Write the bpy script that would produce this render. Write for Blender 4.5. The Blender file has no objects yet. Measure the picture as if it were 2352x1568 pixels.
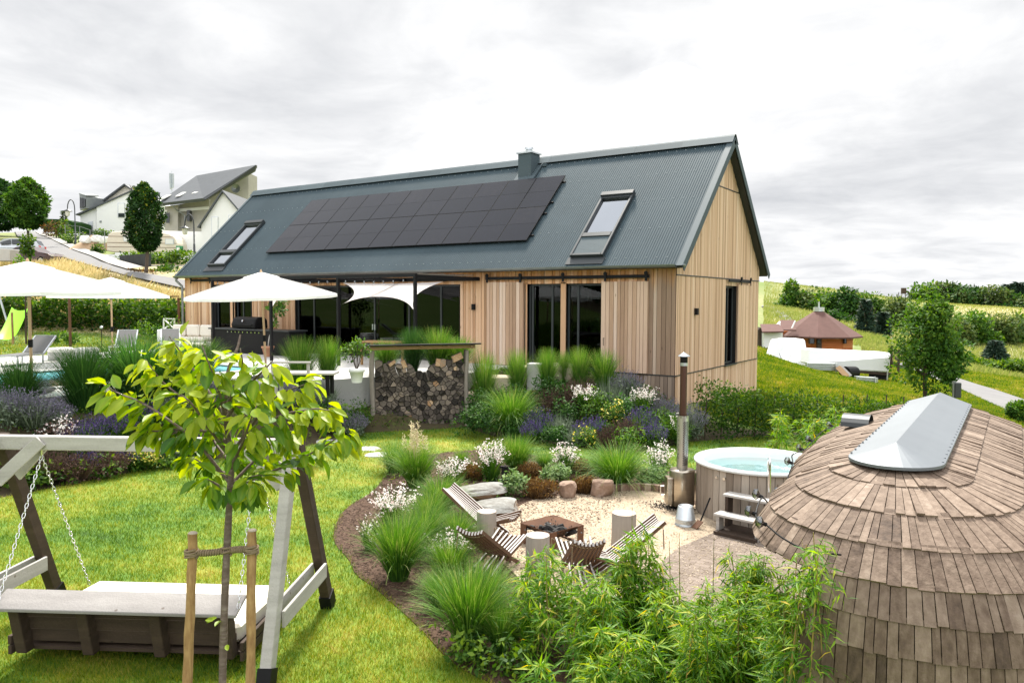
import bpy, bmesh, math, random
import numpy as np
from mathutils import Vector, Matrix
rng = np.random.default_rng(11)
rnd = random.Random(11)
SC = bpy.context.scene
COL = SC.collection
PI = math.pi
def A(*a): return np.array(a, float)

# ------------------------------------------------------------------ camera (fitted to the house)
FPX, CX, CY = 1744.73, 1176.0, 784.0
CAM = A(7.668, -19.521, 2.032)
_y, _p, _r = math.radians(33.61), math.radians(-3.145), math.radians(.225)
FW = A(-math.sin(_y)*math.cos(_p), math.cos(_y)*math.cos(_p), math.sin(_p))
RT = A(math.cos(_y), math.sin(_y), 0.); UP = np.cross(RT, FW)
RT, UP = RT*math.cos(_r)+UP*math.sin(_r), UP*math.cos(_r)-RT*math.sin(_r)
def ray(px, py): return FW + RT*((px-CX)/FPX) - UP*((py-CY)/FPX)
def Z(px, py, z):
    d = ray(px, py); return CAM + d*((z-CAM[2])/d[2])
def Dp(px, py, dep): return CAM + ray(px, py)*dep

# ------------------------------------------------------------------ mesh builder
class MB:
    def __init__(s): s.v = []; s.a = []; s.blk = []; s.n = 0
    def add(s, V, F, a=.5):
        V = np.asarray(V, float).reshape(-1, 3)
        s.v.append(V); s.a.append(np.broadcast_to(np.asarray(a, float), (len(V),)))
        for f in F: s.blk.append(np.array([f], np.int64)+s.n)
        s.n += len(V); return s
    def arr(s, V, a):                       # (N,k,3) polygons, a (N,) or (N,k)
        V = np.asarray(V, float); N, k = V.shape[:2]
        if N == 0: return s
        a = np.asarray(a, float)
        if a.ndim == 1: a = np.repeat(a[:, None], k, 1)
        s.v.append(V.reshape(-1, 3)); s.a.append(a.reshape(-1))
        s.blk.append(np.arange(N*k, dtype=np.int64).reshape(N, k)+s.n); s.n += N*k; return s
    def grid(s, V, a=.5, closed=False):     # (m,n,3) grid of points -> quads; closed wraps n
        V = np.asarray(V, float); m, n = V.shape[:2]
        i = np.arange(m*n).reshape(m, n)
        if closed: i = np.concatenate([i, i[:, :1]], 1)
        q = np.stack([i[:-1, :-1], i[:-1, 1:], i[1:, 1:], i[1:, :-1]], -1).reshape(-1, 4)
        s.v.append(V.reshape(-1, 3)); s.a.append(np.broadcast_to(np.asarray(a, float), (m, n)).reshape(-1))
        s.blk.append(q+s.n); s.n += m*n; return s
    def grids(s, V, a):                     # (B,m,n,3) many small grids
        B, m, n = V.shape[:3]
        i = np.arange(m*n).reshape(m, n)
        q = np.stack([i[:-1, :-1], i[:-1, 1:], i[1:, 1:], i[1:, :-1]], -1).reshape(-1, 4)
        Q = (q[None]+(np.arange(B)*m*n)[:, None, None]).reshape(-1, 4)
        a = np.asarray(a, float)
        if a.ndim == 1: a = np.broadcast_to(a[:, None, None], (B, m, n))
        s.v.append(V.reshape(-1, 3)); s.a.append(a.reshape(-1)); s.blk.append(Q+s.n); s.n += B*m*n; return s
    BF = [(0,3,2,1),(4,5,6,7),(0,1,5,4),(1,2,6,5),(2,3,7,6),(3,0,4,7)]
    def hexa(s, V, a=.5): return s.add(V, MB.BF, a)
    def box(s, c, d, rz=0., a=.5):
        x, y, z = d[0]/2, d[1]/2, d[2]/2
        V = A((-x,-y,-z),(x,-y,-z),(x,y,-z),(-x,y,-z),(-x,-y,z),(x,-y,z),(x,y,z),(-x,y,z))
        if rz:
            co, si = math.cos(rz), math.sin(rz)
            V = np.stack([V[:,0]*co-V[:,1]*si, V[:,0]*si+V[:,1]*co, V[:,2]], 1)
        return s.hexa(V+np.asarray(c, float), a)
    def b6(s, x0, x1, y0, y1, z0, z1, a=.5): return s.box(((x0+x1)/2,(y0+y1)/2,(z0+z1)/2), (x1-x0,y1-y0,z1-z0), 0, a)
    def bar(s, p, q, w, h, a=.5, up=(0,0,1)):   # box from p to q, w across, h along 'up'
        p, q = np.asarray(p, float), np.asarray(q, float); d = q-p; d = d/np.linalg.norm(d)
        u = np.asarray(up, float); sd = np.cross(d, u)
        if np.linalg.norm(sd) < 1e-6: sd = np.cross(d, A(1,0,0))
        sd /= np.linalg.norm(sd); u = np.cross(sd, d)
        o = [(-w/2,-h/2),(w/2,-h/2),(w/2,h/2),(-w/2,h/2)]
        V = [p+sd*i+u*j for i, j in o]+[q+sd*i+u*j for i, j in o]
        return s.add(V, [(0,1,2,3),(7,6,5,4),(0,4,5,1),(1,5,6,2),(2,6,7,3),(3,7,4,0)], a)
    def tube(s, P, r, n=8, a=.5, cap=True):
        P = np.asarray(P, float); m = len(P); r = np.broadcast_to(np.asarray(r, float), (m,))
        T = np.gradient(P, axis=0); T /= np.linalg.norm(T, axis=1)[:, None]+1e-12
        u = np.cross(T[0], A(0,0,1));
        if np.linalg.norm(u) < 1e-3: u = A(1,0,0)
        R_ = []
        for i in range(m):
            u = u-T[i]*(u@T[i]); u /= np.linalg.norm(u)+1e-12
            w = np.cross(T[i], u); t = np.arange(n)*2*PI/n
            R_.append(P[i]+r[i]*(np.cos(t)[:,None]*u+np.sin(t)[:,None]*w))
        V = np.array(R_); s.grid(V, np.broadcast_to(np.asarray(a,float).reshape(-1,1) if np.ndim(a) else a, (m,n)), True)
        if cap:
            av = a if not np.ndim(a) else a[0]
            s.add(V[0], [tuple(range(n-1,-1,-1))], av); s.add(V[-1], [tuple(range(n))], a if not np.ndim(a) else a[-1])
        return s
    def lathe(s, c, prof, n=24, a=.5, cap=True):
        t = np.arange(n)*2*PI/n; pr = np.asarray(prof, float)
        V = np.stack([pr[:,0][:,None]*np.cos(t), pr[:,0][:,None]*np.sin(t), np.repeat(pr[:,1][:,None], n, 1)], -1)+np.asarray(c, float)
        s.grid(V, a, True)
        if cap:
            if pr[0,0] > 1e-4: s.add(V[0], [tuple(range(n-1,-1,-1))], a)
            if pr[-1,0] > 1e-4: s.add(V[-1], [tuple(range(n))], a)
        return s
    def prism(s, poly, z0, z1, a=.5):       # vertical prism of a 2-D polygon (counter-clockwise)
        n = len(poly); V = [(x,y,z0) for x, y in poly]+[(x,y,z1) for x, y in poly]
        return s.add(V, [tuple(range(n-1,-1,-1)), tuple(range(n,2*n))]+[(i,(i+1)%n,n+(i+1)%n,n+i) for i in range(n)], a)
    def ext(s, poly, p, ex, ey, en, th, a=.5):  # 2-D polygon in plane (p,ex,ey) extruded by th along en
        p, ex, ey, en = [np.asarray(k, float) for k in (p, ex, ey, en)]
        n = len(poly); V = [p+ex*x+ey*y for x, y in poly]; V += [k+en*th for k in V]
        return s.add(V, [tuple(range(n-1,-1,-1)), tuple(range(n,2*n))]+[(i,(i+1)%n,n+(i+1)%n,n+i) for i in range(n)], a)
    def mesh(s, name, mat, org=(0,0,0), smooth=False):
        me = bpy.data.meshes.new(name)
        if s.n:
            V = np.concatenate(s.v)-np.asarray(org, float)
            lt = np.concatenate([np.full(len(b), b.shape[1]) for b in s.blk])
            vi = np.concatenate([b.reshape(-1) for b in s.blk])
            me.vertices.add(len(V)); me.vertices.foreach_set('co', V.reshape(-1).astype(np.float32))
            me.loops.add(len(vi)); me.loops.foreach_set('vertex_index', vi.astype(np.int32))
            me.polygons.add(len(lt))
            me.polygons.foreach_set('loop_start', np.concatenate([[0], np.cumsum(lt)[:-1]]).astype(np.int32))
            try: me.polygons.foreach_set('loop_total', lt.astype(np.int32))
            except Exception: pass
            me.update(calc_edges=True)
            at = me.attributes.new('v', 'FLOAT', 'POINT'); at.data.foreach_set('value', np.concatenate(s.a).astype(np.float32))
            me.validate()
        if mat is not None:
            for m_ in (mat if isinstance(mat, (list, tuple)) else [mat]): me.materials.append(m_)
        if not smooth and s.n: me.shade_flat()
        return me

ORG = {}
def link(name, data, parent=None):
    o = bpy.data.objects.new(name, data); COL.objects.link(o)
    if parent is not None: o.parent = parent
    return o
def tagit(o, label=None, cat=None, group=None, kind=None):
    if label: o['label'] = label
    if cat: o['category'] = cat
    if group: o['group'] = group
    if kind: o['kind'] = kind
    return o
def T(name, label, cat, loc=(0,0,0), group=None, rz=0):     # Empty at a thing's base
    o = link(name, None); o.location = loc; o.rotation_euler = (0,0,rz); o.empty_display_size = .1
    ORG[o.name] = np.asarray(loc, float) if rz == 0 else np.zeros(3)
    return tagit(o, label, cat, group)
def P(mb, name, mat, parent, smooth=False, bevel=0, label=None):   # a part, built in world coords of its thing
    org = ORG.get(parent.name, np.zeros(3))
    o = link(name, mb.mesh(name, mat, org, smooth), parent); ORG[o.name] = org
    if bevel:
        b = o.modifiers.new('bevel', 'BEVEL'); b.width = bevel; b.segments = 1; b.limit_method = 'ANGLE'
    if label: o['label'] = label
    return o
def W(mb, name, mat, label, cat, group=None, loc=None, smooth=False, kind=None, bevel=0):   # one-mesh thing
    loc = (0,0,0) if loc is None else loc
    o = link(name, mb.mesh(name, mat, loc, smooth)); o.location = loc; ORG[o.name] = np.asarray(loc, float)
    if bevel:
        b = o.modifiers.new('bevel', 'BEVEL'); b.width = bevel; b.segments = 1; b.limit_method = 'ANGLE'
    return tagit(o, label, cat, group, kind)
def S(mb, name, mat, smooth=False):
    o = link(name, mb.mesh(name, mat, (0,0,0), smooth)); o['kind'] = 'structure'; return o
KIDS = {}
def dup(root, loc, rz=0, sc=1, label=None, group=None):
    def cp(o, par):
        c = o.copy(); COL.objects.link(c)
        if par is not None: c.parent = par
        for ch in [k for k in o.children]: cp(ch, c)
        return c
    r = cp(root, None); place(r, loc, rz, sc)
    if label: r['label'] = label
    if group: r['group'] = group
    return r
def place(o, loc, rz=0, sc=1):
    o.location = loc; o.rotation_euler = (0,0,rz); o.scale = (sc,sc,sc) if np.ndim(sc) == 0 else sc
    return o

# ------------------------------------------------------------------ materials
def nd(nt, t, ins=None, **kw):
    n = nt.nodes.new(t)
    for k, v in kw.items(): setattr(n, k, v)
    for k, v in (ins or {}).items():
        i = n.inputs[k]
        if hasattr(v, 'is_output'): nt.links.new(v, i)
        else: i.default_value = v
    return n
def C4(c): return (c[0], c[1], c[2], 1.)
def ramp(nt, fac, stops):
    n = nt.nodes.new('ShaderNodeValToRGB'); nt.links.new(fac, n.inputs[0])
    e = n.color_ramp.elements
    while len(e) < len(stops): e.new(.5)
    for k, (p, c) in zip(e, stops): k.position = p; k.color = C4(c)
    return n.outputs[0]
def math_(nt, op, a, b=None, clamp=False):
    n = nt.nodes.new('ShaderNodeMath'); n.operation = op; n.use_clamp = clamp
    for i, v in enumerate((a, b)):
        if v is None: continue
        if hasattr(v, 'is_output'): nt.links.new(v, n.inputs[i])
        else: n.inputs[i].default_value = v
    return n.outputs[0]
def noise(nt, scale, detail=4, rough=.55, stretch=None, co='Object'):
    tc = nd(nt, 'ShaderNodeTexCoord').outputs[co]
    if stretch: tc = nd(nt, 'ShaderNodeMapping', {'Vector': tc, 'Scale': stretch}).outputs[0]
    return nd(nt, 'ShaderNodeTexNoise', {'Vector': tc, 'Scale': scale, 'Detail': detail, 'Roughness': rough}).outputs[0]
def pm(name, stops, rough=.7, metal=0., vw=1., ns=(), bump=0., trans=0., spec=.5, coat=0., bsrc=None, alpha=None, sheen=0):
    """stops: colour ramp over v*vw + sum(noise terms); ns: (scale, weight, stretch, detail)"""
    m = bpy.data.materials.new(name); m.use_nodes = True; nt = m.node_tree; b = nt.nodes['Principled BSDF']
    b.inputs['Roughness'].default_value = rough; b.inputs['Metallic'].default_value = metal
    b.inputs['Specular IOR Level'].default_value = spec; b.inputs['Coat Weight'].default_value = coat
    if isinstance(stops[0], (int, float)): stops = [(0, stops), (1, stops)]
    v = nd(nt, 'ShaderNodeAttribute', attribute_name='v').outputs['Fac']
    f = math_(nt, 'ADD', math_(nt, 'MULTIPLY', math_(nt, 'SUBTRACT', v, .5), vw), .5)
    last = None
    for k in ns:
        sc, w = k[0], k[1]; st = k[2] if len(k) > 2 else None; de = k[3] if len(k) > 3 else 4
        n_ = noise(nt, sc, de, .6, st); last = n_
        f = math_(nt, 'ADD', f, math_(nt, 'MULTIPLY', math_(nt, 'SUBTRACT', n_, .5), w))
    c = ramp(nt, math_(nt, 'ADD', f, 0., True), stops)
    nt.links.new(c, b.inputs['Base Color'])
    if bump and last is not None:
        bp = nd(nt, 'ShaderNodeBump', {'Height': last, 'Strength': bump, 'Distance': .02})
        nt.links.new(bp.outputs[0], b.inputs['Normal'])
    if trans:
        tr = nd(nt, 'ShaderNodeBsdfTranslucent', {'Color': c})
        hs = nd(nt, 'ShaderNodeHueSaturation', {'Color': c, 'Value': 1.7, 'Saturation': 1.12, 'Hue': .488}); nt.links.new(hs.outputs[0], tr.inputs['Color'])
        mx = nd(nt, 'ShaderNodeMixShader', {0: trans, 1: b.outputs[0], 2: tr.outputs[0]})
        nt.links.new(mx.outputs[0], nt.nodes['Material Output'].inputs['Surface'])
    return m

# ------------------------------------------------------------------ foliage generators
def unit(v): return v/(np.linalg.norm(v, axis=-1, keepdims=True)+1e-12)
def leaf_arr(c, d, nrm, L, w, cup=.15, k=5):
    """folded pointed leaves: c base (N,3), d direction, nrm normal, L length, w width -> (N,3,3) grids"""
    N = len(c); d = unit(d); s_ = unit(np.cross(d, nrm)); n_ = np.cross(s_, d)
    L = np.broadcast_to(L, (N,))[:, None]; w = np.broadcast_to(w, (N,))[:, None]
    rows = []
    for t, ww, dr in ((0., .12, 0.), (.4, 1., .04), (1., .05, -.10)):
        mid = c+d*L*t+n_*L*dr
        rows.append(np.stack([mid-s_*w*.5*ww+n_*w*cup*ww, mid, mid+s_*w*.5*ww+n_*w*cup*ww], 1))
    return np.stack(rows, 1)
def rdir(N, zmin=-1., zmax=1., r=rng):
    z = r.uniform(zmin, zmax, N); t = r.uniform(0, 2*PI, N); q = np.sqrt(np.maximum(0, 1-z*z))
    return np.stack([q*np.cos(t), q*np.sin(t), z], 1)
def quadleaf(c, d, nrm, L, w):              # flat 4-point leaf
    d = unit(d); s_ = unit(np.cross(d, nrm)); L = np.broadcast_to(L, (len(c),))[:, None]; w = np.broadcast_to(w, (len(c),))[:, None]
    return np.stack([c, c+d*L*.45+s_*w*.5, c+d*L, c+d*L*.45-s_*w*.5], 1)
def blades(N, h, spread, wid, arch, base=.08, seed=0, segs=5, hv=.35, tip=None):
    """one grass clump: N arching ribbons -> (N,segs+1,2,3) grids and v"""
    r = np.random.default_rng(seed)
    az = r.uniform(0, 2*PI, N); le = h*(1-hv*r.random(N)**1.5); tl = np.abs(r.normal(0, 1, N)).clip(0, 2.2)/2.2
    dirs = np.stack([np.cos(az), np.sin(az)], 1); b = dirs*(base*np.sqrt(r.random(N)))[:, None]
    t = np.linspace(0, 1, segs+1); pts = []
    ang = tl*spread; bend = arch*(.35+r.random(N))*(.3+tl)
    x = np.zeros(N); z = np.zeros(N); P_ = []
    P_.append((x.copy(), z.copy()))
    for i in range(segs):
        a_ = ang+bend*(t[i+1]**1.6); a_ = np.minimum(a_, 2.6)
        x = x+np.sin(a_)*le/segs; z = z+np.cos(a_)*le/segs; P_.append((x.copy(), z.copy()))
    tw = r.normal(0, .5, N); sd = np.stack([-np.sin(az+tw), np.cos(az+tw), np.zeros(N)], 1)
    out = np.zeros((N, segs+1, 2, 3))
    wob = r.normal(0, .06, (N, 2))*h
    for i, (x, z) in enumerate(P_):
        c = np.concatenate([b+dirs*x[:, None]+wob*(t[i]**2), z[:, None]], 1)
        w_ = wid*(1-.85*t[i]**2)*.5
        out[:, i, 0] = c-sd*w_; out[:, i, 1] = c+sd*w_
    return out, np.broadcast_to((r.random(N)*.7)[:, None, None]+.3*t[None, :, None], (N, segs+1, 2))
def clump(seed, N, h, spread, wid, arch, base=.08, **k):
    mb = MB(); g, v = blades(N, h, spread, wid, arch, base, seed, **k); mb.grids(g, v); return mb
def blob_leaves(N, rad, leaf, seed, lump=.35, zlo=-1, droop=.2, shell=.55, nl=14):
    """leaves spread through a lumpy ellipsoid: (N,4,3), v"""
    r = np.random.default_rng(seed); rad = np.asarray(rad, float)
    lc = rdir(nl, zlo, 1, r)*r.uniform(.35, .8, nl)[:, None]; lr = r.uniform(.3, .55, nl)
    i = r.integers(0, nl, N); u = rdir(N, -1, 1, r)
    p = lc[i]+u*(lr[i]*(shell+(1-shell)*r.random(N)**.5))[:, None]
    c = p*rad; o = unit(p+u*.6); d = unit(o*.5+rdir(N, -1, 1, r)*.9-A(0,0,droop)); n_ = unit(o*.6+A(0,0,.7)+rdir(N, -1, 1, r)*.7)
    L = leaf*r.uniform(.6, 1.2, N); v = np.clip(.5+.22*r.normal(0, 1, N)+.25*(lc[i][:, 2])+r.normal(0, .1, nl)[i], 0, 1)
    return quadleaf(c, d, n_, L, L*.55), v
def inpoly(x, y, poly):
    x, y = np.asarray(x), np.asarray(y); r = np.zeros(x.shape, bool); n = len(poly)
    for i in range(n):
        x0, y0 = poly[i]; x1, y1 = poly[(i+1) % n]
        if y0 == y1: continue
        r ^= ((y0 > y) != (y1 > y)) & (x < (x1-x0)*(y-y0)/(y1-y0)+x0)
    return r
def pdist(x, y, poly, closed=True):          # distance to polygon outline
    d = np.full(np.shape(x), 1e9); n = len(poly)
    for i in range(n if closed else n-1):
        a, b = np.array(poly[i]), np.array(poly[(i+1) % n]); e = b-a; L = e@e+1e-12
        t = np.clip(((x-a[0])*e[0]+(y-a[1])*e[1])/L, 0, 1)
        d = np.minimum(d, np.hypot(x-a[0]-t*e[0], y-a[1]-t*e[1]))
    return d
def sm(t): t = np.clip(t, 0, 1); return t*t*(3-2*t)
def cat(P_, n=8):                            # smooth polyline (Catmull-Rom)
    P_ = np.asarray(P_, float); Q = np.concatenate([[2*P_[0]-P_[1]], P_, [2*P_[-1]-P_[-2]]]); o = []
    for i in range(len(P_)-1):
        a, b, c, d = Q[i:i+4]
        for t in np.arange(n)/n: o.append(.5*((2*b)+(-a+c)*t+(2*a-5*b+4*c-d)*t*t+(-a+3*b-3*c+d)*t**3))
    o.append(P_[-1]); return np.array(o)
unit_ = lambda v: v/np.linalg.norm(v)
# ------------------------------------------------------------------ camera object, world, sun
cd = bpy.data.cameras.new('camera'); cam = link('camera', cd)
cd.sensor_width = 36; cd.lens = 36*FPX/2352; cd.clip_end = 6000; cd.clip_start = .05
M4 = Matrix.Identity(4)
for i in range(3): M4[i][0], M4[i][1], M4[i][2], M4[i][3] = RT[i], UP[i], -FW[i], CAM[i]
cam.matrix_world = M4; SC.camera = cam
SC.view_settings.view_transform = 'Standard'; SC.view_settings.look = 'None'
SC.view_settings.gamma = 1; SC.view_settings.exposure = .93
SC.cycles.max_bounces = 8; SC.cycles.transparent_max_bounces = 12; SC.cycles.sample_clamp_indirect = 6

SUN_EL, SUN_AZ = math.radians(54), math.radians(122)       # azimuth counted from +x
sd = A(math.cos(SUN_AZ)*math.cos(SUN_EL), math.sin(SUN_AZ)*math.cos(SUN_EL), math.sin(SUN_EL))
sl = bpy.data.lights.new('sun', 'SUN'); sl.energy = 4.6; sl.angle = math.radians(10); sl.color = (1., .95, .86)
so = link('sun', sl); so.rotation_euler = Vector(sd).to_track_quat('Z', 'Y').to_euler(); so.location = (0, 0, 60)

wd = bpy.data.worlds.new('World'); SC.world = wd; wd.use_nodes = True; nt = wd.node_tree
bg = nt.nodes['Background']; bg.inputs[1].default_value = .1
sky = nt.nodes.new('ShaderNodeTexSky'); sky.sky_type = 'NISHITA'; sky.sun_disc = False
sky.sun_elevation = SUN_EL; sky.sun_rotation = PI/2-SUN_AZ; sky.dust_density = 2.
tc = nt.nodes.new('ShaderNodeTexCoord'); sx = nd(nt, 'ShaderNodeSeparateXYZ', {0: tc.outputs['Generated']})
zz = math_(nt, 'ADD', math_(nt, 'MAXIMUM', sx.outputs[2], 0.), .13)
cv = nd(nt, 'ShaderNodeCombineXYZ', {0: math_(nt, 'DIVIDE', sx.outputs[0], zz), 1: math_(nt, 'DIVIDE', sx.outputs[1], zz), 2: 3.7}).outputs[0]
def wn(scale, detail, off, rough=.55, dist=0.):
    mp = nd(nt, 'ShaderNodeMapping', {'Vector': cv, 'Location': off}).outputs[0]
    return nd(nt, 'ShaderNodeTexNoise', {'Vector': mp, 'Scale': scale, 'Detail': detail, 'Roughness': rough, 'Distortion': dist}).outputs[0]
n1 = wn(.8, 9, (3.1, 1.7, 0), .55, .35); n2 = wn(2.1, 10, (7.4, 2.2, 5), .58, .4); n3 = wn(.17, 3, (1.2, 9.3, 2), .5)
den = math_(nt, 'ADD', math_(nt, 'ADD', math_(nt, 'MULTIPLY', n1, .50), math_(nt, 'MULTIPLY', n2, .44)), math_(nt, 'MULTIPLY', n3, .26))
CS = 5.7
def lobe(px, py, wid, amt):                  # one broad cloud mass around a direction
    d = unit_(ray(px, py)); dp = nd(nt, 'ShaderNodeVectorMath', {0: tc.outputs['Generated'], 1: tuple(d)}, operation='DOT_PRODUCT').outputs['Value']
    return math_(nt, 'MULTIPLY', math_(nt, 'SUBTRACT', 1., math_(nt, 'MULTIPLY', math_(nt, 'SUBTRACT', 1., dp), 1/(1-math.cos(math.radians(wid)))), True), amt)
for a_ in ((420,330,15,.075),(820,330,9,.05),(40,60,12,.03),(2150,330,14,.075),(1150,110,13,-.05),(2000,560,7,-.03),(1050,400,6,-.07),(120,420,6,-.08),(1700,230,7,-.04),(300,140,9,-.05),(1600,60,12,.03)): den = math_(nt, 'ADD', den, lobe(*a_[:3], a_[3]*.8-.004))
cl = ramp(nt, den, [(.485, (1.04*CS, 1.04*CS, 1.04*CS)), (.575, (.93*CS, .935*CS, .945*CS)), (.66, (.79*CS, .80*CS, .82*CS)), (.78, (.63*CS, .645*CS, .675*CS))])
# an overcast sky is brighter overhead than near the horizon
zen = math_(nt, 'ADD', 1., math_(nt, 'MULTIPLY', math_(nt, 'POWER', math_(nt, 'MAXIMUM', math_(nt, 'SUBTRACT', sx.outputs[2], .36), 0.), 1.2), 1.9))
bk_ = nd(nt, 'ShaderNodeVectorMath', {0: tc.outputs['Generated'], 1: tuple(-FW)}, operation='DOT_PRODUCT').outputs['Value']   # added brightening of the unseen sky behind the camera, lights the facades
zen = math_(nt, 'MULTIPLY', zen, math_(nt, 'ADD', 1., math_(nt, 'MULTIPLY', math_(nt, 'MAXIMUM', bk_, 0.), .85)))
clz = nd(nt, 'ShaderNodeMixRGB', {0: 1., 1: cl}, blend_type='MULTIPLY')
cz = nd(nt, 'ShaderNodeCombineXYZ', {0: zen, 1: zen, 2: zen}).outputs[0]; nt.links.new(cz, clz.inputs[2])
gap = ramp(nt, math_(nt, 'ADD', math_(nt, 'SUBTRACT', wn(2.2, 7, (4.2, 8.9, 1), .6), .16), lobe(1535, 300, 5., .62)), [(.56, (0, 0, 0)), (.66, (1, 1, 1))])
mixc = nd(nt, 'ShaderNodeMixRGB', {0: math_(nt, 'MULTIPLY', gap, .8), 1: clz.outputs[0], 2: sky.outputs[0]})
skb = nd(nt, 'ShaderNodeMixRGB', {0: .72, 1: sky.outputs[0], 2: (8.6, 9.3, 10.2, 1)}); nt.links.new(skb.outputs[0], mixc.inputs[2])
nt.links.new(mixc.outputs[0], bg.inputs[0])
wd.cycles.sampling_method = 'MANUAL'; wd.cycles.sample_map_resolution = 512

# ------------------------------------------------------------------ terrain height
LOWER = [(-5,-34),(-6.2,-20),(-6.5,-13.8),(-6.5,-10.5),(-5.7,-8.7),(-5.95,-5.75),(-4.2,-3.7),(-2.9,-4.3),(1.1,-4.1),(1.3,-2.3),(2.4,-.6),(4.6,1.2),(8,1),(10,-6),(10.5,-16),(10,-34)]
DECK = [(-21,0),(-5.,0),(-4.9,-3.),(-6.4,-5.2),(-7.,-7.4),(-8.5,-8.6),(-9.,-13.6),(-17,-13.9),(-21,-9.)]
POOL = (-14.6, -10.4, -12.6, -5.2)
_far = [(430,655,50),(335,622,52),(440,600,62),(330,582,66),(185,547,100),(80,602,62),(60,532,115),(0,540,115),(-200,520,130),(200,650,48),(150,770,37.5),(0,768,37.5),
 (300,700,44),(0,640,54),(-250,770,36),(-250,640,56),(560,600,60),(700,560,95),(900,600,110),(1200,640,130),(1500,650,150),
 (1745,646,150),(1760,712,88),(1760,748,70),(1900,662,160),(2070,690,175),(2180,700,230),(2352,700,280),(2600,700,240),
 (1745,818,44),(1800,834,43.5),(1800,853,34),(1760,872,29),(1862,850,42),(1900,870,38),(2000,902,34),(2120,920,30),(2200,932,27.5),(2200,886,42),(2352,948,32),(2300,856,58),(2230,735,130),(2352,838,72),
 (1960,800,56),(1960,868,45),(2060,790,66),(1840,800,55),(2600,950,36),(2500,1150,22)]
_cp = [tuple(Dp(*a)) for a in _far]
_cp += [(-14,-17,-.02),(-20,-12,-.02),(-25,-3,.03),(-30,1,.08),(-22.5,3,0),(-22.5,9,.1),(0,8.2,-1.15),(.6,0,-1.1),(-11,9,0),(-4,-1,-.1),(-8,-22,-.3),(-13,-30,0),
 (11,-14,-1.4),(13,-6,-1.5),(20,-20,-2.4),(0,-45,-2),(30,-45,-4),(-40,-45,3),(3,9,-1.2),(-14,16,.6),(-4,22,-.7),(-2,-1.2,-.10),(-3,-1.8,-.08),(-1.,-.9,-.2),(-4.4,-2.3,-.05),(-.4,-.4,-.5),(5,-8,-1.3),(5,-2,-1.3),(-1,-3,-.9),(1.6,-.4,-1.2)]
for k in range(24):
    t = k*2*PI/24; c_ = math.cos(t-math.radians(215))
    for rr, zz_ in ((520, 2+9*max(0, c_)), (1500, 1.5+4*max(0, c_)), (3200, 1.5)): _cp.append((7.7+rr*math.cos(t), -19.5+rr*math.sin(t), zz_))
_cp = np.array(_cp); _D = np.hypot(_cp[:,None,0]-_cp[None,:,0], _cp[:,None,1]-_cp[None,:,1])
_M = np.block([[_D, np.ones((len(_cp),1))],[np.ones((1,len(_cp))), np.zeros((1,1))]]); _w = np.linalg.solve(_M, np.append(_cp[:,2], 0))
def hup(x, y):
    x, y = np.asarray(x, float), np.asarray(y, float); o = np.full(x.shape, _w[-1])
    for (a, b, _), w in zip(_cp, _w): o = o+w*np.hypot(x-a, y-b)
    return o
def h(x, y):
    x, y = np.asarray(x, float), np.asarray(y, float); u = hup(x, y)
    near = np.hypot(x+5, y+6) < 24
    u = np.where(near & (x < -4.5) & (x > -22) & (y < .3), np.minimum(u, -.02), u)
    d = np.where(inpoly(x, y, LOWER), 0, pdist(x, y, LOWER)); o = -1.3+(u+1.3)*sm(d/np.where(x < -5.4, 1.25, 1.9))
    ins = inpoly(x, y, DECK); dd = pdist(x, y, DECK); return np.where(ins & (dd > .15), o-1.5*sm((dd-.15)/.5), o)
def h1(x, y): return float(h(np.array([x]), np.array([y]))[0])
def G(px, py, t0=4., t1=420.):               # where the ray of a photo point meets the ground
    d = ray(px, py); t = np.geomspace(t0, t1, 1500); p = CAM+d*t[:, None]; s_ = p[:, 2]-h(p[:, 0], p[:, 1])
    i = np.argmax(s_ < 0)
    if s_[i] >= 0: i = len(t)-1
    a, b = t[max(i-1, 0)], t[i]
    for _ in range(18):
        m = (a+b)/2; q = CAM+d*m
        if q[2] < h1(q[0], q[1]): b = m
        else: a = m
    q = CAM+d*b; return A(q[0], q[1], h1(q[0], q[1]))
def Q(px, dep):                              # column px at a distance, set down on the ground
    p = Dp(px, CY, dep); return A(p[0], p[1], h1(p[0], p[1]))

m_ground = pm('ground', [(0,(.045,.028,.016)),(.18,(.06,.05,.02)),(.33,(.085,.155,.010)),(.52,(.165,.195,.055)),(.7,(.30,.28,.13)),(1,(.46,.38,.21))], .95, vw=1., ns=((.06,.30),(.7,.30),(9.,.35)), bump=.6)
_yaw = math.degrees(math.atan2(FW[1], FW[0]))
az = np.radians(np.concatenate([np.arange(_yaw-42, _yaw+42, .36), np.arange(_yaw+42, _yaw+318, 3.)]))
rr = np.geomspace(.6, 3400, 440); X = CAM[0]+rr[:, None]*np.cos(az); Y = CAM[1]+rr[:, None]*np.sin(az); H = h(X, Y)
H = np.where(inpoly(X, Y, [(-22.1,.1),(-.1,.1),(-.1,7.6),(-22.1,7.6)]), np.minimum(H, -1.2), H)
v = np.full(X.shape, .5)+.10*np.sin(X*.05)*np.cos(Y*.04)
dep = (X-CAM[0])*FW[0]+(Y-CAM[1])*FW[1]; lat = (X-CAM[0])*RT[0]+(Y-CAM[1])*RT[1]; cot = np.divide(lat, np.maximum(dep, .1))
v = np.where((cot < -.42) & (dep > 38) & (dep < 62), .92, v); v = np.where((cot > .3) & (dep < 52) & (dep > 4), .36, v)
v = np.where((cot > .56) & (dep > 100) & (dep < 200), .86, v); v = np.where((cot > .34) & (cot < .56) & (dep > 75) & (dep < 400), .57, v)
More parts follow.
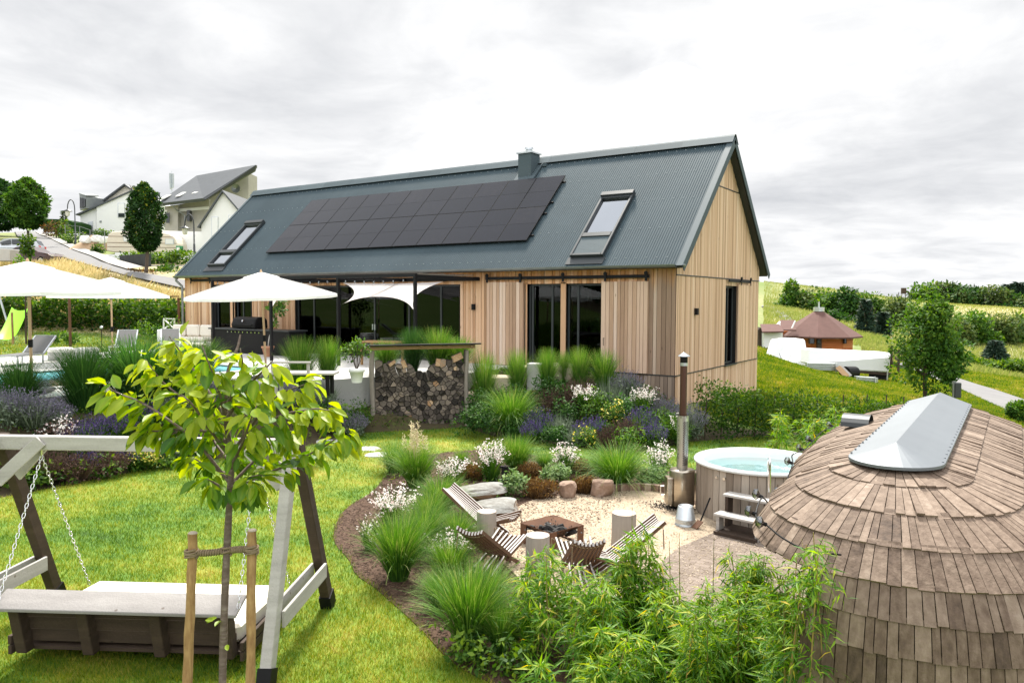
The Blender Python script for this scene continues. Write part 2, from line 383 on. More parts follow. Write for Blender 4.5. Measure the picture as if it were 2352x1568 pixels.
v = np.where((cot > .55) & (dep > 60) & (dep <= 100), .66, v); v = np.where((cot > .34) & (cot < .45) & (dep > 55) & (dep < 80), .74, v)
v = np.where((X < -21) & (X > -45) & (dep < 38.5), .38, v)
nearm = inpoly(X, Y, [(-9.2,-16),(-9.2,-8),(-4.5,.2),(.2,.2),(2.6,.3),(5.5,2),(8,0),(9,-40),(-9,-40)]); v = np.where(nearm, .12, v)
v = np.where(inpoly(X, Y, [(-24,-40),(-9.3,-40),(-9.3,-14.5),(-18,-14.5),(-24,-9)]), .34, v)
v = np.where(dep < -1, .13, v)
mb = MB(); mb.grid(np.stack([X, Y, H-.02], -1), np.clip(v, 0, 1), False)
i0 = len(az); V0 = np.stack([X, Y, H-.02], -1)           # close the seam of the fan
mb.grid(np.stack([V0[:, -1], V0[:, 0]], 1), .5)
mb.add(V0[0], [tuple(range(len(az)))], .12)
terrain = S(mb, 'ground', m_ground, True)

def strip(Lp, Rp, name, mat, n=40, m=5, off=.06, a=.5):
    def rs(P_):
        P_ = np.asarray(P_, float); L = np.concatenate([[0], np.cumsum(np.linalg.norm(np.diff(P_[:, :2], axis=0), axis=1))]); t = np.linspace(0, L[-1], n)
        return np.stack([np.interp(t, L, P_[:, 0]), np.interp(t, L, P_[:, 1])], 1)
    l, r_ = rs(Lp), rs(Rp); k = np.linspace(0, 1, m)[None, :, None]; g = l[:, None]*(1-k)+r_[:, None]*k
    g = np.concatenate([g, (h(g[..., 0], g[..., 1])+off)[..., None]], -1); mb = MB(); mb.grid(g[:, ::-1], a)
    return S(mb, name, mat, True)
def z1(x, y): return (x*.26667, 352.8+y*.26667)            # detail crop -> photo coordinates
m_asph = pm('asphalt', [(0,(.10,.10,.105)),(1,(.24,.235,.23))], .9, ns=((1.2,.5),(40.,.5)))
m_pave = pm('pavement', [(0,(.26,.25,.235)),(1,(.42,.40,.37))], .9, ns=((.8,.6),(12.,.4)))
Rr = [G(*z1(*p)) for p in [(150,655),(330,705),(480,770),(640,850),(850,930),(1000,990),(1100,1022),(1300,1060),(1640,1115)]]
Lr = [G(*z1(*p)) for p in [(60,655),(150,720),(290,800),(450,875),(600,925),(760,970),(900,1012),(1050,1060),(1200,1098),(1400,1143),(1640,1190)]]
strip(Lr, Rr, 'road', m_asph, 90, 12, .16)
Wr = [G(*z1(*p)) for p in [(150,655),(360,690),(560,770),(700,828),(860,882),(1000,928),(1120,968),(1235,1003)]]
strip(Rr[:7], Wr, 'pavement', m_pave, 60, 6, .24)
strip([G(*z1(*p)) for p in [(0,905),(0,850),(40,800),(80,760)]], [G(*z1(*p)) for p in [(420,905),(400,880),(330,840),(280,790)]], 'parking_area', m_asph, 24, 12, .13)
tl = [G(*p) for p in [(2060,838),(2120,858),(2185,884),(2250,915),(2352,962),(2480,1030)]]; tr = [G(*p) for p in [(2075,834),(2150,852),(2220,876),(2290,898),(2370,925),(2520,985)]]
strip(tl, tr, 'lane', m_asph, 50, 5, .06)
strip([G(*p) for p in [(1748,705),(1765,708),(1785,722),(1800,740),(1815,755)]], [G(*p) for p in [(1752,702),(1775,704),(1800,718),(1820,735),(1840,750)]], 'farm_track', m_asph, 24, 4, .08)

# ------------------------------------------------------------------ lower garden: lawn, mulch, gravel, brick paving
def zp(L, z=-1.3): return [tuple(Z(*p, z)[:2]) for p in L]
GRAVEL = zp([(1188,1168),(1225,1152),(1300,1140),(1400,1130),(1525,1130),(1575,1150),(1640,1190),(1760,1235)])+[(6.2,-9.4),(6.4,-11.5)]+zp([(1680,1400),(1420,1440),(1240,1400),(1190,1330),(1130,1270),(1130,1215)])
GRAVEL = [tuple(p) for p in cat(GRAVEL+[GRAVEL[0]], 5)[:-1]]
BRICK = zp([(1480,1330),(1560,1262),(1640,1228)])+[(5.,-9.),(6.4,-9.6),(6.6,-12.6)]+zp([(1720,1480),(1560,1440)])
MULCH = zp([(1150,1030),(1030,1040),(930,1055),(890,1090),(855,1130),(800,1165),(772,1205),(768,1245),(800,1285),(818,1320),(860,1350),(900,1385),(965,1445),(1020,1505),(1075,1545),(1140,1590)])+[(4.6,-15.2),(7,-15),(7.6,-12),(7.3,-9),(5.6,-6.4),(4.6,-6.2)]+zp([(1580,1085),(1450,1075),(1300,1060)])
MULCH = [tuple(p) for p in cat(MULCH+[MULCH[0]], 5)[:-1]]
def sheet(poly, z, name, mat):
    mb = MB(); s_ = sum(poly[i][0]*poly[(i+1)%len(poly)][1]-poly[(i+1)%len(poly)][0]*poly[i][1] for i in range(len(poly)))
    if s_ < 0: poly = poly[::-1]
    mb.prism(poly, z-.03, z); return S(mb, name, mat)
m_mulch = pm('mulch', [(0,(.028,.014,.008)),(.5,(.085,.045,.026)),(1,(.22,.14,.09))], .95, vw=.6, ns=((30.,.9,(1,1,1),6),(90.,.8)), bump=1.)
m_gravel = pm('gravel', [(0,(.22,.16,.105)),(.5,(.46,.365,.26)),(1,(.60,.51,.39))], .95, vw=1., ns=((.8,.25),(45.,.5),(110.,.9)), bump=.8)
sheet(MULCH, -1.285, 'mulch_bed', m_mulch); sheet(GRAVEL, -1.270, 'gravel_yard', m_gravel)
m_brick = bpy.data.materials.new('brick_paving'); m_brick.use_nodes = True; nt = m_brick.node_tree
br = nd(nt, 'ShaderNodeTexBrick', {'Vector': nd(nt, 'ShaderNodeTexCoord').outputs['Object'], 'Color1': (.15,.115,.09,1), 'Color2': (.22,.175,.145,1), 'Mortar': (.12,.09,.06,1), 'Scale': 1., 'Mortar Size': .006, 'Brick Width': .2, 'Row Height': .1})
nt.links.new(br.outputs[0], nt.nodes['Principled BSDF'].inputs['Base Color']); nt.nodes['Principled BSDF'].inputs['Roughness'].default_value = .9
sheet(BRICK, -1.262, 'brick_paving', m_brick)
# loose pebbles and bark chips: too many to count
def chips(poly, N, L, w, z, name, mat, label, seed):
    r = np.random.default_rng(seed); p = np.array(poly); lo, hi = p.min(0), p.max(0)
    q = r.uniform(lo, hi, (N*3, 2)); q = q[inpoly(q[:, 0], q[:, 1], poly)][:N]; n_ = len(q)
    c = np.concatenate([q, np.full((n_, 1), z)+r.random((n_, 1))*.015], 1); d = rdir(n_, -.25, .35, r); nn = unit(rdir(n_, .2, 1, r)+A(0,0,1))
    mb = MB(); mb.arr(quadleaf(c, d, nn, L*r.uniform(.5, 1.3, n_), w*r.uniform(.6, 1.3, n_)), r.random(n_))
    return W(mb, name, mat, label, 'ground cover', kind='stuff')
def shrinkdist(q, poly, d): return inpoly(q[:,0], q[:,1], poly) & (pdist(q[:,0], q[:,1], poly) > d)
chips([p for p in MULCH if p[0] < 3.6 and p[1] < -8.6 or p[0] < 1.8], 26000, .05, .018, -1.28, 'bark_chips', m_mulch, 'brown bark mulch covering the curved planting bed', 3)
chips(GRAVEL, 16000, .022, .018, -1.268, 'pebbles', m_gravel, 'fine beige pebbles covering the fire pit yard', 4)

m_lawn = pm('lawn', [(0,(.016,.06,.004)),(.38,(.07,.155,.005)),(.66,(.17,.22,.010)),(1,(.38,.30,.07))], .9, vw=.6, ns=((.35,1.0),(1.6,.8),(7.,.4)), bump=.5)
LAWN = [(-5.,-33),(-6.1,-20),(-6.35,-13.8),(-6.35,-10.5),(-5.6,-8.7),(-5.8,-5.9),(-4.2,-3.85),(-2.9,-4.45),(.2,-4.5),(1.0,-4.1),(1.3,-2.5),(2.4,-.8),(4.6,1.),(7.8,.8),(9.8,-6),(10.2,-16),(9.8,-33)]
sheet(LAWN, -1.297, 'lawn', m_lawn)
m_blade = pm('grass_blade', [(0,(.014,.062,.004)),(.36,(.075,.168,.005)),(.61,(.205,.25,.010)),(.9,(.40,.33,.075)),(1,(.50,.39,.14))], .75, vw=.6, ns=((.35,1.1),(1.6,.9)), trans=.3, spec=.25)
def turf(N, dmin, dmax, lmin, lmax, hgt, wid, keep, seed, pw=1.):
    r = np.random.default_rng(seed); u = r.random(N); dd = (dmin**(1-pw+1e-9)+u*(dmax**(1-pw+1e-9)-dmin**(1-pw+1e-9)))**(1/(1-pw+1e-9)) if pw != 1 else dmin*(dmax/dmin)**u
    la = r.uniform(lmin, lmax, N)*dd; x = CAM[0]+FW[0]*dd+RT[0]*la; y = CAM[1]+FW[1]*dd+RT[1]*la
    k = keep(x, y); x, y, dd = x[k], y[k], dd[k]; z = h(x, y); n_ = len(x)
    t = r.uniform(0, 2*PI, n_); lean = r.normal(0, .45, (n_, 2)); hh = hgt*r.uniform(.55, 1.25, n_)*(1+.012*dd); w_ = wid*(.5+dd/16)
    s_ = np.stack([np.cos(t)*w_/2, np.sin(t)*w_/2, np.zeros(n_)], 1); c = np.stack([x, y, z-.005], 1)
    tip = c+np.stack([lean[:, 0]*hh, lean[:, 1]*hh, hh], 1); return np.stack([c-s_, c+s_, tip], 1), r.random(n_)
LK = [p for p in LAWN]
def klawn(x, y): return inpoly(x, y, LK) & ~(inpoly(x, y, MULCH) & (pdist(x, y, MULCH) > .04)) & ~inpoly(x, y, GRAVEL) & ~((x > 5.6) & (y < -8.6))
mb = MB(); mb.arr(*turf(560000, 4.6, 21, -1.05, .55, .052, .0075, klawn, 21)); W(mb, 'lawn_grass', m_blade, 'short sunlit lawn grass around the fire pit garden', 'grass', kind='stuff')
LANE = [tuple(p[:2]) for p in tl]+[tuple(p[:2]) for p in tr[::-1]]
def kright(x, y): return ~inpoly(x, y, LANE) & (((x > .3) & ((y > .6+.0*x) | (x > 5))) | ((y > 8.1) & (x > -12))) & ~inpoly(x, y, LK) & ~((x > 4.9) & (x < 9.3) & (y < -8.5))
mb = MB(); mb.arr(*turf(330000, 15, 52, .16, .72, .085, .018, kright, 22)); W(mb, 'bank_grass', m_blade, 'bright mown grass on the bank beside the gable', 'grass', kind='stuff')
def kup(x, y): return ((x < -21.2) | (y < -14.2)) & (x > -45) & ~inpoly(x, y, LOWER)
mb = MB(); mb.arr(*turf(130000, 9, 42, -1.2, -.3, .06, .014, kup, 23)); W(mb, 'upper_grass', m_blade, 'mown lawn between the pool terrace and the hedge', 'grass', kind='stuff')
m_straw = pm('straw', [(0,(.20,.25,.06)),(.35,(.42,.37,.17)),(1,(.68,.57,.34))], .85, vw=.6, ns=((.25,.9),), trans=.4)
rx = np.array(Lr)[:, :2]; rpoly = [tuple(p) for p in rx]+[(-26,14)]
def kmead(x, y):
    dd = (x-CAM[0])*FW[0]+(y-CAM[1])*FW[1]; la = (x-CAM[0])*RT[0]+(y-CAM[1])*RT[1]; px = CX+FPX*la/dd; py = CY-FPX*((h(x, y)-CAM[2])/dd+.055)
    lim = np.interp(px, [-200, 0, 60, 144, 240, 293, 424], [600, 592, 590, 594, 622, 639, 670]); return (py-.62*FPX/dd > lim) & (dd > 39.5) & (px < 425)
def stalks(x, y, hgt, wid, r):
    n_ = len(x); t = r.uniform(0, 2*PI, n_); z = h(x, y)-.03; hh = hgt*r.uniform(.5, 1.2, n_); l = r.normal(.12, .22, (n_, 2))
    s_ = np.stack([np.cos(t), np.sin(t), 0*t], 1)*wid/2; c = np.stack([x, y, z], 1); m_ = c+np.stack([l[:,0]*hh*.4, l[:,1]*hh*.4, hh*.62], 1); e = c+np.stack([l[:,0]*hh, l[:,1]*hh, hh], 1)
    return np.stack([c-s_*.6, c+s_*.6, m_+s_, e, m_-s_], 1)
r_ = np.random.default_rng(31); N = 70000; dd = 39*(66/39)**r_.random(N); la = r_.uniform(-.80, -.42, N)*dd; x = CAM[0]+FW[0]*dd+RT[0]*la; y = CAM[1]+FW[1]*dd+RT[1]*la
k = kmead(x, y); x, y = x[k], y[k]; mb = MB(); mb.arr(stalks(x, y, .75, .035, r_), r_.random(len(x))); W(mb, 'meadow_grass', m_straw, 'tall dry straw coloured meadow grass on the slope below the road', 'grass', kind='stuff')
N = 60000; dd = 52*(180/52)**r_.random(N); la = r_.uniform(.33, .72, N)*dd; x = CAM[0]+FW[0]*dd+RT[0]*la; y = CAM[1]+FW[1]*dd+RT[1]*la
k = ~((la/dd < .46) & (dd < 60)); x, y = x[k], y[k]; mb = MB(); mb.arr(stalks(x, y, .38, .07, r_), np.clip(r_.random(len(x))+.0*x, 0, 1)); m_field = pm('field_grass', [(0,(.13,.20,.035)),(.5,(.24,.28,.07)),(1,(.44,.40,.16))], .9, vw=.5, ns=((.05,.9),(.4,.4)), trans=.3); W(mb, 'field_grass', m_field, 'rough field grass on the far hillside to the right', 'grass', kind='stuff')
# ------------------------------------------------------------------ shared materials
def wood(name, stops, grain=(60,60,2.2), gw=.5, vw=.8, ns=(), top=None, rough=.8, bump=.25):
    m = pm(name, stops, rough, vw=vw, ns=tuple(ns)+((1., gw, grain, 5),), bump=bump); nt = m.node_tree; b = nt.nodes['Principled BSDF']
    src = b.inputs['Base Color'].links[0].from_socket
    vo = nd(nt, 'ShaderNodeTexVoronoi', {'Vector': nd(nt, 'ShaderNodeMapping', {'Vector': nd(nt, 'ShaderNodeTexCoord').outputs['Object'], 'Scale': tuple(4.2*(g/max(grain))**.35 for g in grain)}).outputs[0], 'Scale': 1.}).outputs['Distance']
    kn = ramp(nt, vo, [(.035, (.38,.30,.24)), (.075, (1,1,1))])   # knots
    mx = nd(nt, 'ShaderNodeMixRGB', {0: .8, 1: src, 2: kn}, blend_type='MULTIPLY'); src = mx.outputs[0]
    if top:                                   # fresher, less weathered wood sheltered by the eave
        z_ = nd(nt, 'ShaderNodeSeparateXYZ', {0: nd(nt, 'ShaderNodeTexCoord').outputs['Object']}).outputs[2]
        f = math_(nt, 'ADD', math_(nt, 'MULTIPLY', math_(nt, 'SUBTRACT', z_, top[0]), 1/(top[1]-top[0])), math_(nt, 'MULTIPLY', math_(nt, 'SUBTRACT', noise(nt, 1., 3, .6, (9, 9, .6)), .5), 1.6), True)
        src = nd(nt, 'ShaderNodeMixRGB', {0: math_(nt, 'MULTIPLY', f, .85), 1: src, 2: C4(top[2])}, blend_type='MIX').outputs[0]
    nt.links.new(src, b.inputs['Base Color']); return m
m_front = wood('larch_front', [(0,(.27,.155,.085)),(.3,(.49,.285,.16)),(.6,(.66,.415,.25)),(1,(.73,.53,.38))], (70,70,2.), .45, .85, ((.35,.55,(1,1,.5)),), (2.3,3.1,(.62,.26,.06)))
m_low = wood('larch_weathered', [(0,(.15,.11,.085)),(.4,(.27,.20,.15)),(.8,(.36,.29,.23)),(1,(.43,.33,.23))], (70,70,2.), .5, .8)
m_corner = wood('larch_corner', [(0,(.20,.13,.085)),(.4,(.35,.24,.165)),(.8,(.47,.35,.26)),(1,(.55,.44,.35))], (70,70,2.), .5, .9, (), (2.4,3.1,(.55,.25,.07)))
m_gable = wood('larch_gable', [(0,(.36,.22,.13)),(.4,(.63,.415,.265)),(.75,(.75,.53,.365)),(1,(.80,.63,.48))], (80,80,1.6), .4, .75, ((.3,.5,(1,1,.3)),))
m_shut = wood('larch_shutter', [(0,(.29,.18,.115)),(.4,(.50,.33,.22)),(.8,(.64,.465,.345)),(1,(.70,.56,.46))], (70,70,2.), .5, .9, ((.4,.4,(1,1,.4)),))
m_grey = wood('grey_timber', [(0,(.23,.215,.20)),(.5,(.42,.40,.375)),(1,(.58,.56,.53))], (50,50,50), .3, .6, ((1.,.8,(1.5,1.5,14)),))
m_grey2 = wood('dull_grey_timber', [(0,(.13,.12,.115)),(.5,(.25,.235,.225)),(1,(.36,.345,.33))], (50,50,50), .3, .6, ((1.,.9,(1.5,1.5,14)),))
m_brown = wood('brown_timber', [(0,(.018,.011,.007)),(.5,(.05,.031,.02)),(1,(.105,.07,.046))], (40,40,40), .3, .6, ((1.,.7,(2,2,14)),))
m_post = wood('round_timber', [(0,(.07,.038,.018)),(.35,(.27,.15,.062)),(.6,(.38,.23,.10)),(1,(.52,.35,.18))], (30,30,3), .7, .5, ((9.,.6),(40.,.7,(1,1,.25))))
m_dark = pm('anthracite_steel', [(0,(.018,.022,.025)),(1,(.04,.047,.052))], .45, vw=.3, ns=((2.,.6),))
m_black = pm('black_steel', (.008,.008,.009), .55, spec=.2)
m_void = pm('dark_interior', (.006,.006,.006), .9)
m_roof = pm('corrugated_steel', [(0,(.032,.050,.060)),(.5,(.046,.070,.083)),(1,(.065,.093,.107))], .62, .05, ns=((.5,.9),(6.,.3),(1.,.35,(14,.5,.5))), spec=.18)
m_trim = pm('roof_trim', [(0,(.055,.078,.090)),(1,(.085,.113,.127))], .62, ns=((.8,.8),), spec=.2)
m_zinc = pm('zinc', [(0,(.16,.18,.18)),(1,(.32,.34,.34))], .4, .6, ns=((2.,.8),))
m_steel = pm('stainless_steel', [(0,(.32,.27,.21)),(1,(.60,.55,.47))], .28, 1., ns=((1.,.7,(3,3,40)),))
m_chrome = pm('chrome', (.75,.76,.77), .12, 1.)
m_galv = pm('galvanised_steel', [(0,(.42,.45,.47)),(1,(.66,.70,.72))], .35, .85, ns=((8.,.8),))
m_white = pm('white_fabric', [(0,(.80,.79,.76)),(1,(.88,.875,.86))], .85, ns=((1.5,.8),), trans=.12)
m_cream = pm('cream_cushion', [(0,(.66,.61,.52)),(1,(.82,.78,.70))], .9, ns=((2.,.7),))
m_render = pm('white_render', [(0,(.76,.76,.76)),(1,(.87,.87,.87))], .9, ns=((.6,.7),(20.,.2)))
m_conc = pm('concrete', [(0,(.30,.30,.29)),(.5,(.46,.455,.44)),(1,(.60,.59,.565))], .85, ns=((1.2,.7),(14.,.35)), bump=.2)
m_terra = pm('terracotta', [(0,(.34,.15,.08)),(1,(.52,.28,.17))], .85, ns=((6.,.8),))
m_cells = pm('solar_cells', [(0,(.003,.004,.008)),(.6,(.006,.007,.013)),(1,(.022,.020,.024))], .13, 0., .7, ns=((5.,.5),(160.,.7)), spec=.27)
m_red = pm('red', (.55,.02,.012), .6)
def glassmat(name, tint, ior=1.52, rough=.01, add=.02):
    m = bpy.data.materials.new(name); m.use_nodes = True; nt = m.node_tree; nt.nodes.remove(nt.nodes['Principled BSDF'])
    fr = nd(nt, 'ShaderNodeFresnel', {'IOR': ior}).outputs[0]
    mx = nd(nt, 'ShaderNodeMixShader', {0: math_(nt, 'ADD', fr, add, True), 1: nd(nt, 'ShaderNodeBsdfTransparent', {'Color': C4(tint)}).outputs[0], 2: nd(nt, 'ShaderNodeBsdfGlossy', {'Color': (.55,.58,.62,1), 'Roughness': rough}).outputs[0]})
    nt.links.new(mx.outputs[0], nt.nodes['Material Output'].inputs['Surface']); return m
m_glass = glassmat('window_glass', (.26,.28,.27), 1.42, add=.0); m_skyglass = glassmat('skylight_glass', (.3,.33,.35), add=.62); m_bulb = glassmat('bulb_glass', (.85,.85,.8), add=.25)

# ------------------------------------------------------------------ the timber house
L_, W_, HH, ZR = 22.2, 7.77, 3.8855, 6.985
SLP = 3.985/4.1355; ZW = 3.0+.25*SLP; nlen = math.hypot(3.985, 4.1355)
RN = A(0, -3.985/nlen, 4.1355/nlen); RE = A(0, 4.1355/nlen, 3.985/nlen)
def rp(x, s, n=0.): return A(x, -.25+s*4.1355, 3.0+s*3.985)+RN*n
def onpl(px, py, p0, n): d = ray(px, py); return CAM+d*(((A(*p0)-CAM)@A(*n))/(d@A(*n)))
house = T('timber_house', 'long timber clad house under a steep dark corrugated roof with solar panels', 'house')
OPN = [(-20.15,-19.12,0,2.6),(-18.85,-17.85,0,2.6),(-15.2,-7.36,0,2.52),(-4.75,-3.57,0,2.51),(-3.40,-2.20,0,2.51)]
def boards(mb, a0, a1, zf, pt, nrm, wid, gap, opn, rs, depth=.022, zlo=0.):
    """vertical boards from coordinate a0 to a1 on a wall; zf(a)->top; pt(a,z)->point; opn: openings"""
    a = a0
    while a < a1-.01:
        w = min(wid*rs.uniform(.8, 1.25), a1-a); c = a+w/2; segs = [(zlo, zf(c))]
        for o in opn:
            if o[0]-w*.5 < c < o[1]+w*.5:
                segs = [q for s_ in segs for q in ((s_[0], min(s_[1], o[2])), (max(s_[0], o[3]), s_[1])) if q[1]-q[0] > .02]
        dp = depth*rs.choice([.55, 1., 1.]); vv = rs.random()
        for s0, s1 in segs:
            tl_, tr_ = (zf(a)-zf(c)+s1, zf(a+w-gap)-zf(c)+s1) if abs(s1-zf(c)) < 1e-6 else (s1, s1)
            if min(tl_, tr_) <= s0+.01: continue
            V = [pt(a, s0), pt(a+w-gap, s0), pt(a+w-gap, tr_), pt(a, tl_)]; V = V+[k+nrm*dp for k in V]
            mb.add(V, [(4,5,6,7),(0,1,5,4),(1,2,6,5),(2,3,7,6),(3,0,4,7)], vv)
        a += w
rs = random.Random(5); FY = A(0,-1,0)
# masonry core behind the boards with the same openings
mb = MB()
xs = sorted(set([-L_+.02, -.02]+[o[0] for o in OPN]+[o[1] for o in OPN]))
for a, b in zip(xs[:-1], xs[1:]):
    z1_ = [o for o in OPN if o[0] <= (a+b)/2 <= o[1]]
    if z1_: mb.b6(a, b, .005, .3, z1_[0][3], ZW-.05); mb.b6(a, b, .005, .3, -1.4, -.05)
    else: mb.b6(a, b, .005, .3, -1.4, ZW-.05)
mb.b6(-L_+.02, -.02, W_-.3, W_-.01, -1.4, ZW-.05); mb.b6(-L_+.01, -L_+.3, .301, W_-.301, -1.4, ZW-.05)
mb.b6(-.3, -.01, .301, 4.12, -1.4, ZW-.05); mb.b6(-.3, -.01, 5.25, W_-.301, -1.4, ZW-.05); mb.b6(-.3, -.01, 4.12, 5.25, 2.5, ZW-.05); mb.b6(-.3, -.01, 4.12, 5.25, -1.4, -.03)
for x in (-L_+.05, -.03): mb.ext([(0,ZW-.05),(W_,ZW-.05),(HH,ZR-.2)], (x,0,0), (0,1,0), (0,0,1), (-1,0,0), .02)
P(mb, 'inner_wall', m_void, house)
mb = MB(); boards(mb, -L_, -.78, lambda a: ZW-.02, lambda a, z: A(a, 0, z), FY, .118, .013, [(o[0],o[1],-9,o[3]) for o in OPN], rs, .03)
P(mb, 'front_wall', m_front, house)
mb = MB(); boards(mb, -.78, 0, lambda a: ZW-.02, lambda a, z: A(a, 0, z), FY, .125, .013, [], rs, .03); P(mb, 'front_wall', m_corner, house, label='greyer weathered boards at the right corner of the front')
mb = MB(); boards(mb, -6, 0, lambda a: -.035, lambda a, z: A(a, -.002, z), FY, .115, .012, [], rs, zlo=-1.5); P(mb, 'front_plinth', m_low, house, label='grey weathered boards below the floor line')
gz = lambda y: 3.0+(min(y, W_-y)+.25)*SLP-.03
GX = A(1,0,0); mb = MB(); po = [(4.12,5.25,0,2.5)]
boards(mb, 0, W_, lambda a: 2.70, lambda a, z: A(0, a, z), GX, .066, .0095, po, rs, .018)
boards(mb, 0, W_, lambda a: min(5.48, gz(a)), lambda a, z: A(.004, a, z), GX, .066, .0095, [], rs, .018, 2.735)
boards(mb, 2.6, 5.2, gz, lambda a, z: A(.006, a, z), GX, .066, .0095, [], rs, .018, 5.515)
P(mb, 'gable_wall', m_gable, house)
mb = MB(); boards(mb, 0, W_, lambda a: -.03, lambda a, z: A(.002, a, z), GX, .066, .0095, [], rs, .018, -1.6); P(mb, 'gable_plinth', m_gable, house)
mb = MB()
for z_, y0, y1 in ((2.705, -.02, W_+.02), (5.485, 2.58, 5.2), (-.028, -.02, W_)): mb.b6(.003, .034, y0, y1, z_, z_+.026)
mb.b6(-6, .03, -.034, -.003, -.03, -.004); P(mb, 'joint_trim', m_dark, house)
mb = MB(); boards(mb, .0, W_, lambda a: ZW, lambda a, z: A(-L_, a, z), A(-1,0,0), .12, .006, [], rs); boards(mb, -L_, 0, lambda a: ZW, lambda a, z: A(a, W_, z), A(0,1,0), .12, .006, [], rs); P(mb, 'rear_wall', m_front, house)
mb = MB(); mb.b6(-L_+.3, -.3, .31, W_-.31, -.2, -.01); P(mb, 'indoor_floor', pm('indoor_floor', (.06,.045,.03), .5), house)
mb = MB()
for x in (-17.5, -15.4, -5.6, -2.9): mb.b6(x-.06, x+.06, .5, W_-.32, 0, ZW-.1)
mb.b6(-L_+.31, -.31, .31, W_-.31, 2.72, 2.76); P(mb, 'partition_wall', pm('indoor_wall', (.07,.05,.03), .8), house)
# roof
px_ = np.arange(-L_-.25, .29, .0127); am = .0095*np.sin(px_*2*PI/.0762)
mb = MB(); rows = []
for s_ in (-.012, .3, .6, .985): rows.append(np.array([rp(x, s_, .02+d) for x, d in zip(px_, am)]))
mb.grid(np.array(rows), .5)
q = np.array(rows[0]); q2 = np.array(rows[-1]); fl = lambda V: np.stack([V[:,0], W_-V[:,1], V[:,2]], 1)
mb.grid(np.array([fl(q2), fl(q)]), .5); roof = P(mb, 'roof', m_roof, house, True)
mb = MB()
for s0, s1, fn in ((-.01, .99, lambda p: p), (-.01, .99, lambda p: A(p[0], W_-p[1], p[2]))):
    V = [fn(rp(x, s_, n)) for n in (-.10, -.005) for x, s_ in ((-L_-.24, s0), (.24, s0), (.24, s1), (-L_-.24, s1))]; mb.hexa(V)
P(mb, 'roof_deck', m_dark, house)
for fn in (lambda p: p, lambda p: A(p[0], W_-p[1], p[2])):
    for x0, x1, xe in ((-L_-.30, -L_-.16, -L_-.31), (.12, .30, .285)):
        mb = MB(); mb.hexa([fn(rp(x, s_, n)) for n in (.032, .05) for x, s_ in ((x0, -.02), (x1, -.02), (x1, 1.0), (x0, 1.0))])
        x = xe; mb.hexa([fn(rp(xx, s_, n)) for n in (-.16, .048) for xx, s_ in ((x, -.02), (x+.022, -.02), (x+.022, .998), (x, .998))]); P(mb, 'verge_trim', m_trim, roof)
mb = MB(); pr_ = [(-.30, -.235), (-.11, -.02), (-.05, .035), (.05, .035), (.11, -.02), (.30, -.235)]; seg = np.arange(-L_-.31, .34, 1.63)
for i, x in enumerate(seg):
    x1 = min(x+1.64, .31); e = .003*(i % 2)
    mb.grid(np.array([[(xx, HH+y, ZR+z+.085+e) for y, z in pr_] for xx in (x, x1)]), rnd.random())
P(mb, 'ridge_cap', m_trim, roof)
mb = MB()
for s_ in (.045, .27, .5, .73, .93):
    for x in np.arange(-L_, .05, .305): mb.box(rp(x, s_, .036), (.018,.018,.012), a=1)
P(mb, 'roof_screw', m_galv, roof)['kind'] = 'stuff'
mb = MB(); t = np.linspace(PI, 2*PI, 9); c0 = A(0, -.33, 2.985)
g = np.array([[(x, c0[1]+.085*math.cos(k), c0[2]+.085*math.sin(k)) for k in t] for x in np.arange(-L_-.3, .36, 1.19)]); mb.grid(g)
for x in (-L_-.3, .34): mb.ext([(.084*math.cos(k), .084*math.sin(k)) for k in t], (x, c0[1], c0[2]), (0,1,0), (0,0,1), (1,0,0), .006)
for x in np.arange(-L_, .3, 1.9): mb.tube([(x, c0[1]+.09*math.cos(k), c0[2]+.09*math.sin(k)) for k in t], .008, 4)
P(mb, 'gutter', m_zinc, house, True)
mb = MB(); mb.tube([(-L_-.18,-.33,2.9),(-L_-.18,-.31,2.78),(-L_-.06,-.12,2.55),(-L_-.06,-.12,2.4),(-L_-.06,-.12,-.1)], .05, 10); P(mb, 'downpipe', m_zinc, house, True)
# chimney
zt = onpl(1190.7, 354, (0,3.15,0), (0,1,0))[2]; cx0, cx1, cy0, cy1 = -7.17, -6.63, 3.15, 3.72
mb = MB(); mb.b6(cx0, cx1, cy0, cy1, 5.9, zt); ch = P(mb, 'chimney', m_trim, roof)
mb = MB(); mb.b6(cx0-.05, cx1+.05, cy0-.05, cy1+.05, zt, zt+.05); mb.lathe(((cx0+cx1)/2, (cy0+cy1)/2, zt+.05), [(.12,0),(.12,.1),(.16,.11),(.15,.19),(.05,.22)], 14); P(mb, 'chimney_cap', m_galv, roof)
mb = MB(); V = [rp(x, s_, n) for n in (.03, .045) for x, s_ in ((cx0-.12, .775), (cx1+.2, .775), (cx1+.2, .97), (cx0-.12, .97))]; mb.hexa(V)
mb.bar(rp(cx1+.2, .78, .07), rp(cx1+.2, .97, .07), .03, .06, .5, RN); mb.box(rp(cx1+.32, .93, .06), (.16,.1,.1)); P(mb, 'chimney_flashing', m_trim, roof)
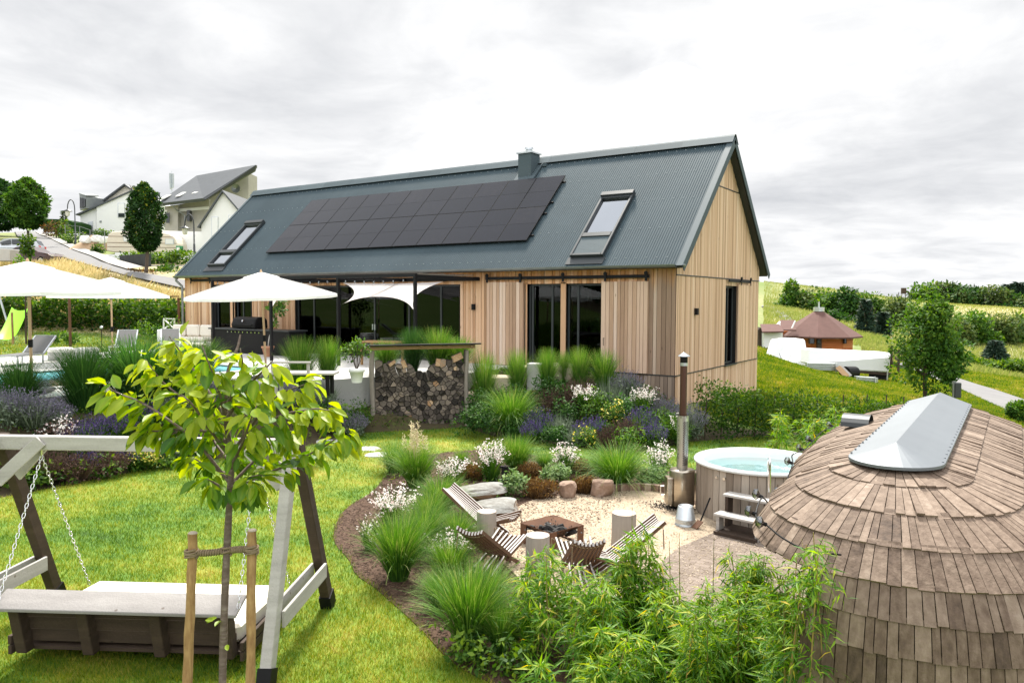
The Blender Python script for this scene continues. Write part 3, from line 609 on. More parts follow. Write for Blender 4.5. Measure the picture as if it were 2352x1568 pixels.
# solar panels: eleven columns, two rows
pw = 12.405/11; s_lo, s_hi = .197, .783; sh = (s_hi-s_lo)/2
for j in range(2):
    for i in range(11):
        x0 = -17.506+i*pw+.008; x1 = x0+pw-.016; a, b = s_lo+j*sh+.0012, s_lo+(j+1)*sh-.0012
        mb = MB(); mb.hexa([rp(x, s_, n) for n in (.09, .128) for x, s_ in ((x0, a), (x1, a), (x1, b), (x0, b))])
        pn = P(mb, 'solar_panel', m_black, house)
        mb = MB(); e = .011; f = .002
        for k in range(2):
            sa, sb = a+f+(b-a-2*f)*k/2+(.0008 if k else 0), a+f+(b-a-2*f)*(k+1)/2-(0 if k else .0008)
            mb.hexa([rp(x, s_, n) for n in (.1265, .1305) for x, s_ in ((x0+e, sa), (x1-e, sa), (x1-e, sb), (x0+e, sb))], .25+.5*rnd.random())
        P(mb, 'cell_sheet', m_cells, pn)
mb = MB()
for s_ in (.25, .44, .54, .73): mb.bar(rp(-17.6, s_, .06), rp(-5.0, s_, .06), .05, .045, .5, RN)
P(mb, 'panel_rail', m_black, house)
# skylights
def skylight(x0, x1, sl, sm_, sh_, closed, lab):
    mb = MB()
    def rbar(xa, xb, sa, sb, n0, n1): mb.hexa([rp(x, s_, n) for n in (n0, n1) for x, s_ in ((xa, sa), (xb, sa), (xb, sb), (xa, sb))])
    t = .075; ts = .016
    rbar(x0, x0+t, sl, sh_, .03, .15); rbar(x1-t, x1, sl, sh_, .03, .15); rbar(x0+t, x1-t, sh_-ts, sh_, .03, .15); rbar(x0+t, x1-t, sl, sl+ts, .03, .15); rbar(x0+t, x1-t, sm_-ts, sm_+ts, .03, .16)
    rbar(x0-.01, x1+.01, sh_-.004, sh_+.028, .03, .21)
    f = P(mb, 'skylight', m_dark, house, bevel=.012, label=lab)
    mb = MB(); rbar(x0+t, x1-t, sm_+ts, sh_-ts, .06, .07); P(mb, 'pane', m_skyglass, f)
    mb = MB()
    if closed:
        for k in range(14):
            u = sl+ts+(sm_-sl-2*ts)*k/14; rbar(x0+t, x1-t, u, u+(sm_-sl-2*ts)/14*.88, .09, .125)
        rbar(x0+t, x1-t, sl+ts, sm_-ts, .08, .1); P(mb, 'roller_shutter', m_trim, f)
    else: rbar(x0+t, x1-t, sl+ts, sm_-ts, .06, .07); P(mb, 'lower_pane', m_skyglass, f)
    mb = MB(); rbar(x0+t, x1-t, sl+ts, sh_-ts, .022, .03); P(mb, 'blind', m_cream, f)
    mb = MB(); rbar(x0-.06, x1+.06, sl-.05, sl, .032, .055); P(mb, 'apron', m_dark, f)
skylight(-3.24, -2.16, .055, .215, .538, True, 'skylight with a closed roller shutter below its pane')
skylight(-20.68, -19.52, .083, .232, .55, False, 'skylight with two panes one above the other')
# windows and sliding glass doors
def window(x0, x1, z0, z1, mull, y=.10, axis=0):
    pt = (lambda a, b, c: (a, b, c)) if axis == 0 else None
    mb = MB(); t = .065
    def bx(m, a0, a1, c0, c1, d0, d1):
        if axis == 0: m.b6(a0, a1, d0, d1, c0, c1)
        else: m.b6(-d1, -d0, a0, a1, c0, c1)
    for a in [x0]+[k-.5*t for k in mull]+[x1-t]: bx(mb, a, a+t, z0, z1, y, y+.07)
    bx(mb, x0+t, x1-t, z0, z0+t, y+.002, y+.068); bx(mb, x0+t, x1-t, z1-t, z1, y+.002, y+.068)
    f = P(mb, 'window', m_dark, house, bevel=.004)
    ed = [x0+t]+[k for m_ in mull for k in (m_-.5*t, m_+.5*t)]+[x1-t]
    for a, b in zip(ed[::2], ed[1::2]):
        mb = MB(); bx(mb, a, b, z0+t, z1-t, y+.03, y+.036); P(mb, 'pane', m_glass, f)
    return f
w1 = window(-20.15, -19.12, 0, 2.6, [-19.3]); w2 = window(-18.85, -17.85, 0, 2.6, [-18.45])
window(-4.75, -3.57, 0, 2.51, [-4.62, -3.93]); window(-3.40, -2.20, 0, 2.51, [-3.05]); window(4.12, 5.25, 0, 2.5, [4.7], .10, 1)
big = window(-15.2, -7.36, 0, 2.52, [-14.3, -12.95, -11.2, -9.6, -8.2])
mb = MB(); mb.b6(-11.16, -11.13, .05, .10, .95, 1.15); mb.b6(-11.27, -11.24, .05, .10, .95, 1.15); P(mb, 'handle', m_galv, big)
mb = MB(); n = 30; xx = np.linspace(-20.05, -19.4, n); mb.grid(np.array([[(x, .33+.03*math.sin(i*1.3), z) for i, x in enumerate(xx)] for z in (.05, 2.5)])); P(mb, 'curtain', pm('curtain', (.30,.42,.36), .9), w1)
for a_, b_, c_ in ((-4.8,-4.75,2.55),(-3.57,-3.40,2.55),(-2.2,-2.17,2.55),(-19.12,-18.85,2.6)): mb = MB(); mb.b6(a_, b_, -.03, .1, 0, c_); P(mb, 'door_jamb', m_front, house, bevel=.004)
mb = MB(); mb.b6(-.005, .07, 4.1, 5.27, -.045, -.005); P(mb, 'window_sill', m_dark, house)
# barn-style sliding shutters on rails
def shutter(x0, x1, z0, z1):
    mb = MB(); a = x0
    while a < x1-.01:
        w = min(rs.uniform(.1, .15), x1-a); mb.b6(a, a+w-.012, -.095, -.062-.004*rs.random(), z0, z1, rs.random()); a += w
    mb.b6(x0+.05, x1-.05, -.0618, -.042, z0+.2, z0+.32, .3); mb.b6(x0+.05, x1-.05, -.0618, -.042, z1-.32, z1-.2, .3)
    return P(mb, 'sliding_shutter', m_shut, house)
shutter(-6.2, -4.84, .02, 2.57); s2 = shutter(-2.20, -.75, .01, 2.55)
mb = MB(); mb.tube([(-2.1,-.1,.75),(-2.1,-.14,.76),(-2.1,-.14,.95),(-2.1,-.1,.96)], .008, 6); P(mb, 'handle', m_black, s2)
mb = MB(); a = 5.25
while a < 6.4: w = rs.uniform(.06, .075); mb.b6(.05, .085, a, a+w-.004, .02, 2.55, rs.random()); a += w
P(mb, 'sliding_shutter', m_gable, house)
def rail(p, q, hang, nrm, z0):
    p, q, nrm = A(*p), A(*q), A(*nrm); mb = MB(); mb.bar(p, q, .035, .09); r = P(mb, 'shutter_rail', m_black, house, bevel=.004)
    for t in hang:
        c = p+(q-p)*t; mb = MB(); d = unit(q-p); mb.bar(c+nrm*.035+A(0,0,-.13), c+nrm*.035+A(0,0,.13), .012, .07, .5, d); u = np.cross(nrm, A(0,0,1))
        mb.tube([c+nrm*.02+A(0,0,.085), c+nrm*.06+A(0,0,.085)], .055, 12); P(mb, 'rail_hanger', m_black, r)
rail((-6.25,-.1,2.69), (-.74,-.1,2.69), (.015,.24,.51,.76,.985), FY, 0); rail((-21.65,-.1,2.79), (-17.6,-.1,2.79), (.01,.33,.66,.99), FY, 0)
rail((.1,4.15,2.66), (.1,6.45,2.66), (.52,.97), GX, 0)
mb = MB()
for x in (-6.74, -15.99): m2 = MB(); m2.b6(x-.05, x+.05, -.12, -.024, 1.70, 1.89); P(m2, 'wall_lamp', m_black, house, bevel=.005)
m2 = MB(); m2.b6(.022, .12, 1.33, 1.44, 1.62, 1.81); P(m2, 'wall_lamp', m_black, house, bevel=.005)
m2 = MB(); m2.tube([(-7.08,-.03,.62),(-7.08,-.1,.62),(-7.08,-.12,.57)], .018, 8); m2.box((-7.08,-.06,.66), (.08,.02,.02)); P(m2, 'water_tap', m_chrome, house)
# furniture seen through the glass
t_ = T('dining_table', 'dining table standing indoors behind the wide glass doors', 'table', (-10.5,2.2,0)); mb = MB(); mb.b6(-12.2,-9.2,1.8,2.8,.72,.76); P(mb, 'tabletop', m_cream, t_)
for x in (-12.,-9.4):
    for y in (1.9, 2.7): mb = MB(); mb.b6(x-.03,x+.03,y-.03,y+.03,0,.72); P(mb, 'leg', m_post, t_)
def dchair(x, y, rz, lab):
    t_ = T('dining_chair', lab, 'chair', group='dining chairs indoors'); mb = MB(); mb.b6(-.22,.22,-.22,.22,.43,.46); P(mb, 'seat', m_post, t_)
    for a in (-.2, .2):
        for b in (-.2, .2): m2 = MB(); m2.tube([(a,b,0),(a*.9,b*.9,.43)], .015, 6); P(m2, 'leg', m_post, t_)
    m2 = MB(); m2.tube([(-.2,.2,.45),(-.2,.24,.85),(.2,.24,.85),(.2,.2,.45)], .015, 6); P(m2, 'backrest', m_post, t_); return place(t_, (x, y, 0), rz)
c_ = dchair(-11.7, 1.5, 0, 'dining chair indoors at the left end of the dining table'); dchair(-10.7, 1.5, 0, 'dining chair indoors at the middle of the dining table'); dchair(-9.7, 1.5, 0, 'dining chair indoors at the right end of the dining table')
# ------------------------------------------------------------------ terrace and pool
m_tile = bpy.data.materials.new('terrace_tiles'); m_tile.use_nodes = True; nt = m_tile.node_tree
br = nd(nt, 'ShaderNodeTexBrick', {'Vector': nd(nt, 'ShaderNodeTexCoord').outputs['Object'], 'Color1': (.56,.55,.53,1), 'Color2': (.63,.62,.60,1), 'Mortar': (.34,.33,.31,1), 'Scale': 1., 'Mortar Size': .006, 'Brick Width': .8, 'Row Height': .8}, offset=0.)
nz = ramp(nt, noise(nt, 1.2, 5), [(.3, (.85,.85,.84)), (.7, (1,1,1))])
mx = nd(nt, 'ShaderNodeMixRGB', {0: 1., 1: br.outputs[0], 2: nz}, blend_type='MULTIPLY'); nt.links.new(mx.outputs[0], nt.nodes['Principled BSDF'].inputs['Base Color']); nt.nodes['Principled BSDF'].inputs['Roughness'].default_value = .7
bm = bmesh.new(); px0, px1, py0, py1 = POOL
def ring(pts, z): vs = [bm.verts.new((x, y, z)) for x, y in pts]; return vs, [bm.edges.new((vs[i], vs[(i+1) % len(vs)])) for i in range(len(vs))]
ov, oe = ring(DECK, 0); pl_ = [(px0,py0),(px1,py0),(px1,py1),(px0,py1)]; iv, ie = ring(pl_, 0)
bmesh.ops.triangle_fill(bm, edges=oe+ie, use_beauty=True)
lo = [bm.verts.new((x, y, -1.7)) for x, y in DECK]
for i in range(len(DECK)): bm.faces.new((ov[i], lo[i], lo[(i+1) % len(DECK)], ov[(i+1) % len(DECK)]))
bmesh.ops.recalc_face_normals(bm, faces=bm.faces)
for f in bm.faces:
    if abs(f.normal.z) > .5 and f.normal.z < 0: f.normal_flip()
me = bpy.data.meshes.new('terrace'); bm.to_mesh(me); bm.free(); me.materials.append(m_tile); me.materials.append(m_conc)
for p_ in me.polygons: p_.material_index = 0 if abs(p_.normal.z) > .5 else 1
o = link('terrace', me); o['kind'] = 'structure'
pool = T('swimming_pool', 'rectangular turquoise swimming pool sunk into the pale terrace', 'pool', (px1, py0, 0))
m_basin = pm('pool_basin', [(0,(.34,.72,.75)),(1,(.48,.84,.86))], .4, ns=((1.2,.8),))
mb = MB(); t = .01
mb.b6(px0, px1, py0, py1, -1.55, -1.5); mb.b6(px0-.1, px0, py0-.1, py1+.1, -1.55, -.03); mb.b6(px1, px1+.1, py0-.1, py1+.1, -1.55, -.03); mb.b6(px0, px1, py0-.1, py0, -1.55, -.03); mb.b6(px0, px1, py1, py1+.1, -1.55, -.03); P(mb, 'basin', m_basin, pool)
mb = MB()
mb.b6(px0-.3, px0+.02, py0-.3, py1+.3, .004, .035); mb.b6(px1-.02, px1+.3, py0-.3, py1+.3, .004, .035); mb.b6(px0+.02, px1-.02, py0-.3, py0+.02, .004, .034); mb.b6(px0+.02, px1-.02, py1-.02, py1+.3, .004, .034); P(mb, 'coping', m_conc, pool)
m_water = bpy.data.materials.new('water'); m_water.use_nodes = True; nt = m_water.node_tree; b = nt.nodes['Principled BSDF']
tr = nd(nt, 'ShaderNodeBsdfTransparent', {'Color': (.80,.96,.97,1)}); gl = nd(nt, 'ShaderNodeBsdfGlossy', {'Roughness': .03})
bp = nd(nt, 'ShaderNodeBump', {'Height': noise(nt, 3.5, 3), 'Strength': .2, 'Distance': .03}); nt.links.new(bp.outputs[0], gl.inputs['Normal'])
mx = nd(nt, 'ShaderNodeMixShader', {0: nd(nt, 'ShaderNodeFresnel', {'IOR': 1.2}).outputs[0], 1: tr.outputs[0], 2: gl.outputs[0]}); nt.links.new(mx.outputs[0], nt.nodes['Material Output'].inputs['Surface']); nt.nodes.remove(b)
mb = MB(); mb.b6(px0, px1, py0, py1, -.13, -.12); P(mb, 'water', m_water, pool)
# low bench at the pool edge
bn = T('pool_bench', 'grey timber seat with a black leg at the pool edge beside the parasol pole', 'bench', tuple(Z(645,900,0)))
c = Z(640, 905, 0); ux, uy = A(.83,.55,0), A(-.55,.83,0)
mb = MB(); mb.bar(c+A(0,0,.46)-ux*.15, c+A(0,0,.46)+ux*1.25, .5, .05); P(mb, 'seat', m_grey, bn, bevel=.01)
for a, b in ((0, -.2), (1.1, -.2), (0, .2), (1.1, .2)): mb = MB(); mb.bar(c+ux*a+uy*b, c+ux*a+uy*b+A(0,0,.435), .06, .06); P(mb, 'leg', m_black if a else m_grey, bn)
mb = MB(); mb.bar(c+ux*-.1-uy*.22+A(0,0,.7), c+ux*.75-uy*.22+A(0,0,.7), .09, .035); P(mb, 'armrest', m_grey, bn)
for a in (-.05, .7): mb = MB(); mb.bar(c+ux*a-uy*.22+A(0,0,.486), c+ux*a-uy*.22+A(0,0,.682), .05, .05); P(mb, 'armrest_post', m_grey, bn)

# parasols
m_pole = pm('parasol_pole', [(0,(.45,.29,.16)),(1,(.60,.42,.26))], .6, ns=((3.,.6),))
m_seam = pm('seam_tape', (.58,.57,.55), .9)
def parasol():
    t_ = T('parasol', '', 'parasol', group='white parasols around the pool'); n = 8; R_ = 1.86
    mb = MB(); mb.tube([(0,0,.12),(0,0,2.68)], .027, 12); mb.lathe((0,0,2.68), [(.03,0),(.03,.04),(.012,.09)], 10); P(mb, 'pole', m_pole, t_)
    mb = MB(); mb.box((0,0,1.02), (.07,.07,.16)); mb.tube([(0,.03,1.06),(0,.1,1.1),(0,.1,1.02)], .012, 6); P(mb, 'crank', m_black, t_, bevel=.01)
    mb = MB(); mb.box((0,0,.035), (.62,.62,.07)); mb.lathe((0,0,.07), [(.06,0),(.045,.22),(.032,.24)], 12); P(mb, 'foot', m_dark, t_, bevel=.01)
    def cone(mb, r0, z0, r1, z1, sag, m=7, sub=5):
        tt = []; 
        for i in range(m):
            u = i/(m-1); row = []
            for k in range(n*sub):
                f = k/sub; a = 2*PI*(int(f)+.5)/n; b = 2*PI*(int(f)+1.5)/n; w = f-int(f); r = r0+(r1-r0)*u
                x = r*((1-w)*math.cos(a)+w*math.cos(b)); y = r*((1-w)*math.sin(a)+w*math.sin(b)); row.append((x, y, z0+(z1-z0)*u-sag*math.sin(PI*w)*u**.5*(1.-.3*u)))
            tt.append(row)
        mb.grid(np.array(tt), .5, True)
    mb = MB(); cone(mb, .30, 2.585, R_, 2.10, .035); g = []
    cone(mb, R_, 2.10, R_*1.004, 2.03, .02, 2); P(mb, 'canopy', m_white, t_)
    for k in range(n): a = 2*PI*(k+.5)/n; mb = MB(); mb.tube([(r*math.cos(a), r*math.sin(a), z) for r, z in ((.30,2.588),(1.1,2.357),(R_,2.102))], .007, 4); P(mb, 'seam', m_seam, t_)
    mb = MB(); cone(mb, .02, 2.70, .44, 2.575, .0, 4); cone(mb, .44, 2.575, .445, 2.535, .012, 2); P(mb, 'vent_cap', m_white, t_)
    for k in range(n):
        a = 2*PI*(k+.5)/n; mb = MB(); mb.bar((.05*math.cos(a), .05*math.sin(a), 2.61), (R_*.985*math.cos(a), R_*.985*math.sin(a), 2.078), .02, .028)
        r = P(mb, 'rib', m_pole, t_); mb = MB(); mb.bar((.04*math.cos(a), .04*math.sin(a), 2.02), (R_*.55*math.cos(a), R_*.55*math.sin(a), 2.285), .016, .02); P(mb, 'strut', m_pole, r)
    mb = MB(); mb.lathe((0,0,1.98), [(.03,0),(.055,.01),(.055,.06),(.03,.07)], 12); P(mb, 'hub', m_black, t_)
    return t_
pa = parasol(); p0 = Dp(612, 868, 19.5); place(pa, (p0[0], p0[1], .004), .3); pa['label'] = 'white parasol on a wooden pole in front of the outdoor kitchen'
pa.rotation_euler = (math.radians(2.2), math.radians(-1.2), .45)
pq = Dp(68, 700, 16.2); pb = dup(pa, (pq[0], pq[1], .004), .9, (1.14, 1.14, 1.035), 'large white parasol at the left picture edge, nearest of the two over the loungers'); pb.rotation_euler = (math.radians(1), 0, .85)
pc_ = dup(pa, (-16.95, -6.1, .004), .2, 1, 'white parasol farther back at the left, partly behind the nearer one')

# pergola with shade sails and a string of bulbs
YP = -3.15; PXS = [-15.8, -12.7, -9.58, -6.5]
pg = T('steel_pergola', 'black steel pergola frame standing along the glazed house front', 'pergola', (-6.5,YP,0))
for x in PXS:
    mb = MB(); mb.b6(x-.04, x+.04, YP-.04, YP+.04, 0, 2.66); P(mb, 'post', m_black, pg); mb = MB(); mb.b6(x-.05, x+.05, YP+.041, -.12, 2.63, 2.73); P(mb, 'rafter', m_black, pg)
mb = MB(); mb.b6(PXS[0]-.05, PXS[-1]+.05, YP-.05, YP+.0405, 2.661, 2.761); P(mb, 'beam', m_black, pg)
mb = MB(); mb.b6(PXS[0], PXS[-1], -.118, -.1, 2.62, 2.74); P(mb, 'wall_plate', m_black, pg)
m_reed = pm('reed', [(0,(.05,.042,.035)),(1,(.16,.135,.11))], .9)
for i in range(3):
    mb = MB()
    for k in range(44):
        y = YP+.1+2.85*k/44
        if rnd.random() < .3: continue
        mb.bar((PXS[i]+.08, y, 2.775+.02*rnd.random()), (PXS[i+1]-.08, y+.01, 2.775+.02*rnd.random()), .018, .012, rnd.random())
    P(mb, 'reed_mat', m_reed, pg)
m_sail = pm('sail_cloth', [(0,(.66,.61,.59)),(1,(.76,.72,.70))], .85, ns=((1.2,.8),), trans=.3)
def sail(dx, lab):
    c0, c1, c2, c3 = A(-9.53,YP+.06,1.85), A(-6.56,YP+.06,1.62), A(-7.75,-.35,2.6), A(-12.3,-.35,2.6); o = A(dx,0,0); n = 22; V = np.zeros((n,n,3))
    for i in range(n):
        for j in range(n):
            u, w = i/(n-1), j/(n-1); e = .95*(1-w)+.10*w
            uu = u+(.5-u)*.30*4*w*(1-w); ww = w+(.5-w)*e*4*u*(1-u)*1.0
            V[i,j] = o+(1-uu)*(1-ww)*c0+uu*(1-ww)*c1+uu*ww*c2+(1-uu)*ww*c3
    t_ = T('shade_sail', lab, 'shade sail', tuple(o+c1), 'shade sails under the pergola'); mb = MB(); mb.grid(V); P(mb, 'cloth', m_sail, t_, True)
    for c, q in ((c0, A(-9.54,YP+.05,1.93)), (c1, A(-6.54,YP+.05,1.70)), (c2, A(-7.6,-.13,2.64)), (c3, A(-12.5,-.13,2.64))): mb = MB(); mb.tube([o+c, o+q], .008, 5); P(mb, 'tie', m_black, t_)
sail(0, 'pale shade sail hanging in a twisted diamond under the right end of the pergola'); sail(-6.2, 'pale shade sail under the left end of the pergola, mostly behind a parasol')
sl_ = T('light_string', 'string of clear bulbs hanging below the pergola beam', 'string lights', (-9,YP,2.6)); pts = []
for a, b in zip(PXS[:-1], PXS[1:]):
    for k in range(9): u = k/8; pts.append((a+(b-a)*u, YP-.06, 2.64-.05*math.sin(PI*u)))
mb = MB(); mb.tube(pts, .006, 5); P(mb, 'cable', m_black, sl_)
for k, p in enumerate(pts):
    if k % 9 in (1,2,3,4,5,6,7):
        mb = MB(); mb.lathe((p[0],p[1],p[2]-.11), [(.004,0),(.026,.02),(.03,.045),(.018,.08)], 8); b_ = P(mb, 'bulb', m_bulb, sl_, True); mb = MB(); mb.lathe((p[0],p[1],p[2]-.03), [(.016,0),(.016,.035)], 8); P(mb, 'socket', m_black, b_)

# outdoor kitchen, grill and pots
kt = T('outdoor_kitchen', 'long black outdoor kitchen counter with steel knobs against the house', 'outdoor kitchen', (-16,-1.2,0))
mb = MB(); mb.b6(-18.2, -13.7, -1.58, -.82, .004, .86); P(mb, 'cabinet', m_black, kt, bevel=.01); mb = MB(); mb.b6(-18.26, -13.64, -1.66, -.78, .861, .91); P(mb, 'worktop', m_dark, kt, bevel=.006)
for k in range(9): mb = MB(); mb.tube([(-17.1+k*.22+.05*(k>4), -1.58, .79), (-17.1+k*.22+.05*(k>4), -1.625, .79)], .026, 10); P(mb, 'knob', m_chrome, kt)
gr = T('barbecue_grill', 'black lidded barbecue grill set on the outdoor kitchen counter', 'grill', (-16.4,-1.2,.912)); mb = MB()
mb.ext([(-.32,0),(.30,0),(.30,.16),(.22,.36),(.05,.42),(-.18,.42),(-.30,.3)], (-17.05,-1.2,.93), (0,-1,0), (0,0,1), (1,0,0), 1.35); P(mb, 'lid', m_black, gr, bevel=.03)
mb = MB(); mb.tube([(-16.95,-1.56,1.06),(-15.8,-1.56,1.06)], .018, 8); P(mb, 'handle', m_black, gr); mb = MB(); mb.tube([(-16.37,-1.47,1.2),(-16.37,-1.52,1.21)], .04, 12); P(mb, 'thermometer', m_chrome, gr)
m_leaf = pm('leaf_green', [(0,(.02,.06,.006)),(.5,(.06,.15,.012)),(1,(.16,.28,.03))], .55, vw=1., trans=.3)
pt_ = T('potted_tree', 'slim young tree in a terracotta pot beside the outdoor kitchen', 'potted tree', (-14.2,-2.1,0)); c = A(-14.2,-2.1,0)
mb = MB(); mb.lathe(c, [(.13,.004),(.2,.3),(.225,.31),(.225,.37),(.19,.37),(.185,.31),(.0,.31)], 20); P(mb, 'pot', m_terra, pt_, True)
tp = cat([c+A(0,0,.3), c+A(.05,.03,.7), c+A(.16,.1,1.15), c+A(.22,.16,1.6)], 6); mb = MB(); mb.tube(tp, np.linspace(.022,.01,len(tp)), 7); P(mb, 'trunk', m_grey, pt_)
mb = MB(); q, v = blob_leaves(260, (.42,.42,.36), .15, 4, nl=8, droop=.6); mb.arr(q+c+A(.35,.25,1.75), v); q, v = blob_leaves(40, (.16,.16,.2), .13, 5, nl=4); mb.arr(q+c+A(.22,.1,1.15), v); P(mb, 'crown', m_leaf, pt_)
pt_ = T('potted_shrub', 'airy shrub in a white pot on the terrace edge beside the wood store', 'potted plant', tuple(Z(816,879,0))); c = Z(816,879,0)+A(0,.05,0)
mb = MB(); mb.lathe(c, [(.12,.004),(.17,.26),(.195,.265),(.195,.36),(.17,.36),(.16,.3),(0,.3)], 24); P(mb, 'pot', m_render, pt_, True)
mb = MB()
for k in range(9): a = k*.7; e = c+A(.25*math.cos(a),.25*math.sin(a),.7+.3*rnd.random()); mb.tube([c+A(0,0,.28), (c+e)/2+A(0,0,.2), e], .008, 5)
P(mb, 'stems', m_brown, pt_); mb = MB(); q, v = blob_leaves(420, (.36,.36,.36), .09, 8, nl=10); mb.arr(q+c+A(0,0,.85), v); P(mb, 'foliage', m_leaf, pt_)
gt = T('garden_table', 'small wooden garden table behind the wood store on the terrace', 'table', tuple(Z(850,838,0))); c = Z(850,838,0)
mb = MB(); mb.box(c+A(.3,.2,.72), (1.3,.7,.04), .2); P(mb, 'tabletop', m_post, gt)
for a, b in ((-.25,-.1),(.85,.1),(-.3,.4),(.8,.6)): mb = MB(); mb.box(c+A(a,b,.35), (.06,.06,.7)); P(mb, 'leg', m_post, gt)

# loungers, poufs and the corner sofa
m_mesh = pm('grey_mesh', [(0,(.075,.076,.076)),(1,(.13,.13,.128))], .8, ns=((30.,.5),))
def lounger():
    t_ = T('sun_lounger', '', 'sun lounger', group='grey sun loungers by the pool'); mb = MB()
    for s_ in (-.33, .33): mb.bar((s_,-.95,.3), (s_,.35,.3), .04, .05); mb.bar((s_,.35,.3), (s_,.98,.82), .04, .05)
    mb.bar((-.31,-.95,.3), (.31,-.95,.3), .04, .04); mb.bar((-.31,.98,.82), (.31,.98,.82), .04, .04); P(mb, 'frame', m_galv, t_)
    mb = MB(); mb.b6(-.305,.305,-.93,.34,.315,.33); P(mb, 'seat', m_mesh, t_); mb = MB(); mb.bar((0,.37,.335), (0,.96,.82), .61, .015); P(mb, 'backrest', m_mesh, t_)
    for a in (-.33, .33):
        for b in (-.85, .3): mb = MB(); mb.box((a,b,.14), (.04,.04,.275)); P(mb, 'leg', m_galv, t_)
    return t_
lg = lounger(); c = Z(60, 836, 0); place(lg, (c[0], c[1], .004), .55); lg['label'] = 'grey sun lounger with raised back at the left picture edge under the parasol'
for (a, b), rz, lb in (((285, 812), .9, 'grey sun lounger behind the tall grasses, middle one by the pool'), ((392, 808), 1.0, 'grey sun lounger in front of the white sofa')): c = Z(a, b, 0); dup(lg, (c[0], c[1], .004), rz, 1, lb)
for (a, b), lb in (((140, 826), 'grey and white pouf beside the left lounger'), ((199, 826), 'pale pouf between two loungers, right of its twin')):
    c = Z(a, b, 0); t_ = T('pouf', lb, 'pouf', tuple(c), 'poufs by the pool'); mb = MB(); mb.lathe(c+A(0,0,.004), [(.36,0),(.38,.05),(.38,.24),(.36,.26)], 20); P(mb, 'base', m_conc, t_, True); mb = MB(); mb.lathe(c+A(0,0,.266), [(.37,0),(.39,.03),(.38,.1),(.33,.13),(0,.135)], 20); P(mb, 'cushion', m_white, t_, True)
c = Z(425, 800, 0); sf = T('garden_sofa', 'white cushioned corner sofa beside the left house corner', 'sofa', tuple(c)); X_, Y_ = A(.95,.3,0), A(-.3,.95,0)
def obx(mb, a0, a1, b0, b1, z0, z1, c=c):
    V = [c+X_*a+Y_*b+A(0,0,z) for z in (z0, z1) for a, b in ((a0,b0),(a1,b0),(a1,b1),(a0,b1))]; mb.hexa(V)
mb = MB(); obx(mb, -1.1, 1.0, -.1, .8, .01, .28); P(mb, 'frame', m_render, sf, bevel=.02)
for a in (-1.05, -.02): mb = MB(); obx(mb, a, a+.98, -.08, .62, .285, .46); P(mb, 'seat_cushion', m_cream, sf, bevel=.05)
for a in (-1.05, -.36, .3): mb = MB(); obx(mb, a, a+.62, .5, .72, .47, .95); P(mb, 'back_cushion', m_cream, sf, bevel=.06)
mb = MB(); obx(mb, -1.3, -1.12, -.1, .8, .01, .75); P(mb, 'armrest', m_render, sf, bevel=.03)
c = Z(447, 812, 0); mb = MB(); obx(mb, -.35, .35, -.3, .3, .005, .38, c); W(mb, 'footstool', m_cream, 'white padded footstool in front of the corner sofa', 'footstool', loc=tuple(c), bevel=.05)
c = Z(388, 785, 0); gc = T('garden_chair', 'white wooden chair with a crossed back behind the sofa', 'chair', tuple(c)); mb = MB(); obx(mb, -.25,.25,-.25,.25,.42,.46,c); P(mb,'seat',m_render,gc)
mb = MB()
for p, q in (((-.3,0,.46),(-.3,.05,1.1)),((.3,0,.46),(.3,.05,1.1)),((-.28,.05,1.08),(.28,.05,1.08)),((-.28,.03,.6),(.28,.05,1.05)),((.28,.03,.6),(-.28,.06,1.05))): mb.bar(c+X_*p[0]+Y_*p[1]+A(0,0,p[2]), c+X_*q[0]+Y_*q[1]+A(0,0,q[2]), .05, .05)
P(mb,'backrest',m_render,gc)
for a in (-.22,.22):
    for b in (-.22,.22): mb = MB(); obx(mb,a-.02,a+.02,b-.02,b+.02,.0,.42,c); P(mb,'leg',m_render,gc)

# rusty frame behind the loungers, play things, staked sapling
m_rust = pm('rusted_steel', [(0,(.05,.026,.016)),(.5,(.13,.06,.032)),(1,(.24,.12,.06))], .85, ns=((5.,.9),(30.,.4)))
fp = [Z(162,799,0), Z(412,786,0), Z(298,767,.08), Z(72,776,.05)]
rf = T('rusted_frame', 'thin rusty steel frame on slim posts in front of the hedge', 'frame', tuple(fp[0]))
for p in fp: mb = MB(); mb.bar((p[0],p[1],p[2]-.05), (p[0],p[1],2.06), .08, .08); P(mb, 'post', m_rust, rf)
for a, b in ((0,1),(1,2),(2,3),(3,0)): mb = MB(); mb.bar((fp[a][0],fp[a][1],2.12), (fp[b][0],fp[b][1],2.12), .07, .05); P(mb, 'beam', m_rust, rf)
m_lime = pm('lime_plastic', (.30,.75,.02), .4); c = Z(14, 788, .05)
sw = T('slide', 'lime green plastic slide at the left picture edge', 'slide', tuple(c)); n = 12; g = []
for i in range(n): u = i/(n-1); g.append([c+A(-.9,.9,0)*1.2*u+A(.55,.55,0)*k*.45+A(0,0,.15+1.25*u**1.3+.16*abs(k)**3) for k in np.linspace(-1,1,7)])
mb = MB(); mb.grid(np.array(g)); P(mb, 'chute', m_lime, sw, True)
for k in (-1,1): mb = MB(); mb.bar(c+A(-1.1,1.1,0)+A(.55,.55,0)*k*.4, c+A(-1.1,1.1,1.35)+A(.55,.55,0)*k*.4, .05, .05); P(mb, 'support', m_grey, sw)
c = Z(28, 778, .05); ps = T('play_swing', 'play swing frame leg with a green bracket, left of the sapling', 'swing', tuple(c)); mb = MB(); mb.tube([c, c+A(-.55,-.3,2.15)], .05, 8); P(mb, 'leg', m_galv, ps)
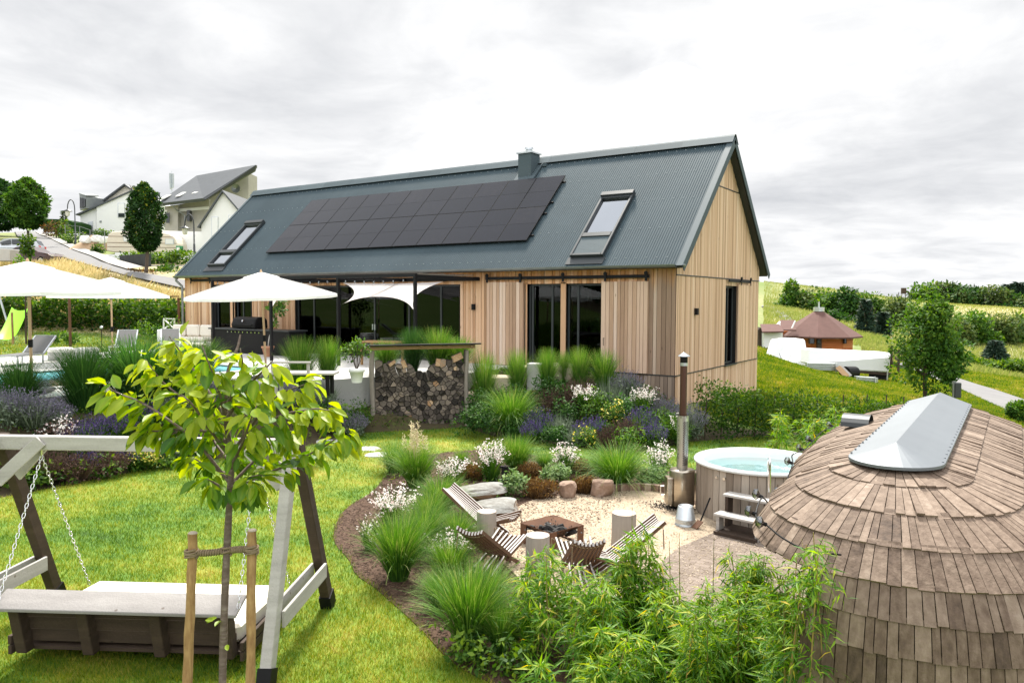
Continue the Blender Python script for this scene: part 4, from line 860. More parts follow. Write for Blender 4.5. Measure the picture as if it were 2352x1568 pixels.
mb = MB(); mb.tube([c+A(-1.2,-.5,0), c+A(-.6,-.33,2.15)], .05, 8); P(mb, 'leg', m_brown, ps); mb = MB(); mb.box(c+A(-.56,-.31,2.17), (.16,.16,.16)); P(mb, 'bracket', pm('green_paint', (.02,.16,.09), .6), ps); mb = MB(); mb.tube([c+A(-.56,-.31,2.2), c+A(-3,1.2,2.2)], .05, 8); P(mb, 'crossbar', m_brown, ps)
c = Z(83, 800, 0); tk = T('toy_truck', 'small blue toy truck lying on the lawn', 'toy truck', tuple(c)); mb = MB(); mb.box(c+A(0,0,.2), (.4,.25,.14)); P(mb, 'bed', pm('toy_blue', (.03,.22,.55), .5), tk, bevel=.02); mb = MB(); mb.box(c+A(.28,.05,.2), (.16,.23,.2)); P(mb, 'cab', m_black, tk, bevel=.02)
for a in (-.12,.26):
    for b in (-.14,.14): mb = MB(); mb.tube([c+A(a,b-.02,.08), c+A(a,b+.02,.08)], .08, 10); P(mb, 'wheel', m_black, tk)
c = Z(234, 806, 0); tg = T('garden_torch', 'slim garden light on a stick standing on the lawn edge', 'garden light', tuple(c)); mb = MB(); mb.tube([c, c+A(0,0,.85)], .012, 6); P(mb, 'stick', m_black, tg); mb = MB(); mb.lathe(c+A(0,0,.85), [(.02,0),(.06,.03),(.06,.08),(.01,.12)], 10); P(mb, 'head', m_galv, tg)
c = Z(60, 790, .05); sp = T('sapling', 'staked young tree behind the left parasol', 'tree', tuple(c)); tp = [c, c+A(.03,0,1.2), c+A(0,.05,2.4), c+A(.02,.04,3.3)]; mb = MB(); mb.tube(tp, [.04,.035,.025,.012], 7); P(mb, 'trunk', m_brown, sp)
mb = MB(); q, v = blob_leaves(500, (.42,.42,.85), .17, 14, nl=12); mb.arr(q+c+A(0,.03,3.0), v); P(mb, 'crown', m_leaf, sp)
c2 = c+A(-.5,-.3,0); mb = MB(); mb.tube([c2, c2+A(0,0,1.35)], .05, 8); W(mb, 'tree_stake', m_post, 'wooden stake beside the sapling at the left', 'stake', loc=tuple(c2))

# the wood store and its split logs
wo = Z(862, 982, -1.3); wa = unit(Z(1069, 977, -1.3)-wo); wa[2] = 0; wn_ = A(wa[1], -wa[0], 0); WL = 2.32
def wp(a, d, z): return wo+wa*a+wn_*d+A(0,0,z)          # along, towards the viewer, up
ws = T('wood_store', 'open wood store with bark posts and a thin black roof', 'wood store', tuple(wo))
m_bark = wood('weathered_post', [(0,(.15,.125,.105)),(.5,(.27,.235,.20)),(1,(.40,.36,.31))], (24,24,2.5), .6, .5, ((6.,.5),), bump=.6)
for a, d, w in ((-.07,0,.062), (WL+.06,0,.055), (-.10,-.42,.05), (WL+.06,-.42,.05)):
    mb = MB(); n = 9; P_ = [wp(a+.013*math.sin(i*.9+a*3), d+.01*math.cos(i*1.3), 2.02*i/(n-1)-.02) for i in range(n)]; mb.tube(P_, [w*(1.1-.2*i/n+.06*math.sin(i*2.3)) for i in range(n)], 9); P(mb, 'post', m_bark, ws, True)
m_beam = wood('fresh_beam', [(0,(.27,.15,.07)),(1,(.55,.36,.20))], (6,6,6), .5, .5, ((12.,.5),))
mb = MB(); mb.bar(wp(-.32,.02,2.06), wp(WL+.28,.02,2.10), .07, .09); P(mb, 'beam', m_beam, ws, bevel=.01); mb = MB(); mb.bar(wp(-.25,-.42,2.03), wp(WL+.28,-.42,2.07), .07, .09); P(mb, 'beam', m_beam, ws, bevel=.01)
mb = MB(); mb.hexa([wp(a,d,z) for k in (0,.035) for a, d, z in ((-.45,.26,2.125+k),(WL+.42,.26,2.165+k),(WL+.5,-.75,2.115+k),(-.5,-.75,2.075+k))]); P(mb, 'roof', m_black, ws, bevel=.004)
for s_ in (-.2, .5, 1.2, 1.9, 2.5): mb = MB(); mb.bar(wp(s_,.2,2.118), wp(s_,-.7,2.078), .05, .03); P(mb, 'rafter', m_beam, ws)
mb = MB(); mb.b6(0,1,0,1,0,1) if False else mb.hexa([wp(a,d,z) for z in (-.0,.06) for a, d in ((0,.0),(WL,.0),(WL,-.40),(0,-.40))]); P(mb, 'pallet', m_brown, ws)
# one polygon per log: clipped cells of a jittered packing
def clip(poly, p, n):
    o = []
    for i in range(len(poly)):
        a, b = poly[i], poly[(i+1) % len(poly)]; da, db = (a-p)@n, (b-p)@n
        if da <= 0: o.append(a)
        if da*db < 0: o.append(a+(b-a)*(da/(da-db)))
    return o
r_ = np.random.default_rng(77); sites = []; dx, dy = .152, .134; ny = 13
for j in range(ny):
    for i in range(16):
        x = .06+i*dx+(j % 2)*dx*.5+r_.normal(0, .03); y = .125+j*dy*.93+r_.normal(0, .026); top = 1.55+.09*math.sin(x*3.2+1)+(.16 if x > 1.75 else 0)-(.12*(1 if .9 < x < 1.5 else 0))
        if .0 < x < WL and y < top: sites.append((x, y))
sites = np.array(sites)
m_log = pm('split_firewood', [(0,(.022,.018,.015)),(.3,(.075,.06,.05)),(.55,(.17,.14,.115)),(.78,(.30,.24,.19)),(.9,(.42,.23,.11)),(1,(.58,.42,.27))], .9, vw=1., ns=((18.,.35),(90.,.3)), bump=.5)
NL = 0
def log(poly, c, dep0, length, v, lab, grp='firewood logs in the wood store', twist=0):
    global NL
    n = len(poly); mb = MB(); cen = sum(poly)/n; rings = []
    for d, s_ in ((-length, .92), (-.012, 1.), (0, .9)):
        rings.append([wp(*( (cen+(p-cen)*s_)[0], dep0+d, (cen+(p-cen)*s_)[1])) for p in poly])
    mb.grid(np.array(rings), np.array([[v*.8]*n, [v*.8]*n, [v]*n]), True); mb.add(rings[-1], [tuple(range(n))], v); mb.add(rings[0], [tuple(range(n-1,-1,-1))], v)
    NL += 1; return W(mb, 'firewood_log', m_log, lab, 'firewood log', grp, tuple(wp(cen[0], dep0, cen[1])))
for i, s_ in enumerate(sites):
    poly = [s_+A(math.cos(t), math.sin(t))*.15*(.85+.3*r_.random()) for t in np.arange(9)*2*PI/9+r_.random()]
    for j in np.argsort(((sites-s_)**2).sum(1))[1:12]:
        o = sites[j]; e = unit(o-s_); poly = clip(poly, (s_+o)/2-e*.005, e)
    poly = clip(clip(poly, A(.0,0), A(-1.,0)), A(WL,0), A(1.,0)); poly = clip(poly, A(0,.062), A(0,-1.))
    if len(poly) < 3: continue
    v = np.clip(r_.normal(.36, .2)+.25*max(0, s_[1]-1.2)+(.35 if r_.random() < .06 else 0), 0, 1)
    poly = [A(*p) for p in poly]; halves = [poly]
    if r_.random() < .62:
        e = r_.random()*PI; e = A(math.cos(e), math.sin(e)); cc = sum(poly)/len(poly); halves = [clip(poly, cc-e*.003, e), clip(poly, cc+e*.003, -e)]
    for hv_ in halves:
        if len(hv_) > 2: log(hv_, s_, r_.normal(0, .022), .38, float(np.clip(v+r_.normal(0,.12),0,1)), 'split firewood log stacked under the small roof of the wood store')
for x, y, a, w, lab in ((.75,1.62,1.9,.07,'pale split log standing tilted on top of the stack, left of its middle'),(1.62,1.66,1.35,.07,'pale split log standing upright on the stack, right of its middle'),(2.1,1.80,.4,.10,'big square pale log lying topmost at the right end of the stack'),(.42,1.66,.6,.05,'short pale log lying on the left top of the stack')):
    e = A(math.cos(a), math.sin(a)); f = A(-e[1], e[0]); c_ = A(x, y); poly = [c_+e*i*.14*(w/.07 if w > .08 else 1)*.9+f*j*w for i, j in ((-.6,-1),(1,-.8),(1,.9),(-.6,.8))]; log(poly, c_, .02+.02*rnd.random(), .2, .95, lab, 'pale logs lying loose on the stack')
# ------------------------------------------------------------------ hot tub, stove, steps
GZ = -1.27
tb = T('hot_tub', 'round timber clad hot tub with white rim and clear water', 'hot tub', (4.40,-7.57,GZ-.05)); c = A(4.40,-7.57,GZ-.05); RTB = .985
m_stave = wood('tub_stave', [(0,(.15,.115,.085)),(.5,(.31,.255,.205)),(1,(.46,.40,.335))], (45,45,2.2), .55, .8, ((.9,.4),(3.,.4,(2,2,.5))))
mb = MB(); ns = 52
for i in range(ns):
    a0, a1 = 2*PI*i/ns, 2*PI*(i+.93)/ns; r0, r1 = RTB-.05, RTB-.012+.006*rnd.random()
    V = [c+A(r*math.cos(a), r*math.sin(a), z) for z in (.0, .82) for r, a in ((r0,a0),(r1,a0),(r1,a1),(r0,a1))]; mb.hexa(V, rnd.random())
P(mb, 'barrel', m_stave, tb)
m_gel = pm('white_acrylic', (.66,.68,.68), .18)
mb = MB(); mb.lathe(c, [(.3,.16),(.62,.16),(.62,.42),(.82,.42),(.86,.78),(.875,.845),(.90,.872),(.96,.88),(1.005,.872),(1.018,.85),(1.01,.83),(.95,.825)], 64, cap=False); mb.lathe(c, [(0,.16),(.3,.16)], 32, cap=False); P(mb, 'shell', m_gel, tb, True)
m_tubw = m_water.copy(); m_tubw.name = 'tub_water'; [setattr(n.inputs['Color'], 'default_value', (.72,.92,.91,1)) for n in m_tubw.node_tree.nodes if n.bl_idname == 'ShaderNodeBsdfTransparent']; [setattr(n.inputs['IOR'], 'default_value', 1.02) for n in m_tubw.node_tree.nodes if n.bl_idname == 'ShaderNodeFresnel']
mb = MB(); mb.lathe(c, [(.0,.735),(.856,.735)], 48, cap=False); P(mb, 'water', m_tubw, tb)
for a in (-1.98, -1.84): mb = MB(); p = c+A(RTB*math.cos(a), RTB*math.sin(a), .72); n_ = A(math.cos(a), math.sin(a), 0); mb.tube([p-n_*.03, p+n_*.012], .024, 12); P(mb, 'jet_cap', m_chrome, tb)
hp = Z(1764, 1110, -.6); a_ = math.atan2(hp[1]-c[1], hp[0]-c[0]); a_ = -1.18; n_ = A(math.cos(a_), math.sin(a_), 0); p = c+n_*RTB
mb = MB(); mb.tube(cat([p+n_*.05+A(0,0,.62), p+n_*.06+A(0,0,1.0), p+n_*.0+A(0,0,1.1), p-n_*.07+A(0,0,1.04), p-n_*.08+A(0,0,.88)], 6), .02, 10); P(mb, 'handrail', m_chrome, tb, True)
st = T('timber_steps', 'two step timber stool in front of the hot tub', 'steps', tuple(Z(1700,1238,GZ))); e0 = Z(1650,1222,GZ); e1 = Z(1742,1243,GZ); ea = unit(e1-e0); ef = A(ea[1],-ea[0],0); w = np.linalg.norm(e1-e0)+.06
def sq(a, f, z): return A(*(e0+ea*a+ef*f)[:2], GZ+z)
for f, z in ((.0,.27),(-.27,.50)): mb = MB(); mb.bar(sq(-.04,f-.02,z), sq(w,f-.02,z), .21, .035); P(mb, 'tread', m_grey, st, bevel=.006)
for a in (.02, w-.06):
    mb = MB(); mb.bar(sq(a,-.27,0), sq(a,-.27,.48), .045, .16, .4, ef); P(mb, 'side_post', m_brown, st); mb = MB(); mb.bar(sq(a,0,0), sq(a,0,.25), .045, .14, .4, ef); P(mb, 'side_post', m_grey, st)
mb = MB(); mb.bar(sq(0,-.1,.03), sq(w-.04,-.1,.03), .5, .05); P(mb, 'base', m_brown, st)
sc_ = Z(1560,1168,GZ); sc_ = A(sc_[0], sc_[1]+.1, GZ)
sv = T('stove', 'stainless steel tub stove with tall rusty flue pipe', 'stove', tuple(sc_))
mb = MB(); mb.lathe(sc_, [(.19,.05),(.2,.06),(.2,.60),(.195,.615),(.0,.62)], 32); P(mb, 'body', m_steel, sv, True)
mb = MB(); mb.lathe(sc_+A(0,0,.62), [(.088,0),(.088,.86)], 28, cap=False); fs = P(mb, 'flue_shield', pm('bright_steel', [(0,(.50,.49,.47)),(1,(.68,.67,.65))], .32, .9, ns=((2.,.8),)), sv, True)
mb = MB(); vd = math.atan2(CAM[1]-sc_[1], CAM[0]-sc_[0])
for j in range(38):
    for k in range(4):
        a = vd+.0+.17+(k+.5*(j % 2))*.27; z = .70+j*.0185
        if a-vd > 1.5: continue
        q = sc_+A(.0894*math.cos(a), .0894*math.sin(a), z); t_ = A(-math.sin(a), math.cos(a), 0); mb.add([q+t_*.0088*math.cos(u)+A(0,0,.0088*math.sin(u)) for u in np.arange(8)*PI/4], [tuple(range(8))])
for j, z in enumerate((.80,.84,.88,.935,.98,1.03,1.09,1.14,1.2,1.25,1.31)):
    a = vd-.86; t_ = A(-math.sin(a), math.cos(a), 0); q = sc_+A(.089*math.cos(a), .089*math.sin(a), z)
    us = np.linspace(.2, 2.9, 6)+(j*1.9)
    for u, w_ in zip(us[:-1], us[1:]): mb.add([q+t_*r*math.cos(x)+A(0,0,r*math.sin(x)) for r, x in ((.010,u),(.017,u),(.017,w_),(.010,w_))], [(0,1,2,3)])
for a in (vd-.35, vd+.75): q = sc_+A(.0886*math.cos(a), .0886*math.sin(a), 1.44); t_ = A(-math.sin(a), math.cos(a), 0); mb.add([q-t_*.006, q+t_*.006, q+t_*.006+A(0,0,.035), q-t_*.006+A(0,0,.035)], [(0,1,2,3)])
P(mb, 'perforation', m_void, fs)
mb = MB(); mb.lathe(sc_+A(0,0,.64), [(.056,0),(.056,1.68)], 24, cap=False); P(mb, 'flue_pipe', pm('brown_flue', [(0,(.045,.022,.016)),(1,(.12,.055,.038))], .4, .4, ns=((3.,.8,(6,6,.6)),)), sv, True)
mb = MB(); mb.lathe(sc_+A(0,0,2.30), [(.05,0),(.058,.005),(.058,.12)], 20); P(mb, 'cowl', m_black, sv, True); mb = MB(); mb.lathe(sc_+A(0,0,2.42), [(.095,0),(.09,.012),(.012,.06)], 20); P(mb, 'cap', m_galv, sv, True)
mb = MB(); mb.lathe(sc_+A(0,0,2.29), [(.061,-.02),(.061,.03)], 20, cap=False); P(mb, 'band', m_galv, sv)
vx = A(RT[0], RT[1], 0); vf = A(FW[0], FW[1], 0)/math.hypot(FW[0], FW[1])
mb = MB(); mb.bar(sc_+vx*.30+A(0,0,.1), sc_+vx*.30+A(0,0,.56), .17, .26, .5, vf); P(mb, 'heat_box', m_steel, sv, bevel=.008)
mb = MB(); mb.bar(sc_-vx*.215-vf*.02+A(0,0,.07), sc_-vx*.215-vf*.02+A(0,0,.5), .09, .22, .3, vf); d_ = P(mb, 'firebox_door', m_steel, sv, bevel=.008); mb = MB(); q = sc_-vx*.30-vf*.06
mb.tube([q+A(0,0,.22), q-vx*.05+A(0,0,.22), q-vx*.05+A(0,0,.36), q+A(0,0,.36)], .011, 8); P(mb, 'handle', m_chrome, d_)
for a in range(3): mb = MB(); q = sc_+A(.14*math.cos(a*2.1), .14*math.sin(a*2.1), 0); mb.bar(q, q+A(0,0,.055), .04, .04); P(mb, 'foot', m_black, sv)
mb = MB(); mb.tube([sc_+vx*.2+vf*.2+A(0,0,.5), sc_+vx*.42+vf*.3+A(0,0,.53)], .045, 10); P(mb, 'hose', m_black, sv)
r_ = np.random.default_rng(5); N = 500; q = sc_[:2]+r_.normal(0, .16, (N,2))*A(1.4,.8)+A(-.12,-.12)
mb = MB(); mb.arr(quadleaf(np.concatenate([q, np.full((N,1), GZ+.004)+.02*r_.random((N,1))], 1), rdir(N,-.3,.3,r_), rdir(N,.3,1,r_), .035, .022), r_.random(N)); W(mb, 'ash', m_void, 'black ash and charcoal crumbs scattered under the stove', 'ash', kind='stuff')
bk = Z(1574,1204,GZ); bt = T('bucket', 'galvanised bucket standing upside down beside the stove', 'bucket', tuple(bk))
mb = MB(); mb.lathe(bk, [(.155,.0),(.16,.008),(.15,.012),(.147,.06),(.15,.066),(.145,.072),(.146,.085),(.15,.09),(.143,.097),(.108,.28),(.10,.285),(.098,.272),(0,.272)], 32); P(mb, 'body', m_galv, bt, True); mb = MB(); mb.tube(cat([bk+A(.15*math.cos(t),.15*math.sin(t),.02+.0*t) for t in np.linspace(3.6,6.4,8)], 3), .005, 6); P(mb, 'bail', m_galv, bt)
q = Z(1612,1212,GZ); sh_ = T('hand_shovel', 'small ash shovel leaning against the hot tub', 'shovel', tuple(q)); mb = MB(); mb.tube([q+A(-.02,0,.1), q+A(.06,.16,.42)], .012, 6); P(mb, 'handle', m_black, sh_); mb = MB(); mb.bar(q+A(-.08,-.1,.012), q+A(-.02,.0,.1), .12, .012); P(mb, 'blade', m_rust, sh_)

# ------------------------------------------------------------------ fire bowl, stools, chairs
pl, pr2 = Z(1196,1206,-1.04), Z(1340,1211,-1.04); ctr = (pl+pr2)/2; ctr[2] = GZ; hd = (pr2-pl)/2; hd[2] = 0; hp_ = A(-hd[1], hd[0], 0)
fb = T('fire_bowl', 'square rusted steel fire bowl with charred wood in it', 'fire bowl', tuple(ctr)); zt = .27
cor = [ctr+hd*-1, ctr+hp_*-1, ctr+hd, ctr+hp_]; mb = MB()
for (s_, z) in ((1., zt), (.4, .13)): pass
R0 = [p+A(0,0,zt) for p in cor]; R1 = [ctr+(p-ctr)*.35+A(0,0,.11) for p in cor]; R2 = [p-A(0,0,.008) for p in R0]; R3 = [p-A(0,0,.008) for p in R1]
mb.grid(np.array([R0, R1]), .5, True); mb.add(R1, [(0,1,2,3)]); mb.grid(np.array([R2, R3]), .3, True); mb.add(R3, [(3,2,1,0)]); mb.grid(np.array([R0,R2]), .5, True); P(mb, 'bowl', m_rust, fb)
for i in range(4):
    p, n1, n2 = cor[i], cor[(i+1)%4], cor[i-1]
    for q in (n1, n2):
        d = unit(q-p); nn = A(-d[1], d[0], 0)*.006; mb = MB(); mb.hexa([p+d*a+nn*k+A(0,0,z) for z in (0, zt-.002) for a, k in ((0,-1),(.11,-1),(.11,1),(0,1))]); P(mb, 'leg', m_rust, fb)
    mb = MB(); mb.bar(p+(n1-p)*.1+A(0,0,.012), p+(n1-p)*.9+A(0,0,.012), .03, .02); P(mb, 'foot_rail', m_rust, fb)
m_char = pm('charcoal', [(0,(.006,.006,.006)),(.8,(.03,.028,.027)),(1,(.30,.29,.28))], .9, vw=1., ns=((30.,.5),))
mb = MB(); r_ = np.random.default_rng(8)
for k in range(16):
    a = r_.random()*6.28; e = A(math.cos(a), math.sin(a), r_.normal(0,.25)); q = ctr+A(*r_.normal(0,.11,2), .15+.05*r_.random()); mb.tube([q-e*.09, q-e*.03+A(0,0,.01), q+e*.08], [.028,.036,.025], 6, r_.random()*.7)
P(mb, 'charred_wood', m_char, fb); mb = MB(); N = 260; q = ctr+np.concatenate([r_.normal(0,.17,(N,2)), .14+.02*r_.random((N,1))], 1); q[:,2] += .5*np.abs(q[:,0]-ctr[0])*.35+.5*np.abs(q[:,1]-ctr[1])*.35
mb.arr(quadleaf(q, rdir(N,-.2,.3), rdir(N,.4,1), .03, .025), r_.random(N)*.6+.4); P(mb, 'ash_bed', m_char, fb)['kind'] = 'stuff'
m_stump = wood('pale_stump', [(0,(.17,.15,.125)),(.5,(.33,.29,.245)),(1,(.44,.40,.345))], (40,40,1.5), .5, .3, ((3.,.4),)); m_cut = pm('cut_wood', [(0,(.38,.31,.25)),(1,(.54,.46,.385))], .8, ns=((5.,.8),))
for (px, py, w, hgt, lab) in ((1117,1250,.135,.42,'pale round stump stool between the two left slat chairs'),(1236,1326,.145,.47,'pale round stump stool in front of the fire bowl'),(1437,1262,.165,.45,'wide pale stump stool right of the fire bowl')):
    q = Z(px, py, GZ)+unit(vf)*w; q[2] = GZ; t_ = T('stump_stool', lab, 'stool', tuple(q), 'stump stools around the fire bowl'); n = 28; th = np.arange(n)*2*PI/n; wob = 1+.02*np.sin(3*th+px)+.012*np.sin(7*th)
    mb = MB(); mb.grid(np.array([[q+A(w*s_*wob[i]*math.cos(a), w*s_*wob[i]*math.sin(a), z) for i, a in enumerate(th)] for s_, z in ((1.04,0),(1.0,.12),(.985,hgt-.01),(.965,hgt))]), .5, True); P(mb, 'log', m_stump, t_, True)
    mb = MB(); mb.add([q+A(w*.966*wob[i]*math.cos(a), w*.966*wob[i]*math.sin(a), hgt+.001) for i, a in enumerate(th)], [tuple(range(n))]); P(mb, 'top', m_cut, t_)
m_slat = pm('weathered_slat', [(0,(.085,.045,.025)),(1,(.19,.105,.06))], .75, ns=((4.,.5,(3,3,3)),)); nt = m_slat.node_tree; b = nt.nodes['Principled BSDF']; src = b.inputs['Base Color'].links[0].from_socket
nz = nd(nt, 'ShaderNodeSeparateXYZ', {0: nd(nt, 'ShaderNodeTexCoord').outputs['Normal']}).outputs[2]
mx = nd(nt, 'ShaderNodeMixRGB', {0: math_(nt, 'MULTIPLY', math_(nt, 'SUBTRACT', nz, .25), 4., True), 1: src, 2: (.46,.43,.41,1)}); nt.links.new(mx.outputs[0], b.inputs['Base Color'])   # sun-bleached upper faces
m_rope = pm('rope', [(0,(.12,.085,.05)),(1,(.34,.26,.17))], .95, ns=((60.,.9),))
def slatchair():
    t_ = T('slat_chair', '', 'chair', group='folding slat chairs around the fire bowl'); n = 17
    for k in range(n):
        u = (k-(n-1)/2)/((n-1)/2); y1 = .23*u; sag = .05*u*u
        if k % 2 == 0:
            mb = MB(); pts = [(-.70,.19*u,.66+sag), (0,y1,.17+sag*.5)]; mb.bar(*pts, .026, .05)
            if k in (2, 6, 10, 14): mb.bar((0,y1,.17+sag*.5), (.30,y1*1.1,.0), .026, .05)
            P(mb, 'back_slat', m_slat, t_)
        else:
            mb = MB(); mb.bar((.50,.28*u,.30+.09*u*u), (-.02,y1,.155+sag*.5), .026, .045)
            if k in (3, 7, 9, 13): mb.bar((-.02,y1,.155+sag*.5), (-.42,y1*1.2,0.), .026, .045)
            P(mb, 'seat_slat', m_slat, t_)
    mb = MB(); mb.tube([(-.66,.195*u,.60+.05*u*u) for u in np.linspace(-1.1,1.1,12)], .008, 6); P(mb, 'cord', m_rope, t_); mb = MB(); mb.tube([(-.66,.215,.62),(-.67,.225,.35)], .008, 6); P(mb, 'cord', m_rope, t_); mb = MB(); mb.tube([(.46,.28*u,.275+.09*u*u) for u in np.linspace(-1.1,1.1,12)], .008, 6); P(mb, 'cord', m_rope, t_); mb = MB(); mb.tube([(.46,.31,.38),(.47,.32,.12)], .008, 6); P(mb, 'cord', m_rope, t_);
    return t_
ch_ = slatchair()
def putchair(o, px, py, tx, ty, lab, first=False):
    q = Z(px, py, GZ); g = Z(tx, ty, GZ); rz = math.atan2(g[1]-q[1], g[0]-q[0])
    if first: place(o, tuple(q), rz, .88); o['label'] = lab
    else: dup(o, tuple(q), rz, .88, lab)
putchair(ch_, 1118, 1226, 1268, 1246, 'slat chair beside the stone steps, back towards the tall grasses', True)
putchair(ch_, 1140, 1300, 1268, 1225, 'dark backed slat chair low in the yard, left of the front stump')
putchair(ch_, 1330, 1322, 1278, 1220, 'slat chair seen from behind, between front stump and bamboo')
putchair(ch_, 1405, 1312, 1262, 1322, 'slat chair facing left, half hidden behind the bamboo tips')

# ------------------------------------------------------------------ stones
def rock(c, size, seed, rz=0, cuts=14, rough=.03):
    r = np.random.default_rng(seed); bm = bmesh.new(); bmesh.ops.create_icosphere(bm, subdivisions=4, radius=1.); V = np.array([v.co for v in bm.verts]); F = [tuple(v.index for v in f.verts) for f in bm.faces]; bm.free()
    V = np.sign(V)*np.abs(V)**.55
    for k in range(cuts):
        n_ = unit(r.normal(0, 1, 3)); d = r.uniform(.78, 1.05); e = V@n_-d; V = V-np.maximum(e, 0)[:, None]*n_
    for k in range(5): w = r.normal(0, 1, (3,))*(2.5+2*k); V = V+(np.sin(V@w+r.random()*6)*rough/(1+.6*k))[:, None]*unit(V)
    V[:, 2] = np.where(V[:, 2] > .62, .62+(V[:, 2]-.62)*.3, V[:, 2]); V = V*np.asarray(size)/2; co, si = math.cos(rz), math.sin(rz); V = np.stack([V[:,0]*co-V[:,1]*si, V[:,0]*si+V[:,1]*co, V[:,2]], 1)
    V[:, 2] -= V[:, 2].min()+.03; mb = MB(); mb.add(V+c, [], .5); mb.blk.append(np.array(F)); return mb
m_slab = pm('grey_slate', [(0,(.07,.055,.04)),(.35,(.14,.13,.115)),(.6,(.24,.24,.225)),(1,(.36,.36,.34))], .9, ns=((2.2,.9),(14.,.6)), bump=.6)
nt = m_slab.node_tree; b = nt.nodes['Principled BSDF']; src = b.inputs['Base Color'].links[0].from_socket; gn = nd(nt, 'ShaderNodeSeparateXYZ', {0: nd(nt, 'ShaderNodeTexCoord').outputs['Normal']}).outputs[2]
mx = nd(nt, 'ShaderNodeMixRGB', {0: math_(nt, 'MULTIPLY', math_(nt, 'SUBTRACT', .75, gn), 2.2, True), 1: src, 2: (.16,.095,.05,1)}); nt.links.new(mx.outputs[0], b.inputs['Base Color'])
m_rock = pm('red_stone', [(0,(.11,.07,.05)),(.5,(.27,.18,.13)),(1,(.42,.33,.27))], .9, ns=((3.,.9),(16.,.6)), bump=.7); m_sand = pm('sandstone', [(0,(.34,.27,.18)),(1,(.60,.52,.41))], .9, ns=((2.,.8),(12.,.4)), bump=.6)
RZV = math.atan2(RT[1], RT[0])
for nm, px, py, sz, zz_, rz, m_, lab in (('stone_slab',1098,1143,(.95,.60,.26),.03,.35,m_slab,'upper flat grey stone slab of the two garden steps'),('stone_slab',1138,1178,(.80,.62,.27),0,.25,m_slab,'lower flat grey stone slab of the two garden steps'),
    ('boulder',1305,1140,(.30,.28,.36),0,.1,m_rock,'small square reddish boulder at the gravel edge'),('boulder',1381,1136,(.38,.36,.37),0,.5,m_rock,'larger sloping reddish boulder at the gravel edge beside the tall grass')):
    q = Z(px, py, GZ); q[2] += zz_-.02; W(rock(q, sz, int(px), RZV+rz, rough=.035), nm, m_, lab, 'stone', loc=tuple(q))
for k, (px, py, s_, lab) in enumerate(((842,1030,.55,'pale stepping stone farthest left of the lawn path beside the cherry leaves'),(880,1044,.6,'pale stepping stone on the lawn, nearest to the plumed grass'),(748,1012,.45,'stepping stone half hidden behind the cherry tree'))):
    q = Z(px, py, -1.29); W(rock(q-A(0,0,.03), (s_*1.3, s_*.8, .09), 40+k, RZV, 10, .02), 'stepping_stone', m_conc, lab, 'stepping stone', 'stepping stones in the lawn', tuple(q))
mb = MB(); ed = cat([Z(*p, GZ) for p in ((1405,1128),(1450,1124),(1500,1126),(1535,1132))], 10)
for i, (a, b) in enumerate(zip(ed[:-1], ed[1:])):
    d = b-a; mb.bar(a+d*.04+A(0,0,.05), b-d*.04+A(0,0,.05), .1, .12, rnd.random())
W(mb, 'brick_edging', m_rock, 'low brick edging between the gravel and the tall grass', 'edging')
q = Z(1160,1128,-1.28); so_ = T('solar_lamp', 'dark solar garden lamp half hidden in the white flowers', 'garden light', tuple(q)); mb = MB(); mb.box(q+A(0,0,.2), (.09,.09,.4)); P(mb, 'post', m_black, so_); mb = MB(); mb.box(q+A(0,0,.43), (.13,.13,.035)); P(mb, 'solar_cell', m_cells, so_)

# ------------------------------------------------------------------ shingled sauna pod
pod = T('sauna_pod', 'large rounded sauna pod covered in weathered wooden shingles', 'sauna', (7,-12,-1.3)); PX, PY0, PY1 = 7.0, -13.7, -10.2
prof = [(.24,.915),(.46,.845),(.74,.735),(.98,.60),(1.15,.43),(1.235,.262),(1.275,.085),(1.29,-.10),(1.285,-.31),(1.255,-.55),(1.20,-.85),(1.10,-1.22)]
def pscale(ang, k):                         # ang: direction of the outward normal, -90deg = towards the viewer
    if k <= 4: return 1.
    t = math.degrees(ang) % 360             # 270 = near end, 180 = left
    u = (270-t)                             # degrees turned left from the near end
    if u < 15 or u > 195: return 1.
    return 1-.44*float(sm((u-15)/9.))*float(sm((197-u)/14.))
m_shin = wood('shingle', [(0,(.035,.020,.012)),(.3,(.11,.072,.048)),(.65,(.22,.160,.117)),(1,(.35,.28,.22))], (16,16,16), .3, .75, ((1.1,.22),(26.,.8,(1,1,.3))), bump=.5)
r_ = np.random.default_rng(12); mb = MB()
LK_ = [1.,.93,.86,.81,.765,.70]
def lsc(an, y, k=4):
    b = lsc0(an, y); return 1-(1-b)*(1-LK_[min(k, 5)])/.26
def lsc0(an, y):                              # the left flank is drawn in towards the near end
    t = math.degrees(an) % 360
    k = .74+.26*float(sm((y-PY0)/2.6)) if t <= 181 and t >= 179 else (.74+.26*float(sm((t-180)/85.)) if 180 < t <= 270 else 1.)
    return k
def st_path(d):                             # length of the stadium outline at offset d and a sampler
    Ls = PY1-PY0; tot = 2*Ls+2*PI*d
    def at(s_):
        s_ = s_ % tot
        if s_ < Ls: return A(PX, PY0+s_), 0.                       # right side, going away
        s_ -= Ls
        if s_ < PI*d: return A(PX, PY1), s_/d                      # far end
        s_ -= PI*d
        if s_ < Ls: return A(PX, PY1-s_), PI
        s_ -= Ls; return A(PX, PY0), PI+s_/d
    return tot, at
